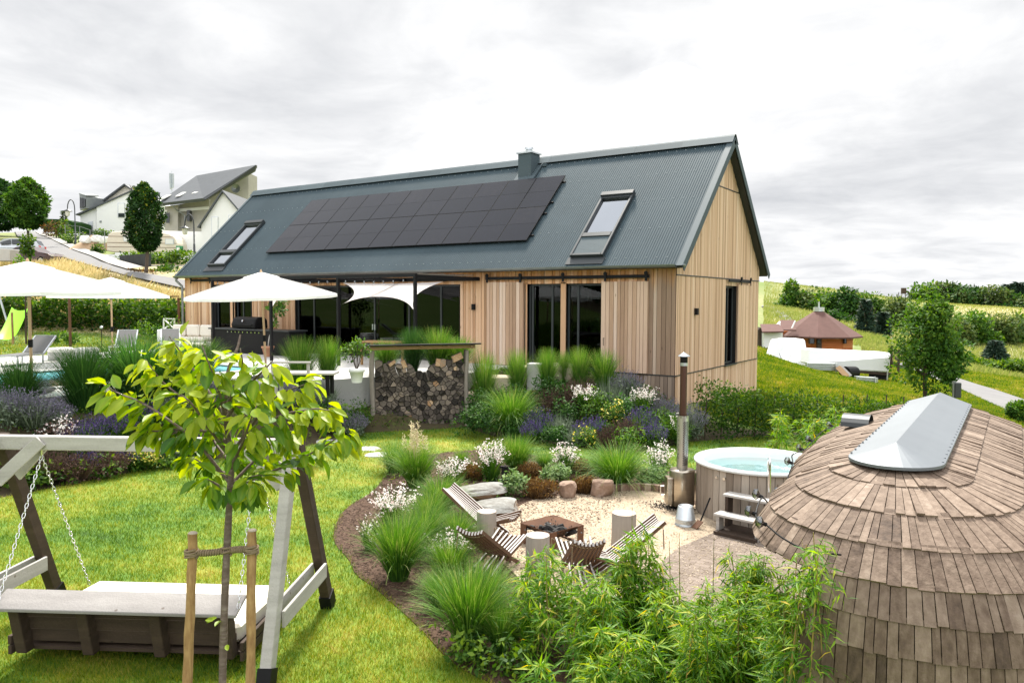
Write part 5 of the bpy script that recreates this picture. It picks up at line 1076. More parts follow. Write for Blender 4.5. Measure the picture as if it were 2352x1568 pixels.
for k in range(len(prof)-1):
    (d0, z0), (d1, z1_) = prof[k], prof[k+1]; dm = d1; tot, at = st_path(dm); s_ = 0.
    while s_ < tot:
        w = min(r_.uniform(.045, .088), tot-s_); sl_ = r_.normal(0, .005); lift = .013+.009*r_.random()**2; gap = .004; v = float(np.clip(r_.normal(.5, .15)-.022*k, 0, 1)); q = []  # lower rows darker: shade towards the ground put into the shingle colour
        for top in (1, 0):
            for ss in (s_+gap, s_+w-gap*.3):
                b_, an = at(ss); nx = A(math.cos(an), math.sin(an)); sc = pscale(an, k+(0 if top else 1)) if k >= 4 else 1.
                sc0 = pscale(an, k) if k > 4 else 1.
                dd, zz_ = (d0, z0) if top else (d1, z1_-sl_)
                ov = .25 if top else 0
                if top: dd, zz_ = d0-(d1-d0)*.18, z0-(z1_-z0)*.18; 
                dd *= (pscale(an, 9) if k >= 4 else 1.)*lsc(an, b_[1], k if top else k+1)
                q.append((b_, nx, dd, zz_))
        t3 = A(d1-d0, z1_-z0); t3 = t3/np.linalg.norm(t3); nr = A(-t3[1], t3[0])          # outward normal in the profile plane
        V = []
        for (b_, nx, dd, zz_), off in ((q[0],.002),(q[1],.002),(q[3],lift),(q[2],lift)): V.append(A(*(b_+nx*(dd+nr[0]*off)), zz_+nr[1]*off))
        th_ = .016; U = []
        for (b_, nx, dd, zz_), off in ((q[0],.002-th_),(q[1],.002-th_),(q[3],lift-th_),(q[2],lift-th_)): U.append(A(*(b_+nx*(dd+nr[0]*off)), zz_+nr[1]*off))
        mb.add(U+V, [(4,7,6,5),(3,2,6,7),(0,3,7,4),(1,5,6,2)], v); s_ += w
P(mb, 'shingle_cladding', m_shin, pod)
mb = MB(); rows = []                        # boarded inner shell
for k, (d, z) in enumerate(prof):
    row = []
    for an, y in [(a, PY0) for a in np.linspace(PI, 2*PI, 22)]+[(a, PY1) for a in np.linspace(0, PI, 22)]:
        dd = (d-.03)*(pscale(an, 9) if k >= 5 else 1.)*(LK_[min(k, 5)] if 179 < math.degrees(an) % 360 < 200 else lsc(an, y, k)); row.append((PX+dd*math.cos(an), y+dd*math.sin(an), z-.012))
    rows.append(row)
mb.grid(np.array(rows)[:, ::-1], .2, True); P(mb, 'inner_shell', m_brown, pod)
mb = MB(); cap = []
m_cap = pm('ridge_metal', [(0,(.12,.135,.15)),(1,(.19,.21,.23))], .5, .3, ns=((1.5,.8),))
for f, dz in ((0,.10),(.5,.042),(1.,-.012)):
    row = []
    for an, y in [(a, PY0) for a in np.linspace(PI, 2*PI, 18)]+[(a, PY1) for a in np.linspace(0, PI, 18)]:
        d = .30*f; row.append((PX+d*math.cos(an), y+d*math.sin(an)*(1.1 if y == PY0 else .5), .955+dz+.006*math.sin(y*9+an)))
    cap.append(row)
mb.grid(np.array(cap), .5, True); mb.grid(np.array([cap[-1], [(x, y, z-.02) for x, y, z in cap[-1]]]), .5, True)
for y in np.arange(PY0, PY1, .16):
    for sx_ in (-1, 1): mb.box((PX+sx_*.285, y, .952), (.012,.012,.012), 0, 1)
P(mb, 'ridge_cap', m_cap, pod)
vp_ = A(6.38,-11.35,.80); mb = MB(); t = np.linspace(0, PI, 9); mb.grid(np.array([[vp_+A(.0,.17*math.cos(a),.11*math.sin(a))+A(x,0,0) for a in t] for x in (-.13, .12)])); mb.add([vp_+A(-.13,.17*math.cos(a),.11*math.sin(a)) for a in t], [tuple(range(9))]); P(mb, 'roof_vent', m_dark, pod)
ls = T('light_string', 'string of clear bulbs draped along the shingled edge of the sauna pod', 'string lights', (5.95,-12,.5)); pts = []
for y in np.linspace(-9.6,-13.7,9): pts.append(A(PX-1.17*lsc(PI, y, 5)-.02+.02*math.sin(y*5), y, .475+.03*math.sin(y*3)))
for a in np.linspace(PI*1.04, PI*1.46, 8): rr_ = 1.10*lsc(a, PY0, 4)+.03; pts.append(A(PX+rr_*math.cos(a), PY0+rr_*math.sin(a), .545-.02*math.sin(a*9)))
mb = MB(); mb.tube(cat(pts, 4), .006, 5); P(mb, 'cable', m_black, ls)
for i, p in enumerate(pts):
    if i in (0, 2, 3, 5, 7, 9, 11, 13): e = unit(A(p[0]-PX, (p[1]-PY0) if p[1] < PY0 else 0, .0)); q = p+e*.05+A(0,0,.02); mb = MB(); mb.lathe(q+A(0,0,-.04), [(.005,0),(.027,.02),(.03,.045),(.016,.075)], 10); b_ = P(mb, 'bulb', m_bulb, ls, True); mb = MB(); mb.tube([p, q+A(0,0,.0)], .015, 6); P(mb, 'socket', m_black, b_)

# ------------------------------------------------------------------ hanging bed
BA = unit(A(.862,.506,0)); BN = A(.506,-.862,0); LA, RA = A(-.50,-16.14,.63), A(1.9,-14.73,.63); GL = -1.29
fr = T('swing_frame', 'weathered timber A frame carrying the hanging bed', 'swing frame', tuple((LA+RA)/2*A(1,1,0)+A(0,0,GL)))
mb = MB(); mb.bar(LA-BA*.16, RA+BA*.1, .09, .135); P(mb, 'top_beam', m_grey, fr, bevel=.008)
for Ap, o in ((LA,-.09),(RA,.08)):
    for f, m_ in ((.90, m_grey), (-.90, m_brown)):
        foot = A(Ap[0]+BN[0]*f, Ap[1]+BN[1]*f, GL+.01)+BA*o*1.5; top = Ap+BA*o+BN*(.06 if f > 0 else -.06)+A(0,0,.05)
        mb = MB(); mb.bar(foot, top, .10, .13, .5, BN); lg_ = P(mb, 'leg', m_grey if f > 0 else m_brown, fr, bevel=.006); mb = MB(); e = unit(top-foot); mb.bar(foot-e*.01, foot+e*.17, .125, .155, .5, BN); P(mb, 'foot_sleeve', m_black, lg_)
    for q in (-.067, .067):
        t = .62; c0 = A(Ap[0]+BN[0]*t, Ap[1]+BN[1]*t, GL+.50)+BA*(o*1.4+q); c1 = A(Ap[0]-BN[0]*t, Ap[1]-BN[1]*t, GL+.50)+BA*(o*1.4+q); mb = MB(); mb.bar(c0, c1, .03, .15); P(mb, 'cross_brace', m_grey, fr, bevel=.004)
    s_ = 1 if Ap is LA else -1
    for q in (-.062, .062): mb = MB(); mb.bar(Ap+BA*s_*.40+BN*q+A(0,0,.03), Ap-BA*s_*(.0)+BN*(q*2.2)+A(0,0,-.36), .03, .12); P(mb, 'corner_brace', m_grey, fr, bevel=.004)
    mb = MB(); mb.tube([Ap+BA*o+BN*.13, Ap+BA*o+BN*.16], .022, 10); P(mb, 'bolt', m_chrome, fr)
BC = (LA+RA)/2; BL = 1.04
def bd(a, n, z): return A(*(BC+BA*(a+.12)+BN*n)[:2], z)
bed = T('hanging_bed', 'hanging timber day bed with a white mattress under the A frame', 'hanging bed', tuple(bd(0,0,-1.0)))
mb = MB(); mb.hexa([bd(a,n,z) for k in (0,.17) for a, n, z in ((-BL+.04,.48,-1.08+k),(BL-.04,.48,-1.08+k),(BL-.04,-.62,-1.13+k),(-BL+.04,-.62,-1.13+k))]); P(mb, 'mattress', m_cream, bed, bevel=.03)
for j in range(6): mb = MB(); n = -.55+j*.2; mb.bar(bd(-BL,n,-1.15), bd(BL,n,-1.15), .16, .03); P(mb, 'bed_slat', m_brown, bed)
for s_ in (-1, 1): 
    for zz_ in (-1.08, -1.17): mb = MB(); mb.bar(bd(s_*(BL+.03),.62,zz_+.03), bd(s_*(BL+.03),-.68,zz_), .035, .08); P(mb, 'side_rail', m_brown, bed, bevel=.004)
for j in range(3): mb = MB(); z = -.77-j*.125; mb.bar(bd(-BL+.05,.60-.03*j,z), bd(BL-.05,.60-.03*j,z), .025, .115); P(mb, 'back_board', m_brown, bed, bevel=.004)
mb = MB(); mb.hexa([bd(a,n,z) for k in (0,.03) for a, n, z in ((-BL-.08,.80,-.715+k),(BL+.06,.80,-.715+k),(BL+.06,.56,-.625+k),(-BL-.08,.56,-.625+k))]); P(mb, 'top_board', m_grey2, bed, bevel=.005)
for a in (-.95,-.33,.33,.95): mb = MB(); mb.ext([(0,0),(.13,.02),(.02,-.46),(-.09,-.46)], bd(a-.05,.615,-.70), BN, (0,0,1), BA, .1); P(mb, 'back_support', m_brown, bed, bevel=.006)
def chain(p, q, name='chain'):
    p, q = A(*p), A(*q); L = np.linalg.norm(q-p); n = int(L/.046); d = (q-p)/L; s0 = unit(np.cross(d, A(0.3,0.5,0.1))); s1 = np.cross(d, s0); mb = MB()
    for i in range(n):
        c = p+d*(i+.5)*L/n; u = s0 if i % 2 else s1; loop = [c+d*.028*math.sin(t)*(1.05)+u*.0135*math.cos(t) for t in np.arange(9)*2*PI/8]; mb.tube(loop, .0042, 5, .5, False)
    return mb
hl = LA+BA*.36-A(0,0,.07); hr = RA-BA*.30-A(0,0,.07)
for h0, s_ in ((hl,-1),(hr,1)):
    for n, z in ((.72,-.66),(-.60,-1.0)): P(chain(h0-A(0,0,.06), bd(s_*(BL+.05), n, z)), 'chain', m_chrome, bed, True)
    mb = MB(); mb.tube([h0+A(0,0,.04), h0-A(0,0,.05)], .016, 8); P(mb, 'hook', m_chrome, bed)
# ------------------------------------------------------------------ cherry tree with stakes
m_cherry = pm('cherry_leaf', [(0,(.010,.048,.004)),(.35,(.035,.12,.006)),(.65,(.12,.24,.008)),(1,(.30,.37,.016))], .5, vw=1., trans=.42, spec=.45)
m_barkc = pm('cherry_bark', [(0,(.05,.032,.026)),(.5,(.14,.10,.085)),(1,(.33,.28,.24))], .8, ns=((16.,.5),(8.,.8,(1,1,5))), bump=.6)
ct = T('cherry_tree', 'young cherry tree with big yellow green leaves, tied between two stakes', 'tree', tuple(Dp(515,1730,5.55)))
r_ = np.random.default_rng(3); TD = 5.55
trunk = [Dp(513,1740,TD),Dp(511,1568,TD),Dp(518,1330,TD),Dp(526,1170,TD),Dp(530,1060,TD),Dp(518,950,TD+.02),Dp(522,860,TD+.05),Dp(545,800,TD+.1),Dp(552,768,TD+.12)]
tk_ = cat(trunk, 6); mb = MB(); mb.tube(tk_, np.interp(np.linspace(0,1,len(tk_)), [0,.45,.6,1], [.029,.024,.018,.006])*(1+.06*np.sin(np.arange(len(tk_))*1.7)), 10); P(mb, 'trunk', m_barkc, ct, True)
BR = [((529,1110),(440,1015),(360,960),(290,922),(240,905),(195,884),-.15),((522,1020),(440,940),(355,880),(305,825),.1),((518,960),(450,870),(400,810),(368,772),.25),((526,1050),(600,960),(660,905),(738,880),.2),
  ((528,1065),(640,965),(740,940),(792,942),-.1),((527,1110),(640,1082),(740,1042),(800,1012),(838,984),.05),((527,1090),(470,1070),(430,1050),.3),((520,960),(580,885),(618,850),(642,828),-.2),((524,1000),(500,900),(470,830),(455,792),-.25),
  ((527,1080),(560,1020),(585,960),(600,930),-.35),((524,1040),(470,980),(430,930),(400,905),-.35),((528,1120),(560,1110),(600,1100),-.3),((528,1130),(490,1110),(470,1100),-.25),((526,1100),(545,1060),(540,1000),.4),((522,930),(560,850),(556,800),-.1),((526,1060),(480,1000),(470,930),.35),((528,1115),(590,1060),(650,1010),(690,990),.3),((520,1000),(420,985),(340,990),(300,985),-.1)]
lc, ld, lv = [], [], []; mb = MB()
for B_ in BR:
    off = B_[-1]; pts = [Dp(525+(x-525)*.87, y, TD+off*min(1,i/2)*1.0) for i, (x, y) in enumerate(B_[:-1])]; q = cat(pts, 8); n = len(q); mb.tube(q, np.linspace(.013,.004,n), 6)
    L = np.concatenate([[0], np.cumsum(np.linalg.norm(np.diff(q, axis=0), axis=1))]); s_ = L[-1]*.32
    while s_ < L[-1]:
        i = min(np.searchsorted(L, s_), n-1); p = q[i]; t_ = unit(q[min(i+1,n-1)]-q[max(i-1,0)]); u = s_/L[-1]; nl = r_.integers(2, 5)+(u > .9)*4
        for j in range(nl):
            o = rdir(1,-1,1,r_)[0]; o = unit(o-t_*(o@t_)*.7); d = unit(o*.8+t_*.5-A(0,0,1.0)*r_.uniform(.5,1.4)); pe = p+o*r_.uniform(.01,.07); lc.append(pe+d*.025); ld.append(d); lv.append(np.clip(.15+.45*u+r_.normal(0,.17)+.22*(p[2]+.25), 0, 1))
        s_ += r_.uniform(.028,.05)
P(mb, 'branches', m_barkc, ct, True)
lc, ld, lv = np.array(lc), np.array(ld), np.array(lv); N = len(lc); nn = unit(np.cross(np.cross(ld, A(0,0,1)), ld)+rdir(N,-1,1,r_)*.55); Ls = r_.uniform(.095,.175,N)
def bigleaf(c, d, nrm, L, w, r):
    N = len(c); d = unit(d); s_ = unit(np.cross(d, nrm)); n_ = np.cross(s_, d); G_ = np.zeros((N,6,5,3)); prof_ = [(0,.06),(.12,.55),(.32,.95),(.55,1.),(.8,.62),(1.,.04)]; curl = r.uniform(.0,.35,N)[:,None]; cup = r.uniform(.05,.3,N)[:,None]
    for i, (t, ww) in enumerate(prof_):
        mid = c+d*L[:,None]*(t-.12*curl*t*t)-n_*L[:,None]*curl*t*t*.8
        for j, e in enumerate((-1,-.5,0,.5,1)): G_[:,i,j] = mid+s_*(w[:,None]*.5*ww*e)+n_*(w[:,None]*(cup*abs(e)*ww+ .05*((i+j) % 2)*(abs(e) == 1)))
    return G_
mb = MB(); g = bigleaf(lc, ld, nn, Ls, Ls*r_.uniform(.40,.54,N), r_); vv = np.repeat(np.repeat(lv[:,None,None],6,1),5,2)+np.array([0,.0,.14,0,0])[None,None,:]; mb.grids(g, np.clip(vv,0,1)); P(mb, 'leaves', m_cherry, ct, True)
sh2 = [(498,1418),(507,1425),(520,1480),(488,1425)]; c = np.array([Dp(x,y,TD-.03) for x, y in sh2]); mb = MB(); g = bigleaf(c, np.array([A(-.5,-.3,-.2),A(.2,-.6,-.1),A(.6,-.3,-.2),A(-.8,-.2,.1)]), np.array([[0,-.5,1.]]*4), np.array([.09,.07,.06,.07]), np.array([.05,.04,.035,.04]), r_); mb.grids(g, np.full(4,.85)); P(mb, 'trunk_shoot', m_cherry, ct, True)
for a, b, lab in (((443,1224),(424,1740),'left stake of the pair holding the young cherry tree'),((579,1218),(574,1740),'right stake of the pair holding the young cherry tree')):
    p, q = Dp(*b, TD-.02), Dp(*a, TD-.02); n = 12; P_ = np.array([p+(q-p)*i/(n-1)+A(*r_.normal(0,.003,2),0) for i in range(n)]); t_ = T('tree_stake', lab, 'stake', tuple(p)); mb = MB(); mb.tube(P_, .0335*(1+.06*np.sin(np.arange(n)*2.1)+r_.normal(0,.02,n)), 12); P(mb, 'pole', m_post, t_, True)
    e = unit(q-p); mb = MB(); mb.tube([q-e*.001, q+e*.006, q+e*.012], [.034,.031,.022], 12); P(mb, 'cut_end', m_cut, t_)
rp_ = T('tie_rope', 'coir rope wound between the two stakes around the cherry trunk', 'rope', tuple(Dp(520,1268,TD))); l_, m__, r__ = Dp(440,1270,TD-.02), Dp(521,1264,TD), Dp(578,1262,TD-.02)
mb = MB(); core = cat([l_, (l_+m__)/2+A(0,0,-.006), m__, (m__+r__)/2+A(0,0,.006), r__], 10); mb.tube(core, .019, 8); tt = np.linspace(0, 1, 330); ci = np.stack([np.interp(tt, np.linspace(0,1,len(core)), core[:,k]) for k in range(3)], 1); ax = unit(r__-l_); s0 = unit(np.cross(ax, A(0,0,1))); s1 = np.cross(s0, ax)
mb.tube(ci+(np.cos(tt*2*PI*28)[:,None]*s0+np.sin(tt*2*PI*28)[:,None]*s1)*.021, .0065, 5); P(mb, 'strand', m_rope, rp_, True)
for c, k in ((l_, 4), (r__, 4), (m__, 2)):
    rad = .045 if c is not m__ else .034; mb = MB(); n = 90; t = np.linspace(0, 2*PI*k, n); mb.tube(np.stack([c[0]+rad*np.cos(t), c[1]+rad*np.sin(t), c[2]-.03+.06*np.linspace(0,1,n)+.004*np.sin(t*1.3)], 1), .0085, 5); P(mb, 'winding', m_rope, rp_, True)

# ------------------------------------------------------------------ bamboo in the foreground
m_bam = pm('bamboo_leaf', [(0,(.016,.075,.005)),(.42,(.075,.205,.009)),(.74,(.24,.37,.020)),(.93,(.46,.46,.05)),(1,(.62,.46,.06))], .55, vw=1., trans=.42, spec=.4)
m_culm = pm('bamboo_culm', [(0,(.10,.12,.02)),(.5,(.24,.20,.05)),(1,(.38,.24,.09))], .5, ns=((2.,.5),))
def bamboo(lab, culms, nleaf, seed, tall=(), llen=.12):
    """culms: (px, tip py, depth); leafy side branches droop from every culm"""
    r = np.random.default_rng(seed); q0 = Dp(culms[0][0], CY, culms[0][2]); t_ = T('bamboo', lab, 'bamboo', (q0[0], q0[1], -1.3), 'bamboo clumps in the foreground'); C_, D_, V_ = [], [], []
    for (px, py, dep) in culms:
        tip = Dp(px, py, dep); b_ = A(tip[0]+r.normal(0,.10), tip[1]+r.normal(0,.10), -1.3); H_ = tip[2]+1.3; q = cat([b_, b_+(tip-b_)*.5+A(*r.normal(0,.03,2),0), tip], 8); n = len(q); mb = MB(); mb.tube(q, np.linspace(.009,.0025,n), 6, rnd.random())
        for i in range(2, n-1, 2): mb.tube([q[i]-A(0,0,.004), q[i]+A(0,0,.004)], .0105-.006*i/n, 6, .2)
        P(mb, 'culm', m_culm, t_, True); k = int(nleaf/len(culms)); sb = 0
        while sb < k:
            u = r.uniform(.22, 1.)**.8; p = b_+(tip-b_)*u; out = rdir(1,-.1,.6,r)[0]; Lb = r.uniform(.10,.34)*(1.12-u*.75); m_ = r.integers(5,9)
            for j in range(m_):
                f = (j+1)/m_; p2 = p+out*Lb*f-A(0,0,.10*f*f*Lb*3); d = unit(out*.6+rdir(1,-1,.7,r)[0]*.75-A(0,0,.25)); C_.append(p2); D_.append(d); V_.append(np.clip(r.normal(.42,.19)+.28*(u-.55)+(.35 if r.random() < .03 else 0), 0, 1))
            sb += m_
    C_, D_, V_ = np.array(C_), np.array(D_), np.array(V_); N = len(C_); L = llen*r.uniform(.55,1.3,N); mb = MB(); mb.grids(leaf_arr(C_, D_, unit(rdir(N,.1,1,r)+A(0,0,.6)), L, L*.135, .12), V_); P(mb, 'foliage', m_bam, t_)
    return t_
def cl(n, x0, x1, y0, y1, d0, d1, seed): r = np.random.default_rng(seed); return [(r.uniform(x0,x1), r.uniform(y0,y1), r.uniform(d0,d1)) for _ in range(n)]
bamboo('thin sparse bamboo at the left of the foreground screen', cl(16,1200,1320,1240,1420,6.6,7.6,1), 3000, 41)
bamboo('dense bamboo bush in the middle of the foreground screen', cl(12,1330,1420,1330,1440,6.2,7.2,2)+[(1470,1215,6.9),(1455,1232,6.8),(1490,1240,6.9),(1440,1262,6.8),(1420,1290,6.8),(1500,1285,6.9),(1530,1330,6.8),(1385,1322,6.6)]+cl(10,1420,1560,1340,1460,6.2,7.,3), 11000, 42)
bamboo('bright bamboo bush drooping towards the sauna pod', cl(24,1580,1815,1310,1470,5.1,6.1,4)+cl(8,1600,1760,1250,1330,6.2,6.8,14), 11500, 43, llen=.105)
bamboo('taller bamboo shoots leaning against the sauna pod', [(1868,1222,4.35),(1852,1250,4.45),(1830,1275,4.6),(1880,1262,4.3),(1812,1300,4.8),(1790,1330,4.9),(1835,1330,4.5),(1850,1320,4.4),(1770,1350,5.),(1800,1390,4.7)], 2600, 44, llen=.085)
bamboo('low bamboo at the bottom edge below the middle bush', cl(22,1230,1760,1440,1530,5.6,6.4,5), 7000, 45)
for i, (px, py, dep, lab) in enumerate(((1452,1165,7.1,'bare tall bamboo cane rising left of the leafy tip'),(1560,1222,6.9,'bare tall bamboo cane with dark joints, middle of the screen'),(1640,1235,6.8,'tall bare bamboo cane in front of the brick paving'),(1537,1240,7.,'thin bare bamboo cane left of the dark jointed one'))):
    tip = Dp(px, py, dep); b_ = A(tip[0], tip[1], -1.3)+A(*np.random.default_rng(i).normal(0,.05,2),0); q = np.linspace(b_, tip, 14); mb = MB(); mb.tube(q, np.linspace(.008,.002,14), 6, .3+.3*(i % 2))
    for k in range(1, 13): mb.tube([q[k]-A(0,0,.006), q[k]+A(0,0,.006)], .0095-.0005*k, 6, .0)
    W(mb, 'bamboo_cane', m_culm, lab, 'bamboo cane', 'bare bamboo canes', tuple(b_), True)
# ------------------------------------------------------------------ plant meshes shared by repeated plants
m_gr = pm('grass_green', [(0,(.015,.055,.008)),(.4,(.055,.16,.018)),(.75,(.13,.27,.035)),(1,(.36,.36,.12))], .6, vw=1., trans=.32, spec=.35)
m_gr2 = pm('grass_deep', [(0,(.010,.045,.010)),(.5,(.035,.115,.022)),(1,(.10,.21,.045))], .6, vw=1., trans=.3, spec=.3)
m_plume = pm('grass_plume', [(0,(.42,.36,.22)),(1,(.72,.66,.48))], .9, trans=.3)
m_dk = pm('dark_leaf', [(0,(.006,.025,.005)),(.5,(.022,.072,.012)),(1,(.07,.15,.025))], .65, vw=1., trans=.22, spec=.15)
m_mid = pm('mid_leaf', [(0,(.012,.045,.006)),(.5,(.05,.13,.016)),(1,(.15,.25,.03))], .65, vw=1., trans=.3, spec=.18)
m_sage = pm('sage_leaf', [(0,(.04,.09,.025)),(.5,(.12,.22,.06)),(1,(.27,.36,.15))], .7, vw=1., trans=.25)
m_heat = pm('rusty_heather', [(0,(.022,.014,.006)),(.5,(.105,.055,.017)),(1,(.25,.15,.04))], .9, vw=1., trans=.2)
m_lav = pm('lavender_stem', [(0,(.05,.08,.04)),(1,(.22,.27,.19))], .85, vw=1., trans=.2)
m_lavf = pm('lavender_flower', [(0,(.11,.095,.15)),(1,(.25,.225,.31))], .9, vw=1., trans=.2); m_salf = pm('salvia_flower', [(0,(.03,.018,.06)),(.6,(.085,.055,.18)),(1,(.17,.11,.29))], .9, vw=1., trans=.2)
m_seed = pm('seed_head', [(0,(.05,.028,.022)),(1,(.15,.085,.06))], .9, vw=1.); m_gau = pm('pale_blossom', [(0,(.60,.40,.41)),(.22,(.80,.72,.70)),(1,(.88,.87,.84))], .8, vw=1., trans=.3)
m_yel = pm('yellow_blossom', [(0,(.55,.45,.04)),(1,(.85,.78,.25))], .8, vw=1., trans=.3); m_bush = pm('hedge_leaf', [(0,(.010,.035,.006)),(.5,(.045,.11,.012)),(1,(.16,.25,.025))], .6, vw=1., trans=.32, spec=.2)
ME = {}
for i in range(3): ME['up%d' % i] = clump(100+i, 1300, 1., .40, .0085, 1.0, .13).mesh('tall_grass', m_gr)
for i in range(2): ME['deep%d' % i] = clump(120+i, 1500, 1., .46, .010, .95, .14).mesh('tall_grass', m_gr2)
for i in range(3): ME['arch%d' % i] = clump(140+i, 1300, 1., .62, .0085, 1.75, .14).mesh('arching_grass', m_gr)
def obj_(name, me, loc, rz=0, sc=1, label=None, cat=None, group=None): o = link(name, me); place(o, loc, rz, sc); return tagit(o, label, cat, group)
_k = 0
def grass(kind, px, py, hgt, label, group, wide=1., dep=None, z=None, base='tall_grass'):
    global _k; _k += 1
    p = G(px, py) if dep is None else Q(px, dep)
    n = {'up':3,'deep':2,'arch':3}[kind]; return obj_(base, ME['%s%d' % (kind, _k % n)], (p[0], p[1], p[2]-.02 if z is None else z), _k*2.1, (hgt*wide, hgt*wide, hgt), label, 'grass', group)
g1 = 'tall grasses above the pool slope'
def QQ(px, dep, z): p = Dp(px, CY, dep); return A(p[0], p[1], z)
def gr_(kind, px, dep, ytop, ybase, label, group, wide=1.):
    """grass at a column and distance, sized between two photo heights"""
    global _k; _k += 1; zt, zb = Dp(px, ytop, dep)[2], Dp(px, ybase, dep)[2]; p = Dp(px, CY, dep); n = {'up':3,'deep':2,'arch':3}[kind]; hh = zt-zb; hg = -.01 if inpoly(np.array([p[0]]), np.array([p[1]]), DECK)[0] else h1(p[0], p[1])-.02
    zb = hg if hg < zb else zb; hh = (zt-zb)*1.06
    return obj_('tall_grass', ME['%s%d' % (kind, _k % n)], (p[0], p[1], zb), _k*2.1, (hh*wide, hh*wide, hh), label, 'grass', group)
gr_('deep', 40, 15.2, 825, 950, 'tall dark green grass at the left edge above the lavender', g1, .95); gr_('deep', 190, 15.6, 790, 945, 'tall dark grass second from left, below the poufs', g1, .95)
gr_('deep', 315, 16.5, 772, 935, 'tallest dark grass behind the cherry tree crown', g1, 1.25); gr_('up', 455, 19., 775, 850, 'airy pale grass between cherry leaves and outdoor kitchen', g1, 1.3)
gr_('deep', 405, 16.8, 795, 925, 'dark grass hidden behind the middle of the cherry crown', g1, 1.2)
g2 = 'bright grasses on the terrace corner'
gr_('up', 690, 18.6, 772, 905, 'bright tall grass at the terrace corner, left one of the pair', g2, .68); gr_('up', 752, 19.2, 772, 880, 'bright tall grass at the terrace corner, right one of the pair', g2, .68)
g3 = 'grasses seen through the wood store'
gr_('up', 886, 20.8, 780, 838, 'small grass seen under the wood store roof at its left', g3, .95); gr_('deep', 948, 21., 752, 838, 'tall grass behind the middle of the wood store', g3, .62); gr_('up', 1005, 21.2, 750, 838, 'wide grass behind the right half of the wood store', g3, .85); gr_('up', 1052, 21.3, 772, 838, 'grass behind the right post of the wood store', g3, 1.1)
g4 = 'grasses along the house front'
for i, (px, yt, yb, dp_, w, lb) in enumerate(((1113,806,872,20.2,.85,'small pale grass nearest to the wood store along the house front'),(1188,800,885,20.0,.85,'narrow grass left of the tall window along the house front'),(1258,798,890,19.8,.95,'round bright grass below the left tall window'),(1332,795,880,19.8,.9,'grass below the post between the tall windows'),(1388,802,872,19.7,1.2,'wide pale grass under the right sliding shutter'),(1296,806,868,20.2,.8,'small grass behind the two round ones at the tall windows'))): gr_('up', px, dp_, yt, yb, lb, g4, w*.62)
grass('arch', 1172, 1000, 1.25, 'dark arching grass hanging down to the lawn beside the wood store', 'fountain grasses', 1.0, base='arching_grass').location.z += .12
g5 = 'grasses around the fire pit yard'
def yard(kind, px, py, ytop, label, wide=1.): p = Z(px, py, -1.29); hh = Z(px, ytop, 0)[2]; dep = (p-CAM)@FW; hh = (Dp(px, ytop, dep)[2]+1.29)*1.08; global _k; _k += 1; n = {'up':3,'deep':2,'arch':3}[kind]; return obj_('tall_grass', ME['%s%d' % (kind, _k % n)], tuple(p), _k*1.7, (hh*wide, hh*wide, hh), label, 'grass', g5), p, hh
t0, p0, h0 = yard('up', 955, 1118, 1020, 'bushy grass with pale plumes between lawn and stone steps', 1.15)
mb = MB(); r_ = np.random.default_rng(2)
for k in range(16):
    a = r_.uniform(0,6.28); top = p0+A(.16*math.cos(a)*r_.random()*1.6, .16*math.sin(a)*1.6*r_.random(), h0*r_.uniform(1.05,1.42)); N = 46; u = r_.random(N); c = top-A(0,0,1)*(u*.26)[:,None]+r_.normal(0,.012,(N,3)); mb.arr(quadleaf(c, rdir(N,.2,1,r_), rdir(N,-1,1,r_), .045, .012), r_.random(N)); mb.tube([p0+A(0,0,.3), top], .003, 4)
pl_o = P(mb, 'plume', m_plume, t0); pl_o.matrix_parent_inverse = Matrix.Identity(4)
pl_o.parent = None; pl_o.parent = t0; pl_o.data.transform(Matrix.Translation(Vector((0,0,0))))
# bring the plume into the clump's own space
Mi = (Matrix.Translation(t0.location) @ t0.rotation_euler.to_matrix().to_4x4() @ Matrix.Diagonal((*t0.scale, 1))).inverted(); pl_o.data.transform(Mi @ Matrix.Translation(Vector(ORG.get(t0.name, np.zeros(3)))))
yard('arch', 1010, 1180, 1085, 'dark fine grass beside the chair at the stone steps', 1.1); yard('up', 915, 1330, 1180, 'big upright grass in the bark mulch under the white blossom', 1.0); yard('up', 1078, 1480, 1295, 'largest grass in front, left of the bamboo', 1.05); yard('arch', 1120, 1420, 1290, 'pale feathery grass beside the dark chair', .9)
yard('arch', 985, 1215, 1120, 'fine dark grass behind the left slat chair', 1.); yard('arch', 1050, 1262, 1165, 'soft grass touching the back of the dark chair', .9); yard('arch', 1035, 1340, 1225, 'pale soft grass between the dark chair and the mulch clumps', 1.); yard('up', 1150, 1500, 1380, 'small grass at the foot of the bamboo left end', .9); yard('arch', 905, 1085, 1010, 'low grass at the lawn side of the plumed clump', 1.); yard('arch', 1060, 1075, 1030, 'small grass tuft behind the white blossom by the steps', .9); yard('arch', 1250, 1075, 1035, 'brownish grass tuft at the back border lawn edge', 1.2); yard('arch', 1370, 1085, 1040, 'low grass tuft left of the fountain grass', 1.1); yard('arch', 970, 1270, 1150, 'loose grass between the two big clumps in the mulch', .9); yard('up', 1185, 1085, 1000, 'tall bright grass behind the sage in the back border', 1.15); yard('arch', 1418, 1118, 1012, 'round fountain grass left of the stove flue', 1.25); yard('arch', 1010, 1395, 1300, 'low grass in front of the two big mulch clumps', .9)

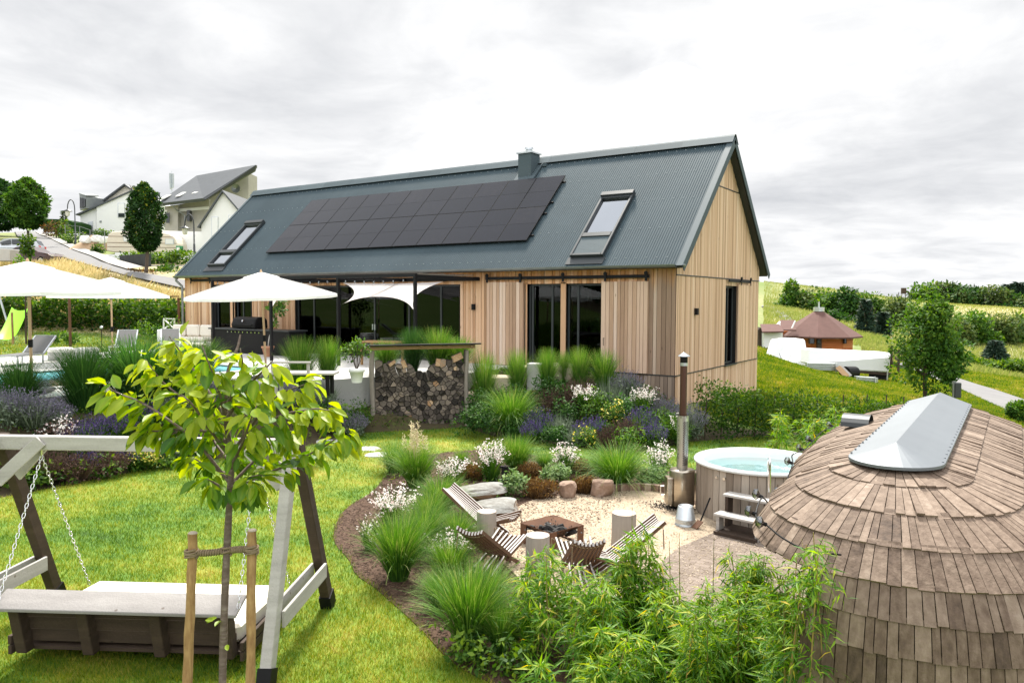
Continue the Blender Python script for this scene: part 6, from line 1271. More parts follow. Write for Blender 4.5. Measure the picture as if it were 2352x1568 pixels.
def plantT(name, label, cat_, p, group=None): return T(name, label, cat_, tuple(p), group)
def gaura(px, py, ytop, w, label, seed, zg=-1.29, dep=None, nf=420):
    r = np.random.default_rng(seed); p = Z(px, py, zg) if dep is None else QQ(px, dep, zg); d = (p-CAM)@FW; hh = Dp(px, ytop, d)[2]-p[2]; t_ = plantT('blossom_shrub', label, 'flowering plant', p, 'pale pink blossom plants'); mb = MB(); g, v = blades(260, hh*.8, .5, .010, .7, w*.35, seed); mb.grids(g+p, v*.8); q, v = blob_leaves(340, (w*.8,w*.8,hh*.32), .05, seed, nl=8); mb.arr(q+p+A(0,0,hh*.26), v*.7)
    for k in range(0, 40): e = p+A(w*1.2*math.cos(k*2.4)*((k+.5)/40)**.5, w*1.2*math.sin(k*2.4)*((k+.5)/40)**.5, hh*(1-.3*((k*7)%10)/10)); mb.tube([p+A(0,0,hh*.1), e], .003, 3, .6)
    P(mb, 'foliage', m_mid, t_)
    ns = 46; a = r.uniform(0,6.28,ns); rad = w*np.sqrt(r.random(ns)); tops = p+np.stack([1.25*rad*np.cos(a), 1.25*rad*np.sin(a), hh*(1.04-.5*r.random(ns)**1.5-.18*(rad/w)**2)], 1); i = r.integers(0, ns, nf); u = r.random(nf)**1.1*.55; base = p+A(0,0,hh*.3); c = tops[i]+(base-tops[i])*u[:,None]+r.normal(0,.022,(nf,3)); s_ = .017*(1+.035*d)
    mb = MB(); mb.arr(quadleaf(c, rdir(nf,-.3,1,r), rdir(nf,-1,1,r), s_*r.uniform(.7,1.3,nf), s_), r.random(nf)); mb.arr(quadleaf(c, rdir(nf,-.3,1,r), rdir(nf,-1,1,r), s_*r.uniform(.6,1.2,nf), s_), r.random(nf)); P(mb, 'flowers', m_gau, t_)
gaura(905, 1215, 1112, .34, 'large white pink blossom crowning the big grass in the mulch', 1, nf=700); gaura(1040, 1118, 1048, .26, 'white blossom plant next to the plumed grass', 2, nf=420); gaura(1129, 1105, 1005, .30, 'white blossom plant beside the dark solar lamp', 3, nf=520)
gaura(1300, 1090, 1012, .26, 'white blossom plant in the middle of the back border', 4, nf=420); gaura(1512, 1098, 1020, .24, 'white blossom plant close to the stove flue', 5, nf=360); gaura(1030, 1290, 1218, .26, 'pink white blossom spray beside the dark chair', 6, nf=320); gaura(850, 1262, 1190, .14, 'few white blossoms at the edge of the mulch', 7, nf=90)
gaura(1340, 0, 882, .36, 'white blossom plant high in the bed under the tall windows', 8, -.55, 18.6, 420); gaura(1478, 0, 880, .34, 'white blossom plant in the bed at the house corner', 9, -.75, 18.4, 380); gaura(1560, 0, 945, .22, 'sparse white blossoms behind the stove flue', 10, -1.2, 17.2, 120); gaura(1520, 0, 1010, .2, 'low white blossoms at the lawn edge left of the flue', 12, -1.28, 15.5, 90)
def shrub(px, py, w, hgt, mat, label, seed, leaf=.06, n=900, z=-1.29, dep=None, name='shrub', cat_='shrub', group=None, lump=12, petals=None):
    p = Z(px, py, z) if dep is None else Q(px, dep); 
    if dep is not None and z != -1.29: p[2] = z
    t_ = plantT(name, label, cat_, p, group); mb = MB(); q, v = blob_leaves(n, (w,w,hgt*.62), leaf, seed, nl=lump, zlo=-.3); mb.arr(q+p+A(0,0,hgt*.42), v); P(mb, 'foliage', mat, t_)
    if petals: r = np.random.default_rng(seed); N, m_ = petals; q, v = blob_leaves(N, (w,w,hgt*.66), .045*(1 if dep is None else 1.5), seed, nl=lump, zlo=.0, shell=.9); mb = MB(); mb.arr(q+p+A(0,0,hgt*.46), r.random(N)); P(mb, 'flowers', m_, t_)
shrub(1182, 1138, .26, .42, m_sage, 'pale sage bush beside the stone steps', 21, .075, 900); shrub(1275, 1112, .27, .36, m_sage, 'pale sage bush behind the small square boulder', 22, .075, 900); shrub(1502, 1118, .24, .36, m_sage, 'pale sage bush at the brick edging near the stove', 23, .075, 800)
def heather(px, py, w, hgt, label, seed):
    p = Z(px, py, -1.29); t_ = plantT('heather', label, 'heather', p, 'rusty heather bushes'); mb = MB()
    for k in range(7): a = k*.9; g, v = blades(110, hgt*(.8+.4*((k*37)%10)/10), 1.1, .010, .25, .05, seed*10+k, segs=3); mb.grids(g+p+A(w*.55*math.cos(a)*(k > 0), w*.55*math.sin(a)*(k > 0), 0), v)
    q, v = blob_leaves(1300, (w*1.35,w*1.1,hgt*.6), .05, seed+70, nl=22, droop=-.7, shell=.35); mb.arr(q+p+A(0,0,hgt*.42), v)
    P(mb, 'foliage', m_heat, t_)
heather(1085, 1100, .22, .30, 'rusty brown heather left of the solar lamp', 1); heather(1238, 1142, .24, .32, 'rusty brown heather between the sage and the small boulder', 2); heather(1343, 1132, .2, .30, 'rusty brown heather between the two boulders', 3); heather(1330, 1086, .2, .26, 'brown heather behind the gap between the boulders', 4); heather(1215, 1098, .2, .26, 'brown dry heather behind the sage bushes', 5)
def mound(px, dep, w, hgt, kind, label, seed, zoff=-.02, group=None, ns=240, p=None):
    p = Q(px, dep) if p is None else p; p[2] += zoff; r = np.random.default_rng(seed); nm, m1, m2 = {'lav':('lavender',m_lav,m_lavf),'sal':('salvia',m_mid,m_salf),'seed':('seed_shrub',m_seed,m_seed),'grey':('lavender',m_lav,m_lav)}[kind]
    t_ = plantT(nm, label, 'flowering plant', p, group); a = r.uniform(0,6.28,ns); rad = np.sqrt(r.random(ns)); out = np.stack([np.cos(a)*rad, np.sin(a)*rad], 1); base = p+np.concatenate([out*w*.25, np.zeros((ns,1))], 1); tip = p+np.concatenate([out*w, (hgt*(1-.35*rad**2)*r.uniform(.75,1.1,ns))[:,None]], 1)
    d = unit(tip-base); L = np.linalg.norm(tip-base, axis=1); mb = MB(); q = quadleaf(base, d, rdir(ns,-1,1,r), L, .014); mb.arr(q, r.random(ns)); q, v = blob_leaves(int(ns*2.2), (w*.8,w*.8,hgt*.4), .07, seed, nl=9); mb.arr(q+p+A(0,0,hgt*.3), v); P(mb, 'stems', m1, t_)
    if kind != 'grey':
        m_ = ns*7; i = np.repeat(np.arange(ns), 7); u = r.uniform(0, .34, m_); c = tip[i]-d[i]*(L[i]*u)[:,None]+r.normal(0,.008,(m_,3)); s_ = .03; mb = MB(); mb.arr(quadleaf(c, unit(d[i]+rdir(m_,-1,1,r)*.6), rdir(m_,-1,1,r), s_*r.uniform(.7,1.3,m_), s_*.6), r.random(m_)); P(mb, 'flowers', m2, t_)
b1 = 'flowering mounds in the bed below the house'
for i, (px, dp_, w, hh, k, lb) in enumerate(((1238,18.2,.45,.75,'sal','purple salvia right of the arching grass'),(1290,17.9,.45,.7,'grey','grey green mound in the middle of the bed near the lawn'),(1225,17.6,.35,.55,'sal','low purple salvia at the lawn edge, leftmost of them'),(1360,17.5,.5,.65,'sal','dark purple salvia below the yellow flowers'),(1440,17.2,.45,.65,'seed','brown seed mound low in the bed at the lawn edge'),(1475,17.6,.45,.8,'sal','purple salvia at the right end of the bed'),(1505,17.0,.35,.6,'sal','small purple salvia just left of the flue'),(1400,18.9,.55,.95,'grey','grey green shrub in the bed below the sliding shutter'),(1440,19.4,.5,.9,'lav','lavender close to the house wall under the shutter'),(1520,18.7,.5,.85,'lav','lavender at the foot of the house corner'),(1582,18.0,.55,1.0,'lav','large silvery lavender behind the flue at the hedge'),(1325,19.0,.5,.9,'seed','brown dry seed head shrub beside the white blossom'),(1270,18.9,.45,.8,'seed','brown seed head shrub left in the bed'),(1400,17.0,.4,.5,'seed','brown faded mound at the lawn edge'),(1330,17.3,.4,.5,'grey','green grey mound at the front of the bed'),(1480,19.0,.4,.8,'grey','grey green mound below the house corner blossom'))): mound(px, dp_, w, hh, k, lb, 200+i, group=b1)
shrub(1108, 0, .55, 1.0, m_dk, 'round dark green shrub right of the wood store, upper one', 31, .08, 1500, dep=19.2); shrub(1098, 0, .55, .85, m_dk, 'dark green shrub at the foot of the wood store post', 32, .08, 1500, dep=18.2); shrub(1262, 0, .5, .9, m_dk, 'dark leafy shrub below the round bright grass', 33, .08, 1200, dep=19.2); shrub(1216, 0, .4, .6, m_dk, 'dark shrub behind the arching grass', 34, .08, 900, dep=18.8)
shrub(1412, 0, .38, .7, m_mid, 'yellow flowering shrub in the middle of the house bed', 35, .06, 800, dep=18.0, petals=(130, m_yel), group=b1); shrub(1350, 0, .32, .5, m_mid, 'small shrub with few yellow flowers near the lawn edge', 36, .06, 600, dep=17.0, petals=(60, m_yel)); shrub(1228, 0, .3, .55, m_mid, 'pale yellow flowers beside the leftmost salvia', 37, .06, 500, dep=18.5, petals=(90, m_yel)); shrub(1455, 0, .42, .55, m_mid, 'bright green leafy mound at the front of the house bed', 38, .07, 900, dep=16.6); shrub(1520, 0, .4, .55, m_mid, 'bright green mound left of the flue behind the white blossoms', 39, .07, 800, dep=17.3)
for i, (px, dp_, w, hh, m_, lb) in enumerate(((1195,19.4,.5,.8,m_dk,'dark bush under the narrow grass on the terrace edge'),(1150,18.6,.4,.7,m_mid,'green bush between the dark shrubs and the arching grass'),(1300,18.5,.45,.75,m_dk,'dark leafy bush left of the upper white blossom'),(1375,18.4,.5,.85,m_mid,'tall green bush right of the upper white blossom'),(1425,18.4,.45,.75,m_gr2,'deep green bush behind the yellow flowers'),(1500,17.9,.5,.85,m_mid,'fresh green bush below the house corner'),(1545,17.6,.4,.7,m_mid,'green bush directly behind the flue'),(1270,17.3,.4,.5,m_dk,'low dark bush at the lawn edge'),(1385,17.4,.4,.55,m_dk,'low dark green bush under the yellow flowers'),(1190,17.9,.35,.5,m_dk,'dark plant at the foot of the arching grass'))): shrub(px, 0, w, hh, m_, lb, 240+i, .075, 1000, dep=dp_, group=b1)
# slope below the pool on the left
b2 = 'flowering mounds on the slope below the pool'
for i, (px, dp_, w, hh, k, lb) in enumerate(((20,14.0,.5,.75,'lav','grey lavender at the left picture edge above the beam'),(75,14.1,.5,.75,'lav','lavender left of the cream seed plant'),(118,14.3,.4,.6,'lav','pale lavender below the second tall grass'),(178,14.3,.45,.7,'sal','dark purple salvia left of the cherry crown'),(218,14.6,.45,.7,'sal','dark purple salvia touching the cherry leaves'),(195,14.0,.4,.5,'sal','low purple salvia just above the timber beam'),(262,15.0,.45,.6,'sal','purple salvia half behind the left cherry leaves'),(330,15.6,.5,.6,'sal','purple salvia behind the middle of the beam'),(400,16.2,.5,.6,'grey','grey green mound behind the cherry branches'),(480,16.8,.5,.6,'lav','lavender behind the cherry trunk top'),(560,17.4,.5,.65,'grey','grey green mound between cherry crown and pool bench'),(640,17.8,.5,.65,'lav','lavender on the slope below the pool bench'),(30,13.3,.5,.55,'seed','purple brown mound under the left end of the beam'),(100,13.5,.5,.55,'seed','purple brown mound under the beam, second from left'),(170,13.7,.5,.55,'seed','purple brown mound under the beam, third from left'),(240,14.1,.5,.55,'seed','purple brown mound under the beam, fourth from left'),(310,14.7,.5,.55,'sal','purple mound under the beam left of the cherry'),(380,15.2,.5,.5,'sal','purple mound under the beam behind the cherry leaves'),(450,15.6,.5,.5,'sal','purple mound under the beam nearest to the trunk'),(740,18.8,.5,.75,'grey','grey green mound below the bright corner grasses'),(770,18.5,.45,.7,'lav','lavender against the concrete wall'),(700,18.2,.5,.6,'lav','lavender below the left bright corner grass'))): mound(px, dp_, w, hh, k, lb, 300+i, group=b2)
shrub(130, 0, .38, .55, m_seed, 'cream and brown dried flower mound above the beam', 51, .06, 500, dep=14.1, petals=(300, m_gau)); shrub(795, 0, .42, .75, m_mid, 'leafy mound with a few red poppies by the wood store', 52, .07, 900, dep=18.6, petals=(7, m_red)); shrub(826, 0, .34, .85, m_mid, 'green plant against the concrete wall beside the wood store post', 54, .07, 800, dep=18.9); mound(812, 18.3, .4, .6, 'lav', 'lavender in front of the concrete wall by the wood store', 55); shrub(775, 0, .45, .7, m_dk, 'dark bush below the concrete wall left of the poppies', 56, .07, 900, dep=18.3); shrub(742, 0, .45, .8, m_dk, 'dark green mound under the right corner grass', 53, .07, 1000, dep=18.2)
for i, (px, py) in enumerate(((10,1125),(70,1120),(130,1108),(190,1100),(250,1092))): shrub(px, py, .42, .38, m_bush, ('low leafy ground plant in the left bed, first from the picture edge','low leafy ground plant in the left bed, second from the picture edge','low leafy ground plant in the left bed, third from the picture edge','low leafy ground plant in the left bed, fourth from the picture edge','low leafy ground plant left of the yellow blossoms')[i], 60+i, .10, 420, group='leafy ground plants in the left bed')
shrub(330, 1082, .32, .36, m_bush, 'yellow flowering ground plant between swing and left bed', 66, .08, 380, petals=(420, m_yel)); shrub(395, 1072, .4, .35, m_bush, 'leafy ground plant right of the yellow blossoms', 67, .09, 420)
# low weeds in the mulch and dark undergrowth on the beds: uncountable
def cover(N, keep, box, L, w, mat, name, label, seed, zz=.0):
    r = np.random.default_rng(seed); x = r.uniform(box[0], box[1], N); y = r.uniform(box[2], box[3], N); k = keep(x, y); x, y = x[k], y[k]; n = len(x); c = np.stack([x, y, h(x, y)+zz+r.random(n)*.10], 1); mb = MB(); mb.arr(quadleaf(c, rdir(n,-.1,1,r), rdir(n,.2,1,r), L*r.uniform(.5,1.3,n), w), r.random(n)); W(mb, name, mat, label, 'ground cover', kind='stuff')
slope = lambda x, y: (h(x, y) > -1.26) & (~inpoly(x, y, DECK)) & inpoly(x, y, [(-9.6,-18.5),(-9.2,-8.6),(-6.3,-4.6),(-4.9,-.2),(.3,-.1),(2.2,-.1),(4.6,1.8),(4.6,1.2),(2.4,-.6),(1.3,-2.3),(1.1,-4.1),(-2.9,-4.3),(-4.2,-3.7),(-6.0,-5.7),(-5.6,-8.7),(-6.4,-10.5),(-6.2,-18.5)])
cover(80000, slope, (-10,5,-18.5,2), .09, .03, m_bush, 'undergrowth', 'dense low undergrowth between the flowering mounds', 71)
kb = lambda x, y: inpoly(x, y, MULCH) & ~inpoly(x, y, GRAVEL) & (pdist(x, y, GRAVEL) > .12) & ((y > -9.6) | (x > 2.4) | (pdist(x, y, MULCH) > .75)) & ~((x > 4.8) & (y < -7.8))
for i, (px, py, lb) in enumerate(((1130,1545,'leafy weed at the bottom edge between mulch and bamboo'),(1190,1560,'leafy weed at the bottom edge under the left bamboo'),(1075,1520,'low weed in the mulch below the largest grass'),(1215,1480,'green weed bush inside the left bamboo foot'))): shrub(px, py, .22, .30, m_bush, lb, 250+i, .07, 260)
cover(9000, kb, (-2,8,-15.5,-5.5), .075, .028, m_bush, 'low_weeds', 'low weeds and seedlings growing between the border plants', 72, .02)
# hedge beside the gable and bamboo behind the hot tub
def hedgerow(path, w, hgt, n, leaf, mat, label, seed, name='hedge', taper=0.):
    r = np.random.default_rng(seed); q = cat([A(*p, 0) for p in path], 8)[:, :2]; i = r.integers(0, len(q)-1, n); u = r.random(n)[:,None]; c = q[i]*(1-u)+q[i+1]*u; t = unit(q[i+1]-q[i]); s_ = np.stack([-t[:,1], t[:,0]], 1); prof_ = hgt*(.86+.14*np.sin(i*.83)*np.cos(i*.31)+.05*r.normal(0,1,n)); prof_ = prof_*(1-taper*i/len(q)); zz_ = r.random(n)**.7; o = r.uniform(-1,1,n)*(1-.3*zz_**3); k = np.where(r.random(n) < .55, np.sign(o)*(.8+.25*r.random(n)), o); x, y = (c+s_*(k*w)[:,None]).T; z = h(x, y)+zz_*prof_
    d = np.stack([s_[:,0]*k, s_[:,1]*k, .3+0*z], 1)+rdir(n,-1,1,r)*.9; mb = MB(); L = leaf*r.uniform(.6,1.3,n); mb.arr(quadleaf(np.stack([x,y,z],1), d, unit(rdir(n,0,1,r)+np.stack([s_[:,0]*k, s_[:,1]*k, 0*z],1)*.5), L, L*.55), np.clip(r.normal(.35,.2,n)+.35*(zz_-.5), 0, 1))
    t_ = T(name, label, 'hedge', (q[0][0], q[0][1], h1(*q[0]))); P(mb, 'foliage', mat, t_); mb = MB()
    for j in range(0, len(q), 3): b_ = A(q[j][0], q[j][1], h1(*q[j])); mb.tube([b_, b_+A(.03,.02,hgt*.7)], .015, 5)
    P(mb, 'stems', m_brown, t_)
hedgerow([(1.55,-2.0),(2.3,-1.0),(3.3,-.1),(4.6,1.0),(5.6,1.7)], .48, 1.45, 13000, .075, m_bush, 'dark clipped hedge running from the gable towards the bank', 81, taper=.42)
bamboo('bright bamboo clump behind the hot tub at the end of the hedge', cl(26,1770,1960,930,1030,14.5,16.8,6), 2600, 46, llen=.17); 
hb = [Z(x, y, .05)[:2] for x, y in ((-60,772),(60,772),(180,772),(300,772),(400,776),(424,778))]
hedgerow(hb, .8, 1.75, 12000, .22, m_bush, 'tall green hedge closing the lawn behind the pool', 82)
for i, (px, yb, hh, lb) in enumerate(((120,790,.5,'pale leafy perennial before the hedge beside the rusty post'),(160,792,.55,'leafy perennial at the foot of the hedge, left of the pole'),(345,785,1.2,'loose rose bush growing at the right end of the hedge'),(395,788,1.0,'small rose bush beside the garden sofa'))): q = Z(px, yb, .02); shrub(px, yb, hh*.8, hh, m_mid, lb, 90+i, .13, 420, z=.02)
# ------------------------------------------------------------------ trees
m_trunk = pm('tree_trunk', [(0,(.035,.026,.02)),(1,(.16,.125,.10))], .9, ns=((8.,.8,(2,2,.4)),))
m_tip = pm('maple_leaf', [(0,(.006,.028,.006)),(.55,(.025,.075,.012)),(.84,(.06,.13,.015)),(.92,(.20,.22,.02)),(1,(.38,.34,.035))], .6, vw=1., trans=.2, spec=.2)
m_far = pm('far_leaf', [(0,(.018,.04,.012)),(.5,(.065,.115,.028)),(1,(.17,.21,.055))], .65, vw=1., trans=.28, spec=.15); m_spr = pm('spruce_needle', [(0,(.008,.028,.018)),(.5,(.025,.065,.035)),(1,(.06,.11,.05))], .7, vw=1.)
def tree(px, dep, ytop, ybase, wpx, mat, label, seed, n=2600, leaf=.3, kind='round', trunk=.28, group=None, name='tree'):
    b_ = QQ(px, dep, Dp(px, ybase, dep)[2]); b_[2] = min(b_[2], h1(b_[0], b_[1])); H_ = Dp(px, ytop, dep)[2]-b_[2]; w = wpx/2*dep/FPX; t_ = T(name, label, 'tree', tuple(b_), group); r = np.random.default_rng(seed)
    mb = MB(); q = cat([b_-A(0,0,.2), b_+A(r.normal(0,.02)*H_,0,H_*.4), b_+A(0,r.normal(0,.02)*H_,H_*.85)], 6); mb.tube(q, np.linspace(.022,.006,len(q))*H_, 8)
    for k in range(7): a = r.uniform(0,6.28); s_ = q[4+k % 8]; mb.tube([s_, s_+A(math.cos(a)*w*.4, math.sin(a)*w*.4, H_*.12), s_+A(math.cos(a)*w*.75, math.sin(a)*w*.75, H_*.26)], [.009*H_,.006*H_,.003*H_], 5)
    P(mb, 'trunk', m_trunk, t_, True); mb = MB()
    if kind == 'round':
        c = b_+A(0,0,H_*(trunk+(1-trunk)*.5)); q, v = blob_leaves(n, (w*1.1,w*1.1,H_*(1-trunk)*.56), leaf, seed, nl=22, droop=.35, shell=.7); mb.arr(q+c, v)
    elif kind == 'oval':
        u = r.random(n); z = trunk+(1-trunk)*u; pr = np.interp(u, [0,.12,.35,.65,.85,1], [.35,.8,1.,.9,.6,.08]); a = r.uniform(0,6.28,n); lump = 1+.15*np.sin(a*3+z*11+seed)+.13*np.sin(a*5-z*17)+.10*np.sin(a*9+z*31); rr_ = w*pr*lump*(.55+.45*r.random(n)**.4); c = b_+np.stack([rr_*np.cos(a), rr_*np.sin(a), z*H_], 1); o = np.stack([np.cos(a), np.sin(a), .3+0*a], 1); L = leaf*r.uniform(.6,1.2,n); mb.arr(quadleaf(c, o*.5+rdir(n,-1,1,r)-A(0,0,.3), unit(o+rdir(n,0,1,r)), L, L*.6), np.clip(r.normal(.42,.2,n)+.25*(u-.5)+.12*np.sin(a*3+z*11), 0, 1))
    else:
        u = r.random(n)**.8; z = trunk+(1-trunk)*u; tier = (np.abs(((u*9) % 1)-.5)*2); a = r.uniform(0,6.28,n); rr_ = w*(1-u)*(.65+.35*tier)*np.sqrt(r.random(n)*.7+.3); c = b_+np.stack([rr_*np.cos(a), rr_*np.sin(a), z*H_], 1); o = np.stack([np.cos(a), np.sin(a), -.25+0*a], 1); L = leaf*r.uniform(.6,1.2,n); mb.arr(quadleaf(c, o+rdir(n,-1,1,r)*.5, rdir(n,.2,1,r), L, L*.3), np.clip(r.normal(.45,.22,n), 0, 1))
    P(mb, 'crown', mat, t_); return t_
tree(2, 95, 413, 548, 105, m_dk, 'big dark street tree cut by the left picture edge', 1, 9000, .42, 'oval', .16); tree(72, 90, 414, 547, 80, m_mid, 'bushy oval street tree beside the uphill road', 2, 9000, .40, 'oval', .18)
tree(339, 52, 424, 624, 74, m_tip, 'dark globe maple with yellow shoot tips in the kerbed bed', 3, 11000, .21, 'oval', .24); tree(155, 92, 486, 530, 26, m_far, 'small young conifer behind the clipped dark hedge', 4, 500, .4, 'cone', .05)
mt = tree(2130, 30, 690, 922, 150, m_mid, 'leafy young maple on the bank behind the sauna pod', 5, 6500, .17, 'round', .16); 
q_ = QQ(2185, 30.3, Dp(2185, 822, 30.3)[2]); mb = MB(); q, v = blob_leaves(2400, (.72,.72,.95), .2, 55, nl=16, shell=.7); mb.arr(q+q_, v*.85); P(mb, 'side_crown', m_mid, mt); q_ = QQ(2140, 29.7, Dp(2140, 725, 29.7)[2]); mb = MB(); q, v = blob_leaves(1500, (.6,.6,.6), .2, 56, nl=12, shell=.7); mb.arr(q+q_, v); P(mb, 'side_crown', m_mid, mt)
for i, (px, dep, yt, yb, w, m_, k, lb) in enumerate(((1822,105,652,748,72,m_mid,'round','rounded light tree nearest to the gable on the far slope'),(1868,104,668,768,80,m_far,'round','broad tree behind the cabin roof, left of its apex'),(1905,100,664,775,85,m_mid,'round','tall tree right behind the cabin roof apex'),(1950,98,662,780,90,m_dk,'round','dark broad tree right of the cabin roof'),(1990,97,664,775,80,m_mid,'round','tree with bright top between cabin and spruces'),(1930,90,715,790,70,m_dk,'round','dark low tree just above the cabin eave'),(1986,78,688,800,52,m_spr,'cone','tall bluish spruce right of the cabin'),(2026,78,718,800,44,m_spr,'cone','smaller spruce beside the tall bluish one'),(2052,92,690,782,84,m_far,'round','open olive green tree left of the bank maple'),(2092,90,725,800,60,m_mid,'round','tree partly hidden behind the bank maple'),
    (2122,190,658,742,70,m_mid,'round','leftmost tree of the wood on the far ridge'),(2170,188,648,745,90,m_far,'round','highest tree of the wood on the far ridge'),(2222,186,650,745,90,m_dk,'round','dark tree in the wood right of the highest crown'),(2270,184,660,750,90,m_far,'round','tree of the ridge wood above the hay strip'),(2318,180,682,755,90,m_dk,'round','dark tree low at the right end of the ridge wood'),(2360,178,680,755,80,m_far,'round','last tree of the ridge wood at the right picture edge'),(2310,300,654,700,40,m_spr,'cone','distant dark conifer on the skyline, left one'),(2335,300,650,700,44,m_spr,'cone','distant dark conifer on the skyline, middle one'),(2358,300,655,700,44,m_spr,'cone','distant dark conifer on the skyline at the picture edge'),(1940,300,684,700,60,m_far,'round','flat distant bush on the skyline left of the raised hide'),
    (2195,82,738,822,70,m_far,'round','light tree in the valley right of the bank maple'),(2245,84,722,822,90,m_mid,'round','broad bright tree in the valley below the hay strip'),(2300,86,730,825,90,m_far,'round','olive tree in the valley near the right edge'),(2350,88,722,825,90,m_mid,'round','bright tree in the valley cut by the right edge'),(2287,66,783,826,60,m_spr,'cone','low wide spruce on the dry grass patch'),(2205,60,815,850,60,m_bush,'round','bush along the lane, left one'),(2255,60,822,858,70,m_bush,'round','bush along the lane in the middle'),(2310,58,828,868,80,m_bush,'round','bush along the lane near the right edge'),(2358,56,832,874,70,m_bush,'round','bush along the lane cut by the right edge'),(2345,28,925,970,40,m_mid,'round','small shrub on the bank at the right picture edge'))):
    tree(px, dep, yt, yb, w, m_, lb, 400+i, 4200 if k == 'round' else 2600, max(.14, .0052*dep) if k == 'round' else .008*dep, k, .10 if k == 'round' else .03, 'trees on the far slope')
# a wood behind the viewer, mirrored in the glass
mb = MB(); r_ = np.random.default_rng(9)
for k in range(26): x = -46+k*3.4; y = -62+5*math.sin(k*1.3)-.25*x; q, v = blob_leaves(700, (3.2,3.2,5.), 1.0, 900+k, nl=12); mb.arr(q+A(x, y, h1(x, y)+4.2), v)
W(mb, 'wood', m_dk, 'dark wood mirrored in the window glass', 'wood', kind='stuff')

# ------------------------------------------------------------------ helpers for far buildings: detail-crop coordinates at a distance
def zp1(x, y, dep): return Dp(*z1(x, y), dep)
def slab(pts, n, mb=None, a=.5, back=None):      # polygon extruded along n
    mb = mb or MB(); V = [A(*p) for p in pts]; k = len(V); V2 = [p+A(*n) for p in V]; mb.add(V+V2, [tuple(range(k-1,-1,-1)), tuple(range(k,2*k))]+[(i,(i+1)%k,k+(i+1)%k,k+i) for i in range(k)], a); return mb
AW = A(FW[0], FW[1], 0)/math.hypot(FW[0], FW[1]); U_ = A(0,0,1)
m_shingle2 = pm('dark_roof_tile', [(0,(.045,.052,.06)),(1,(.085,.095,.105))], .6, ns=((1.5,.8),)); m_plast = pm('raw_plaster', [(0,(.28,.26,.23)),(.6,(.42,.40,.36)),(1,(.55,.53,.49))], .9, ns=((.5,.9),(3.,.3)))
m_winpane = pm('dark_pane', (.03,.035,.04), .1); m_lampg = pm('lamp_glass', (.7,.7,.66), .3)
# white gabled house on the left
d = 100; hA = T('white_house', 'white house with a stepped gable roof and a glazed metal dormer', 'house', tuple(zp1(832,690,d)))
P(slab([zp1(832,705,d),zp1(1240,700,d),zp1(1240,400,d),zp1(1135,325,d),zp1(832,462,d)], AW*9), 'gable_wall', m_render, hA)
P(slab([zp1(692,725,d+.3),zp1(831,705,d+.3),zp1(831,470,d+.3),zp1(692,520,d+.3)], AW*8.5), 'side_wall', m_render, hA)
P(slab([zp1(832,462,d+2),zp1(1175,345,d+2),zp1(1068,275,d+2),zp1(832,440,d+2)], AW*6), 'upper_gable', m_cream, hA)
P(slab([zp1(800,458,d+1.4),zp1(1068,258,d+1.4),zp1(1068,270,d+1.4),zp1(812,464,d+1.4)], AW*7), 'roof', m_shingle2, hA); P(slab([zp1(1068,258,d+1.5),zp1(1185,342,d+1.5),zp1(1180,350,d+1.5),zp1(1068,270,d+1.5)], AW*7), 'roof', m_shingle2, hA)
P(slab([zp1(648,522,d-.2),zp1(832,446,d-.2),zp1(1135,312,d-.2),zp1(1250,384,d-.2),zp1(1250,394,d-.2),zp1(1135,324,d-.2),zp1(832,458,d-.2),zp1(655,532,d-.2)], AW*1.6), 'lower_roof', m_shingle2, hA)
dm = P(slab([zp1(684,352,d+1),zp1(740,372,d-.5),zp1(740,470,d-.5),zp1(690,490,d+1)], A(*RT)*1.2+AW*2), 'dormer', m_zinc, hA); P(slab([zp1(680,350,d+1),zp1(738,368,d-.7),zp1(850,372,d+1.5),zp1(790,352,d+3)], U_*.15), 'dormer_roof', m_zinc, hA)
for k in range(4): P(slab([zp1(692+k*12,378+k*4,d+.55-k*.3),zp1(700+k*12,381+k*4,d+.4-k*.3),zp1(700+k*12,468-k*4,d+.4-k*.3),zp1(692+k*12,472-k*4,d+.55-k*.3)], -AW*.15), 'dormer_pane', m_winpane, hA)
wA = P(slab([zp1(1015,426,d-.02),zp1(1077,426,d-.02),zp1(1077,550,d-.02),zp1(1015,550,d-.02)], -AW*.05), 'window', m_galv, hA); P(slab([zp1(1020,516,d-.1),zp1(1072,516,d-.1),zp1(1072,546,d-.1),zp1(1020,546,d-.1)], -AW*.03), 'pane', m_winpane, wA)
P(slab([zp1(1020,431,d-.1),zp1(1072,431,d-.1),zp1(1072,512,d-.1),zp1(1020,512,d-.1)], -AW*.03), 'roller_shutter', m_render, wA); P(slab([zp1(760,590,d+.28),zp1(800,582,d+.28),zp1(800,700,d+.28),zp1(760,706,d+.28)], -AW*.06), 'door', m_galv, hA); P(slab([zp1(858,578,d),zp1(876,578,d),zp1(876,594,d),zp1(858,594,d)], -AW*.05), 'vent_grille', m_zinc, hA)
mb = MB(); c = zp1(1152,296,d-1); t = np.arange(16)*2*PI/16; mb.add([c+A(*RT)*.32*math.cos(k)+U_*.32*math.sin(k) for k in t]+[c+AW*.12], [(i,(i+1)%16,16) for i in range(16)]); mb.tube([c+AW*.12, zp1(1140,325,d-.5)], .04, 6); P(mb, 'satellite_dish', m_zinc, hA)
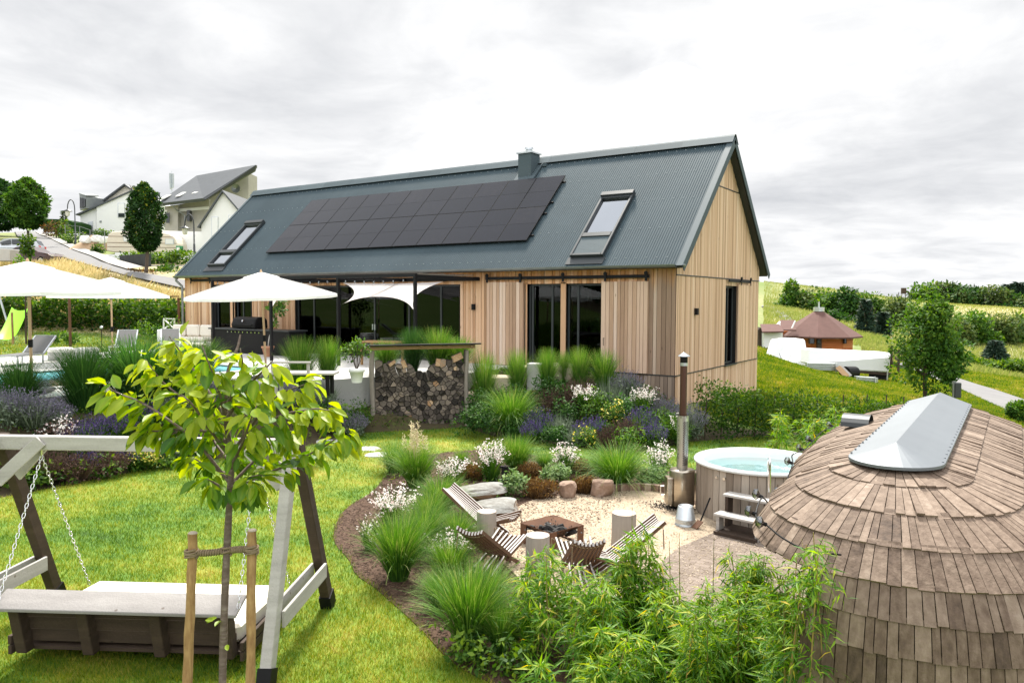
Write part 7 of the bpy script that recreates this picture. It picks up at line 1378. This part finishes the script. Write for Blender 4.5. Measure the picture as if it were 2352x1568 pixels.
# unfinished grey house with the steep single slope roof
d = 84; hB = T('grey_house', 'unfinished grey plastered house under a sharp single slope dark roof', 'house', tuple(zp1(1600,660,d)))
e0, e1, r1, r0 = zp1(1345,432,d), zp1(1748,384,d-2), zp1(2206,97,d+2), zp1(1692,190,d+6); nB = unit(np.cross(e1-e0, r0-e0)); nB = nB if nB[2] > 0 else -nB
P(slab([e0,e1,r1,r0], -nB*.35), 'roof', m_shingle2, hB); P(slab([zp1(1420,680,d+1),zp1(1532,680,d+.5),zp1(1532,440,d+.5),zp1(1420,455,d+1)], AW*8), 'wall', m_plast, hB); P(slab([zp1(1532,680,d+1.2),zp1(1800,680,d+1),zp1(1800,392,d+1),zp1(1532,440,d+1.2)], AW*6), 'wall', m_plast, hB)
P(slab([zp1(1800,680,d+1.4),zp1(2140,680,d+3.5),zp1(2140,165,d+3.5),zp1(1990,255,d+2.6),zp1(1800,375,d+1.4)], AW*3), 'wall', m_plast, hB)
P(slab([zp1(1748,388,d-2.3),zp1(2206,100,d+1.7),zp1(2190,150,d+1.7),zp1(1770,395,d-2.3)], AW*.4), 'verge', m_dark, hB)
for a, b in ((1650,1740),(1510,1575),(1375,1440)):
    y0, y1 = np.interp((a+b)/2, [1380,1700], [400,348]), np.interp((a+b)/2, [1380,1700], [362,305]); P(slab([zp1(a,y0,d+.2),zp1(a+42,y0-6,d+.1),zp1(b+40,y1+2,d+1.4),zp1(b-8,y1+8,d+1.5)], U_*.1), 'roof_window', m_lampg, hB)
for x0, x1, y0, y1 in ((1432,1462,510,598),(1608,1632,488,580)): P(slab([zp1(x0,y0,d+.45),zp1(x1,y0,d+.45),zp1(x1,y1,d+.45),zp1(x0,y1,d+.45)], -AW*.06 if x0 < 1500 else AW*.8), 'window', m_winpane, hB)
P(slab([zp1(1420,486,d+.95),zp1(1800,455,d+.95),zp1(1800,480,d+.95),zp1(1420,512,d+.95)], -AW*.03), 'bare_render_band', m_render, hB)
mb = MB(); mb.tube([zp1(1488,450,d-.2), zp1(1530,495,d+.2), zp1(1592,530,d+.4), zp1(1592,660,d+.4)], .07, 6); P(mb, 'downpipe', m_zinc, hB)
mb = MB(); c = zp1(2030,300,d+1.); mb.add([c+A(*RT)*.5*math.cos(k)+U_*.5*math.sin(k) for k in t]+[c+AW*.2], [(i,(i+1)%16,16) for i in range(16)]); mb.tube([c+AW*.2, c+AW*1.8], .05, 6); P(mb, 'satellite_dish', m_zinc, hB)
# small white gable beside the timber house
d = 62; hC = T('white_gable_house', 'small white gabled house with dark tiled roof behind the timber house roof', 'house', tuple(zp1(1900,860,d)))
P(slab([zp1(1735,880,d),zp1(2120,880,d),zp1(2120,575,d),zp1(1912,326,d),zp1(1735,610,d)], AW*7), 'gable_wall', m_render, hC)
P(slab([zp1(1695,637,d-.3),zp1(1912,312,d-.3),zp1(1912,330,d-.3),zp1(1705,640,d-.3)], AW*8), 'roof', m_shingle2, hC); P(slab([zp1(1912,312,d-.3),zp1(2150,590,d-.3),zp1(2145,605,d-.3),zp1(1912,330,d-.3)], AW*10), 'roof', m_shingle2, hC)
for x0, x1, y0, y1 in ((1822,1880,545,712),(1968,2026,530,690)): w_ = P(slab([zp1(x0,y0,d-.01),zp1(x1,y0,d-.01),zp1(x1,y1,d-.01),zp1(x0,y1,d-.01)], -AW*.03), 'window', m_galv, hC); P(slab([zp1(x0+4,y0+4,d-.05),zp1(x1-4,y0+4,d-.05),zp1(x1-4,y1-4,d-.05),zp1(x0+4,y1-4,d-.05)], -AW*.02), 'roller_shutter', m_render, w_)
W(slab([zp1(1400,905,68),zp1(1745,905,68),zp1(1745,672,68),zp1(1400,664,68)], AW*.3), 'boundary_wall', m_render, 'high white boundary wall between caravan and white gable', 'wall', loc=tuple(zp1(1600,880,68)))
W(slab([zp1(910,912,63),zp1(1720,912,63),zp1(1720,856,63),zp1(990,852,63),zp1(990,868,63),zp1(910,868,63)], AW*.4), 'low_wall', m_render, 'low white wall in front of the caravan', 'wall', loc=tuple(zp1(1200,900,63)))
W(slab([zp1(1280,1015,56),zp1(1620,1010,56),zp1(1620,962,56),zp1(1280,958,56)], AW*.3), 'low_wall', m_conc, 'low pale wall below the planted bed at the road', 'wall', loc=tuple(zp1(1450,1000,56)))
mb = MB()
for k in range(20): u = k/19; p = zp1(1048+238*u, 1000-6*(1-u)+8*u, 60-4*u); mb.tube([p-U_*.3, p+U_*(1.25-.2*(1-u))], .14, 7, rnd.random())
W(mb, 'palisade', m_dark, 'curved grey palisade edging at the road bend', 'edging')
r_ = np.random.default_rng(66)
for i, (x, y, d, w, hh, lb) in enumerate(((1120,935,61,1.1,1.1,'green flowering perennials left in the road side bed'),(1230,930,60,1.2,1.0,'green perennials behind the globe maple trunk'),(1340,935,59,1.3,1.1,'tall green perennials right of the globe maple trunk'),(1460,940,59,1.3,1.1,'green perennials in the middle of the road side bed'),(1580,945,58,1.3,1.2,'green perennials at the right end of the road side bed'),(1450,1040,54,1.2,.8,'dark green tuft on the verge below the low wall'),(1250,1042,52.5,1.2,.35,'dry brown plants around the globe maple foot'),(1540,1060,53,1.2,.7,'green verge plants at the house corner'),(1370,1040,53,1.,.5,'light green verge plants beside the maple bed'),(470,690,88,1.6,1.8,'reddish shrub beside the uphill road'),(540,690,88,1.2,2.2,'bright green tall perennials beside the uphill road'),(640,760,78,1.2,1.3,'green weeds at the foot of the street lamp'),(840,860,68,.7,.9,'small light green bush in the gravel yard'),(230,860,56,.42,2.6,'slim young columnar tree above the left parasol'),(890,720,72,1.,1.,'grey green bush behind the white bags'))):
    p = zp1(x, y, d); t_ = T('shrub', lb, 'shrub', tuple(p), 'shrubs along the uphill road'); mb = MB(); q, v = blob_leaves(420, (w,w,hh*.55), .28, 500+i, nl=10); mb.arr(q+p+A(0,0,hh*.3), v); P(mb, 'foliage', m_heat if i in (6,9) else (m_dk if i == 5 else m_bush), t_)
W(slab([zp1(372,665,96),zp1(632,665,96),zp1(632,590,96),zp1(560,566,96),zp1(405,562,96),zp1(372,580,96)], AW*4), 'clipped_hedge', m_dk, 'dark clipped hedge block behind the reddish shrub', 'hedge', loc=tuple(zp1(500,660,96)))
for x, y, y1, xa, d, lb in ((652,800,400,590,76,'arched street lamp beside the white house'),(1675,905,525,1597,62,'arched street lamp in front of the small white gable')):
    p = zp1(x, y, d); hh = zp1(x, y1, d)[2]-p[2]; ax = zp1(xa, y, d)-p; ax[2] = 0; t_ = T('street_lamp', lb, 'street lamp', tuple(p), 'arched street lamps along the road'); mb = MB(); arc = [p+ax*.5*(1-math.cos(k))+U_*(hh-.9+.9*math.sin(k)) for k in np.linspace(0, PI, 9)]
    mb.tube([p-U_*.3, p+U_*1.2, p+U_*1.21]+arc, [.09,.085,.06]+[.05]*9, 8); P(mb, 'pole', m_dark, t_, True); e = arc[-1]; mb = MB(); mb.lathe(e-U_*.5, [(.04,.5),(.10,.42),(.42,.28),(.44,.25),(.2,.24)], 14); P(mb, 'shade', m_dark, t_, True); mb = MB(); mb.lathe(e-U_*.75, [(.06,0),(.18,.08),(.22,.48)], 12); P(mb, 'lantern_glass', m_lampg, t_, True)
p = zp1(1478,310,140); ms = T('radio_mast', 'thin white radio mast on the skyline between the two houses', 'mast', tuple(p)); mb = MB(); mb.tube([p-U_*6, zp1(1478,150,140)], [.14,.05], 6); P(mb, 'pole', m_galv, ms)
for k, (x, y) in enumerate(((1466,215),(1490,218),(1470,262),(1488,250))): mb = MB(); q = zp1(x, y, 139.7); mb.box(q, (.28,.28,1.9), 0); P(mb, 'antenna_panel', m_galv, ms)
# caravan
d = 66; o_ = zp1(920,862,d); X1 = A(*RT[:2],0)/np.linalg.norm(RT[:2]); k_ = .26667*d/FPX
cv_ = T('caravan', 'cream caravan with brown stripes parked behind the low wall', 'caravan', tuple(o_)); m_crm = pm('caravan_cream', [(0,(.60,.53,.42)),(1,(.70,.64,.53))], .5, ns=((1.,.8),))
pr_ = [(0,22),(0,110),(14,165),(50,190),(110,194),(480,186),(540,172),(585,140),(605,90),(612,22),(560,10),(60,10)]; V = lambda x, y, o=0: o_+X1*x*k_+U_*y*k_+AW*o
P(slab([V(*p) for p in pr_], AW*2.1), 'body', m_crm, cv_, bevel=.08)
for x0, x1, y0, y1 in ((150,216,105,155),(508,582,82,128),(330,430,100,148)): w_ = P(slab([V(x0,y0,-.01),V(x1,y0,-.01),V(x1,y1,-.01),V(x0,y1,-.01)], -AW*.04), 'window', m_galv, cv_); P(slab([V(x0+6,y0+5,-.06),V(x1-6,y0+5,-.06),V(x1-6,y1-5,-.06),V(x0+6,y1-5,-.06)], -AW*.02), 'pane', m_lampg, w_)
for y in (60, 96, 150): mb = MB(); mb.bar(V(8,y,-.012), V(600,y-6,-.012), .02, .035); P(mb, 'stripe', m_rust, cv_)
mb = MB(); mb.tube([V(300,2,.1), V(300,2,.35)], .33, 16); P(mb, 'wheel', m_black, cv_); mb = MB(); mb.bar(V(40,6,1.), V(580,6,1.), .8, .12); mb.bar(V(610,14,1.), V(700,4,1.), .1, .1); P(mb, 'chassis', m_black, cv_)
gb = zp1(1548,862,65); mb = MB(); mb.box(gb+U_*.33, (.45,.45,.66), .6); tg = T('utility_box', 'small green utility box at the right end of the caravan', 'utility box', tuple(gb)); P(mb, 'cabinet', pm('utility_green', (.03,.22,.09), .6), tg, bevel=.02); mb = MB(); mb.box(gb+U_*.4-AW*.3, (.25,.02,.25), RZV); P(mb, 'notice_plate', m_lampg, tg)
# building yard: sand, bags, fence
p = zp1(800,835,72); r = np.random.default_rng(3); mb = MB(); n = 26; th = np.arange(n)*2*PI/n; mb.grid(np.array([[p+X1*2.4*f*math.cos(a)+AW*1.3*f*math.sin(a)+U_*(1.4*(1-f)**.8*(1+.1*math.sin(a*3))) for a in th] for f in (1.,.75,.5,.25,.05)]), .5, True); W(mb, 'sand_heap', pm('sand', [(0,(.36,.24,.14)),(1,(.55,.40,.26))], .95, ns=((3.,.9),)), 'heap of brown sand behind the site fence', 'sand heap', loc=tuple(p), smooth=True)
for k, (x, y, lb) in enumerate(((735,770,'white building material bag left of the sand heap'),(840,765,'white material bag above the sand heap'),(895,775,'white material bag touching the caravan front'))): q = zp1(x, y, 71); W(rock(q, (.95,.8,.8), 70+k, .4, 8, .06), 'material_bag', m_white, lb, 'bag', 'white bags in the building yard', tuple(q))
fp_ = [zp1(565,770,80), zp1(690,790,76), zp1(780,830,72), zp1(905,850,69)]; sf_ = T('site_fence', 'thin steel site fence around the building yard', 'fence', tuple(fp_[0]))
for p in fp_: mb = MB(); mb.tube([p, p+U_*1.9], .035, 6); P(mb, 'post', m_zinc, sf_)
mb = MB()
for a, b in zip(fp_[:-1], fp_[1:]):
    for z in (.1,.7,1.3,1.88): mb.bar(a+U_*z, b+U_*z, .02, .025)
P(mb, 'wire_panel', m_zinc, sf_)
p = zp1(35,930,56); W(slab([zp1(-60,925,56),zp1(86,925,56),zp1(86,822,56),zp1(-60,812,56)], AW*1.2), 'concrete_block', m_conc, 'pale concrete block at the left picture edge below the cars', 'concrete block', loc=tuple(p), bevel=.03)
# cars
def car(x, y, d, L, body, label, hd, wagon=False):
    """side-on car built in its own frame: x forward, z up"""
    p = zp1(x, y, d); p[2] = h1(p[0], p[1])+.04; t_ = T('parked_car', label, 'car', (0,0,0), 'cars parked beside the uphill road'); s_ = L/4.4; wd = .86
    if wagon: prof_ = [(-2.15,.35),(-2.2,.8),(-2.12,.95),(-1.85,1.42),(-1.5,1.5),(.1,1.5),(.55,1.42),(1.15,1.0),(1.95,.86),(2.18,.7),(2.2,.38)]
    else: prof_ = [(-2.15,.35),(-2.2,.75),(-2.1,.98),(-1.6,1.03),(-1.0,1.38),(-.5,1.47),(.2,1.45),(1.0,1.02),(1.95,.86),(2.18,.68),(2.2,.36)]
    mb = MB(); lo_ = [q for q in prof_]; V = []
    rows = []
    for yy, sh_ in ((-wd,.0),(-wd*.98,.0),(wd*.98,0),(wd,0)): pass
    for yy in (-1,-.96,-.6,.6,.96,1): rows.append([(x_*s_, yy*wd*(1. if z_ < 1.0 else .82 if abs(yy) > .9 else .9), z_*s_-(0 if abs(yy) < .98 else .02)) for x_, z_ in prof_])
    mb.grid(np.array(rows)); mb.add(rows[0], [tuple(range(len(prof_)))]); mb.add(rows[-1], [tuple(range(len(prof_)-1,-1,-1))]); b_ = P(mb, 'body', body, t_, bevel=.02)
    for sg in (-1, 1):
        for (xa, xb) in (((-1.75,-1.0),(-.9,-.1),(.0,.75)) if wagon else ((-1.15,-.55),(-.45,.25),(.32,.8))):
            zt_ = lambda q: np.interp(q, [-1.9,-1.6,-1.0,-.5,.2,.9], [1.32,1.42,1.42,1.42,1.40,1.08] if wagon else [1.0,1.06,1.3,1.40,1.38,1.06]); mb = MB(); yy = sg*(wd*.985); yt = sg*wd*.84
            mb.add([(xa*s_,yy,1.01*s_),(xb*s_,yy,1.01*s_),(xb*s_,yt,zt_(xb)*s_),(xa*s_,yt,zt_(xa)*s_)], [(0,1,2,3) if sg > 0 else (3,2,1,0)]); P(mb, 'side_window', m_winpane, t_)
        for wx in (-1.35,1.35): mb = MB(); mb.tube([(wx*s_,sg*wd*.72,.32),(wx*s_,sg*wd*1.03,.32)], .32, 16); w_ = P(mb, 'wheel', m_black, t_); mb = MB(); mb.tube([(wx*s_,sg*wd*1.0,.32),(wx*s_,sg*wd*1.045,.32)], .2, 12); P(mb, 'rim', m_galv, w_)
        mb = MB(); mb.box((-2.15*s_,sg*.68,.82*s_), (.12,.32,.18)); P(mb, 'tail_light', m_red, t_); mb = MB(); mb.box((2.1*s_,sg*.62,.70*s_), (.16,.34,.14)); P(mb, 'headlight', m_lampg, t_)
    mb = MB(); mb.add([(-2.1*s_,-.62,1.0*s_),(-2.1*s_,.62,1.0*s_),(-1.9*s_ if wagon else -1.05*s_,.6,1.38*s_),(-1.9*s_ if wagon else -1.05*s_,-.6,1.38*s_)] if wagon else [(-1.62*s_,-.62,1.05*s_),(-1.62*s_,.62,1.05*s_),(-1.02*s_,.6,1.38*s_),(-1.02*s_,-.6,1.38*s_)], [(0,1,2,3),(3,2,1,0)]); P(mb, 'rear_window', m_winpane, t_)
    place(t_, tuple(p), hd); return t_
car(120, 800, 66, 4.5, pm('silver_paint', (.42,.44,.46), .25, .7), 'silver estate car parked at the left picture edge', RZV+PI+.25, True); car(290, 880, 60, 4.4, pm('maroon_paint', (.055,.022,.02), .2, .3, coat=.6), 'dark maroon hatchback half hidden by the dry grass', RZV-.15)

# ------------------------------------------------------------------ right background: cabin, sheds, covered stacks
def zp4(x, y, d): return Dp((1700+x/3.36)*.98, (600+y/3.36)*.98, d)
m_krf = pm('brown_shingle_roof', [(0,(.075,.034,.028)),(1,(.155,.078,.065))], .9, ns=((2.5,.7),(.9,.3))); m_kw = wood('red_log', [(0,(.30,.075,.02)),(.5,(.50,.15,.04)),(1,(.62,.23,.07))], (3,3,30), .4, .6)
d = 55; c = zp4(728,735,d); kc = T('log_cabin', 'octagonal red log cabin with brown pointed roof on the far lawn', 'cabin', tuple(c)); zb = min(h1(c[0], c[1]), zp4(728,800,d)[2])-.1; ze = zp4(728,622,d)[2]; za = zp4(685,430,d)[2]
oc = lambda R_, ph=PI/8: [(c[0]+R_*math.cos(ph+RZV+k*PI/4), c[1]+R_*math.sin(ph+RZV+k*PI/4)) for k in range(8)]
w8 = oc(2.25); mb = MB()
for k in range(8):
    a, b = A(*w8[k], 0), A(*w8[(k+1)%8], 0); nl = 11
    for j in range(nl): z0 = zb+(ze-zb)*j/nl; mb.bar(a+A(0,0,z0+(ze-zb)/nl/2), b+A(0,0,z0+(ze-zb)/nl/2), .12, (ze-zb)/nl*.93, rnd.random())
P(mb, 'log_wall', m_kw, kc); mb = MB(); e8 = oc(2.95); t8 = oc(.32); zt_ = za-.05
mb.grid(np.array([[(x, y, ze-.12) for x, y in e8], [(x, y, ze-.02) for x, y in e8], [(x, y, zt_) for x, y in t8]]), .5, True); mb.grid(np.array([[(x, y, ze-.12) for x, y in w8], [(x, y, ze-.121) for x, y in e8]]), .5, True); P(mb, 'roof', m_krf, kc)
mb = MB(); mb.prism(oc(.38), zt_, zt_+.3); mb.tube([(c[0],c[1],zt_+.3),(c[0],c[1],zt_+.7)], .06, 8); P(mb, 'smoke_hood', m_galv, kc)
for x0, x1, y0, y1 in ((663,703,630,692),(934,956,632,690)): w_ = P(slab([zp4(x0,y1,d-2.35),zp4(x1,y1,d-2.35),zp4(x1,y0,d-2.35),zp4(x0,y0,d-2.35)], AW*.2), 'window', m_brown, kc); P(slab([zp4(x0+6,y1-6,d-2.40),zp4(x1-6,y1-6,d-2.40),zp4(x1-6,y0+6,d-2.40),zp4(x0+6,y0+6,d-2.40)], AW*.04), 'pane', m_winpane, w_)
mb = MB(); mb.bar(zp4(738,745,d-2.3), zp4(738,632,d-2.3), .3, .2, .5, AW); P(mb, 'corner_post', m_brown, kc); mb = MB(); mb.box(zp4(738,672,d-2.5), (.16,.16,.24)); P(mb, 'wall_lamp', m_dark, kc)
P(slab([zp4(440,588,d-2),zp4(560,590,d-2.5),zp4(548,512,d-1),zp4(430,512,d-.5)], U_*.08), 'porch_roof', m_krf, kc); P(slab([zp4(400,540,d-.8),zp4(432,512,d-.8),zp4(462,575,d-1.5),zp4(450,588,d-1.5)], AW*.1), 'porch_verge', m_render, kc); P(slab([zp4(522,566,d-2.6),zp4(550,508,d-2.6),zp4(557,510,d-2.6),zp4(530,568,d-2.6)], AW*.1), 'porch_verge', m_render, kc); P(slab([zp4(405,760,d-.4),zp4(560,760,d-.4),zp4(545,590,d-.4),zp4(420,590,d-.4)], AW*.8), 'porch_wall', m_kw, kc)
sd_ = T('garden_shed', 'small shed with brown roof and white sheet wall beside the cabin', 'shed', tuple(zp4(370,760,52))); P(slab([zp4(302,740,52),zp4(450,738,52),zp4(452,600,52),zp4(302,605,52)], AW*1.8), 'sheet_wall', m_render, sd_); P(slab([zp4(290,606,51.5),zp4(462,603,51.5),zp4(425,546,53),zp4(275,546,53)], U_*.1), 'roof', m_krf, sd_); P(slab([zp4(262,770,52.4),zp4(302,770,52.4),zp4(302,600,52.4),zp4(275,560,52.4),zp4(262,580,52.4)], AW*1.8), 'side_wall', m_brown, sd_)
m_tarp = pm('white_tarpaulin', [(0,(.66,.67,.68)),(1,(.80,.81,.81))], .6, ns=((1.2,.9),), bump=.5)
t1 = T('covered_stack', 'tall boxy stack under a white tarpaulin beside the cabin', 'covered stack', tuple(zp4(510,880,46))); P(slab([zp4(362,835,46),zp4(500,860,45),zp4(645,885,45),zp4(652,790,45.3),zp4(630,655,46.3),zp4(520,650,46.6),zp4(415,665,46.4)], AW*1.4), 'tarpaulin', m_tarp, t1, bevel=.08)
for a, b in (((425,765),(448,835)),((520,770),(480,850)),((440,800),(500,790))): mb = MB(); mb.tube([zp4(*a,44.9), zp4(*b,44.8)], .015, 5); P(mb, 'strap', m_dark, t1)
t2 = T('covered_trailer', 'long trailer load under a white tarpaulin on the lawn', 'covered trailer', tuple(zp4(980,960,43))); P(slab([zp4(655,850,43),zp4(880,885,43),zp4(1020,900,43),zp4(1290,915,43),zp4(1305,800,43),zp4(1300,762,43.4),zp4(660,732,43.4)], AW*1.3), 'tarpaulin', m_tarp, t2, bevel=.06)
mb = MB(); mb.bar(zp4(700,880,43.6), zp4(1285,925,43.6), 1., .14); P(mb, 'chassis', m_brown, t2)
for x in (1180, 1250): mb = MB(); q = zp4(x,945,43.3); mb.tube([q, q+AW*.2], .28, 14); P(mb, 'wheel', m_black, t2)
mb = MB(); mb.bar(zp4(1275,975,43), zp4(1278,900,43), .06, .06); P(mb, 'prop', m_galv, t2)
def stack(x0, x1, y0, y1, d, n, label, group):
    t_ = T('scaffold_stack', label, 'scaffold parts', tuple(zp4(x0,y1,d)), group)
    for j in range(n): mb = MB(); y = y0+(y1-y0)*j/n; mb.bar(zp4(x0,y,d), zp4(x1,y+(6 if x1-x0 > 200 else 10),d), .5, .06); mb.bar(zp4(x0,y+4,d+.02), zp4(x1,y+10,d+.02), .44, .03); P(mb, 'plank_frame', m_galv, t_)
    for x in (x0+6, x1-6): mb = MB(); mb.bar(zp4(x,y0-2,d-.3), zp4(x,y1+18,d-.3), .04, .04); P(mb, 'upright', m_galv, t_)
stack(640, 876, 842, 900, 42, 4, 'stack of galvanised scaffold frames leaning at the covered trailer', 'scaffold parts on the lawn'); stack(1030, 1185, 950, 990, 40, 3, 'small stack of scaffold planks lying on the lawn', 'scaffold parts on the lawn')
mb = MB(); mb.bar(zp4(885,872,41.5), zp4(960,950,41), .28, .04, .5, AW); W(mb, 'board', m_beam, 'pale board leaning between scaffold stack and black drum', 'board', 'boards by the trailer', tuple(zp4(940,945,41))); mb = MB(); mb.bar(zp4(905,866,41.6), zp4(985,945,41.1), .2, .04, .5, AW); W(mb, 'board', m_grey, 'grey board leaning right of the pale one', 'board', 'boards by the trailer', tuple(zp4(970,945,41.1)))
mb = MB(); mb.tube([zp4(940,915,41.6), zp4(1018,915,42.2)], .33, 16); W(mb, 'plastic_roll', m_black, 'black roll of sheeting under the trailer edge', 'roll', loc=tuple(zp4(980,930,42)))
fn = T('wooden_fence', 'dark brown wooden rail fence left of the bank maple', 'fence', tuple(zp4(1310,890,42)))
fq = [zp4(1305,880,43), zp4(1362,918,42), zp4(1450,905,46), zp4(1560,920,48)]
for p in fq: mb = MB(); mb.bar(p, p+U_*1.25, .12, .12); P(mb, 'post', m_brown, fn)
for a, b in zip(fq[:-1], fq[1:]):
    for z in (.35,.7,1.05): mb = MB(); mb.bar(a+U_*z, b+U_*z, .05, .14); P(mb, 'rail', m_brown, fn)
lp_ = T('log_pile', 'untidy pile of cut logs and machinery beyond the cabin', 'log pile', tuple(zp4(1200,740,72)))
for k in range(34): mb = MB(); a = r_.uniform(0,1); q = zp4(1115+170*r_.random(), 660+80*r_.random(), 72+r_.random()*2); e = unit(X1+AW*r_.normal(0,.5)+U_*r_.normal(0,.15)); mb.tube([q, q+e*r_.uniform(.8,2.)], r_.uniform(.07,.14), 7, r_.random()); P(mb, 'log', m_beam, lp_)
mb = MB(); mb.bar(zp4(1235,700,71), zp4(1335,710,71), .5, .5); P(mb, 'machine_bed', m_dark, lp_)
p = zp4(1800,1145,26); pb = T('post_box_pole', 'dark pole with a box behind the sauna pod', 'pole', tuple(p)); mb = MB(); mb.tube([p-U_*.6, zp4(1802,985,26)], .055, 8); P(mb, 'pole', m_zinc, pb); mb = MB(); mb.box(zp4(1822,1055,26), (.22,.2,.52), RZV); P(mb, 'box', m_dark, pb, bevel=.02)
p = zp4(1404,312,170); hs = T('hunting_hide', 'raised hunting hide on stilts on the skyline', 'hunting hide', tuple(p)); mb = MB(); mb.box(zp4(1404,274,170), (.9,.9,1.3), .4); P(mb, 'cabin', m_brown, hs)
for a in (-1,1):
    for b in (-1,1): mb = MB(); q = zp4(1404,283,170); mb.tube([q+X1*a*.7+AW*b*.7, q+X1*a*1.2+AW*b*1.2-U_*4], .08, 5); P(mb, 'stilt', m_brown, hs)
p = zp4(940,300,130); dt = T('dead_tree', 'small bare dead tree top on the hill above the cabin trees', 'tree', tuple(p)); mb = MB(); mb.tube([p-U_*5, zp4(940,262,130)], .12, 6)
for x, y in ((895,246),(985,250),(925,238),(960,236),(945,240)): mb.tube([zp4(940,270,130), zp4((940+x)/2,258,130), zp4(x,y,130)], [.09,.07,.03], 5)
P(mb, 'branches', m_trunk, dt)
for k, (px, py, sz, lb) in enumerate(((1160,858,(1.6,.9,.5),'pale sandstone block in the wall, left of the narrow grass'),(1290,868,(1.1,.8,.6),'rounded sandstone block between the round grasses'),(1215,862,(.9,.6,.45),'sandstone block left of the concrete pillar'),(1085,862,(1.2,.7,.45),'sandstone block right of the wood store'))): q = Dp(px, py+8, 20.6); q[2] = min(q[2], h1(q[0], q[1])+.05); W(rock(q, sz, 90+k, .3, 12, .03), 'sandstone_block', m_sand, lb, 'stone', 'sandstone blocks along the terrace', tuple(q))
q = Dp(1231, 866, 20.2); mb = MB(); mb.box(q+A(0,0,-.1), (.42,.32,.95), .2); W(mb, 'concrete_pillar', m_conc, 'short square concrete pillar among the grasses below the windows', 'pillar', loc=tuple(q), bevel=.02)
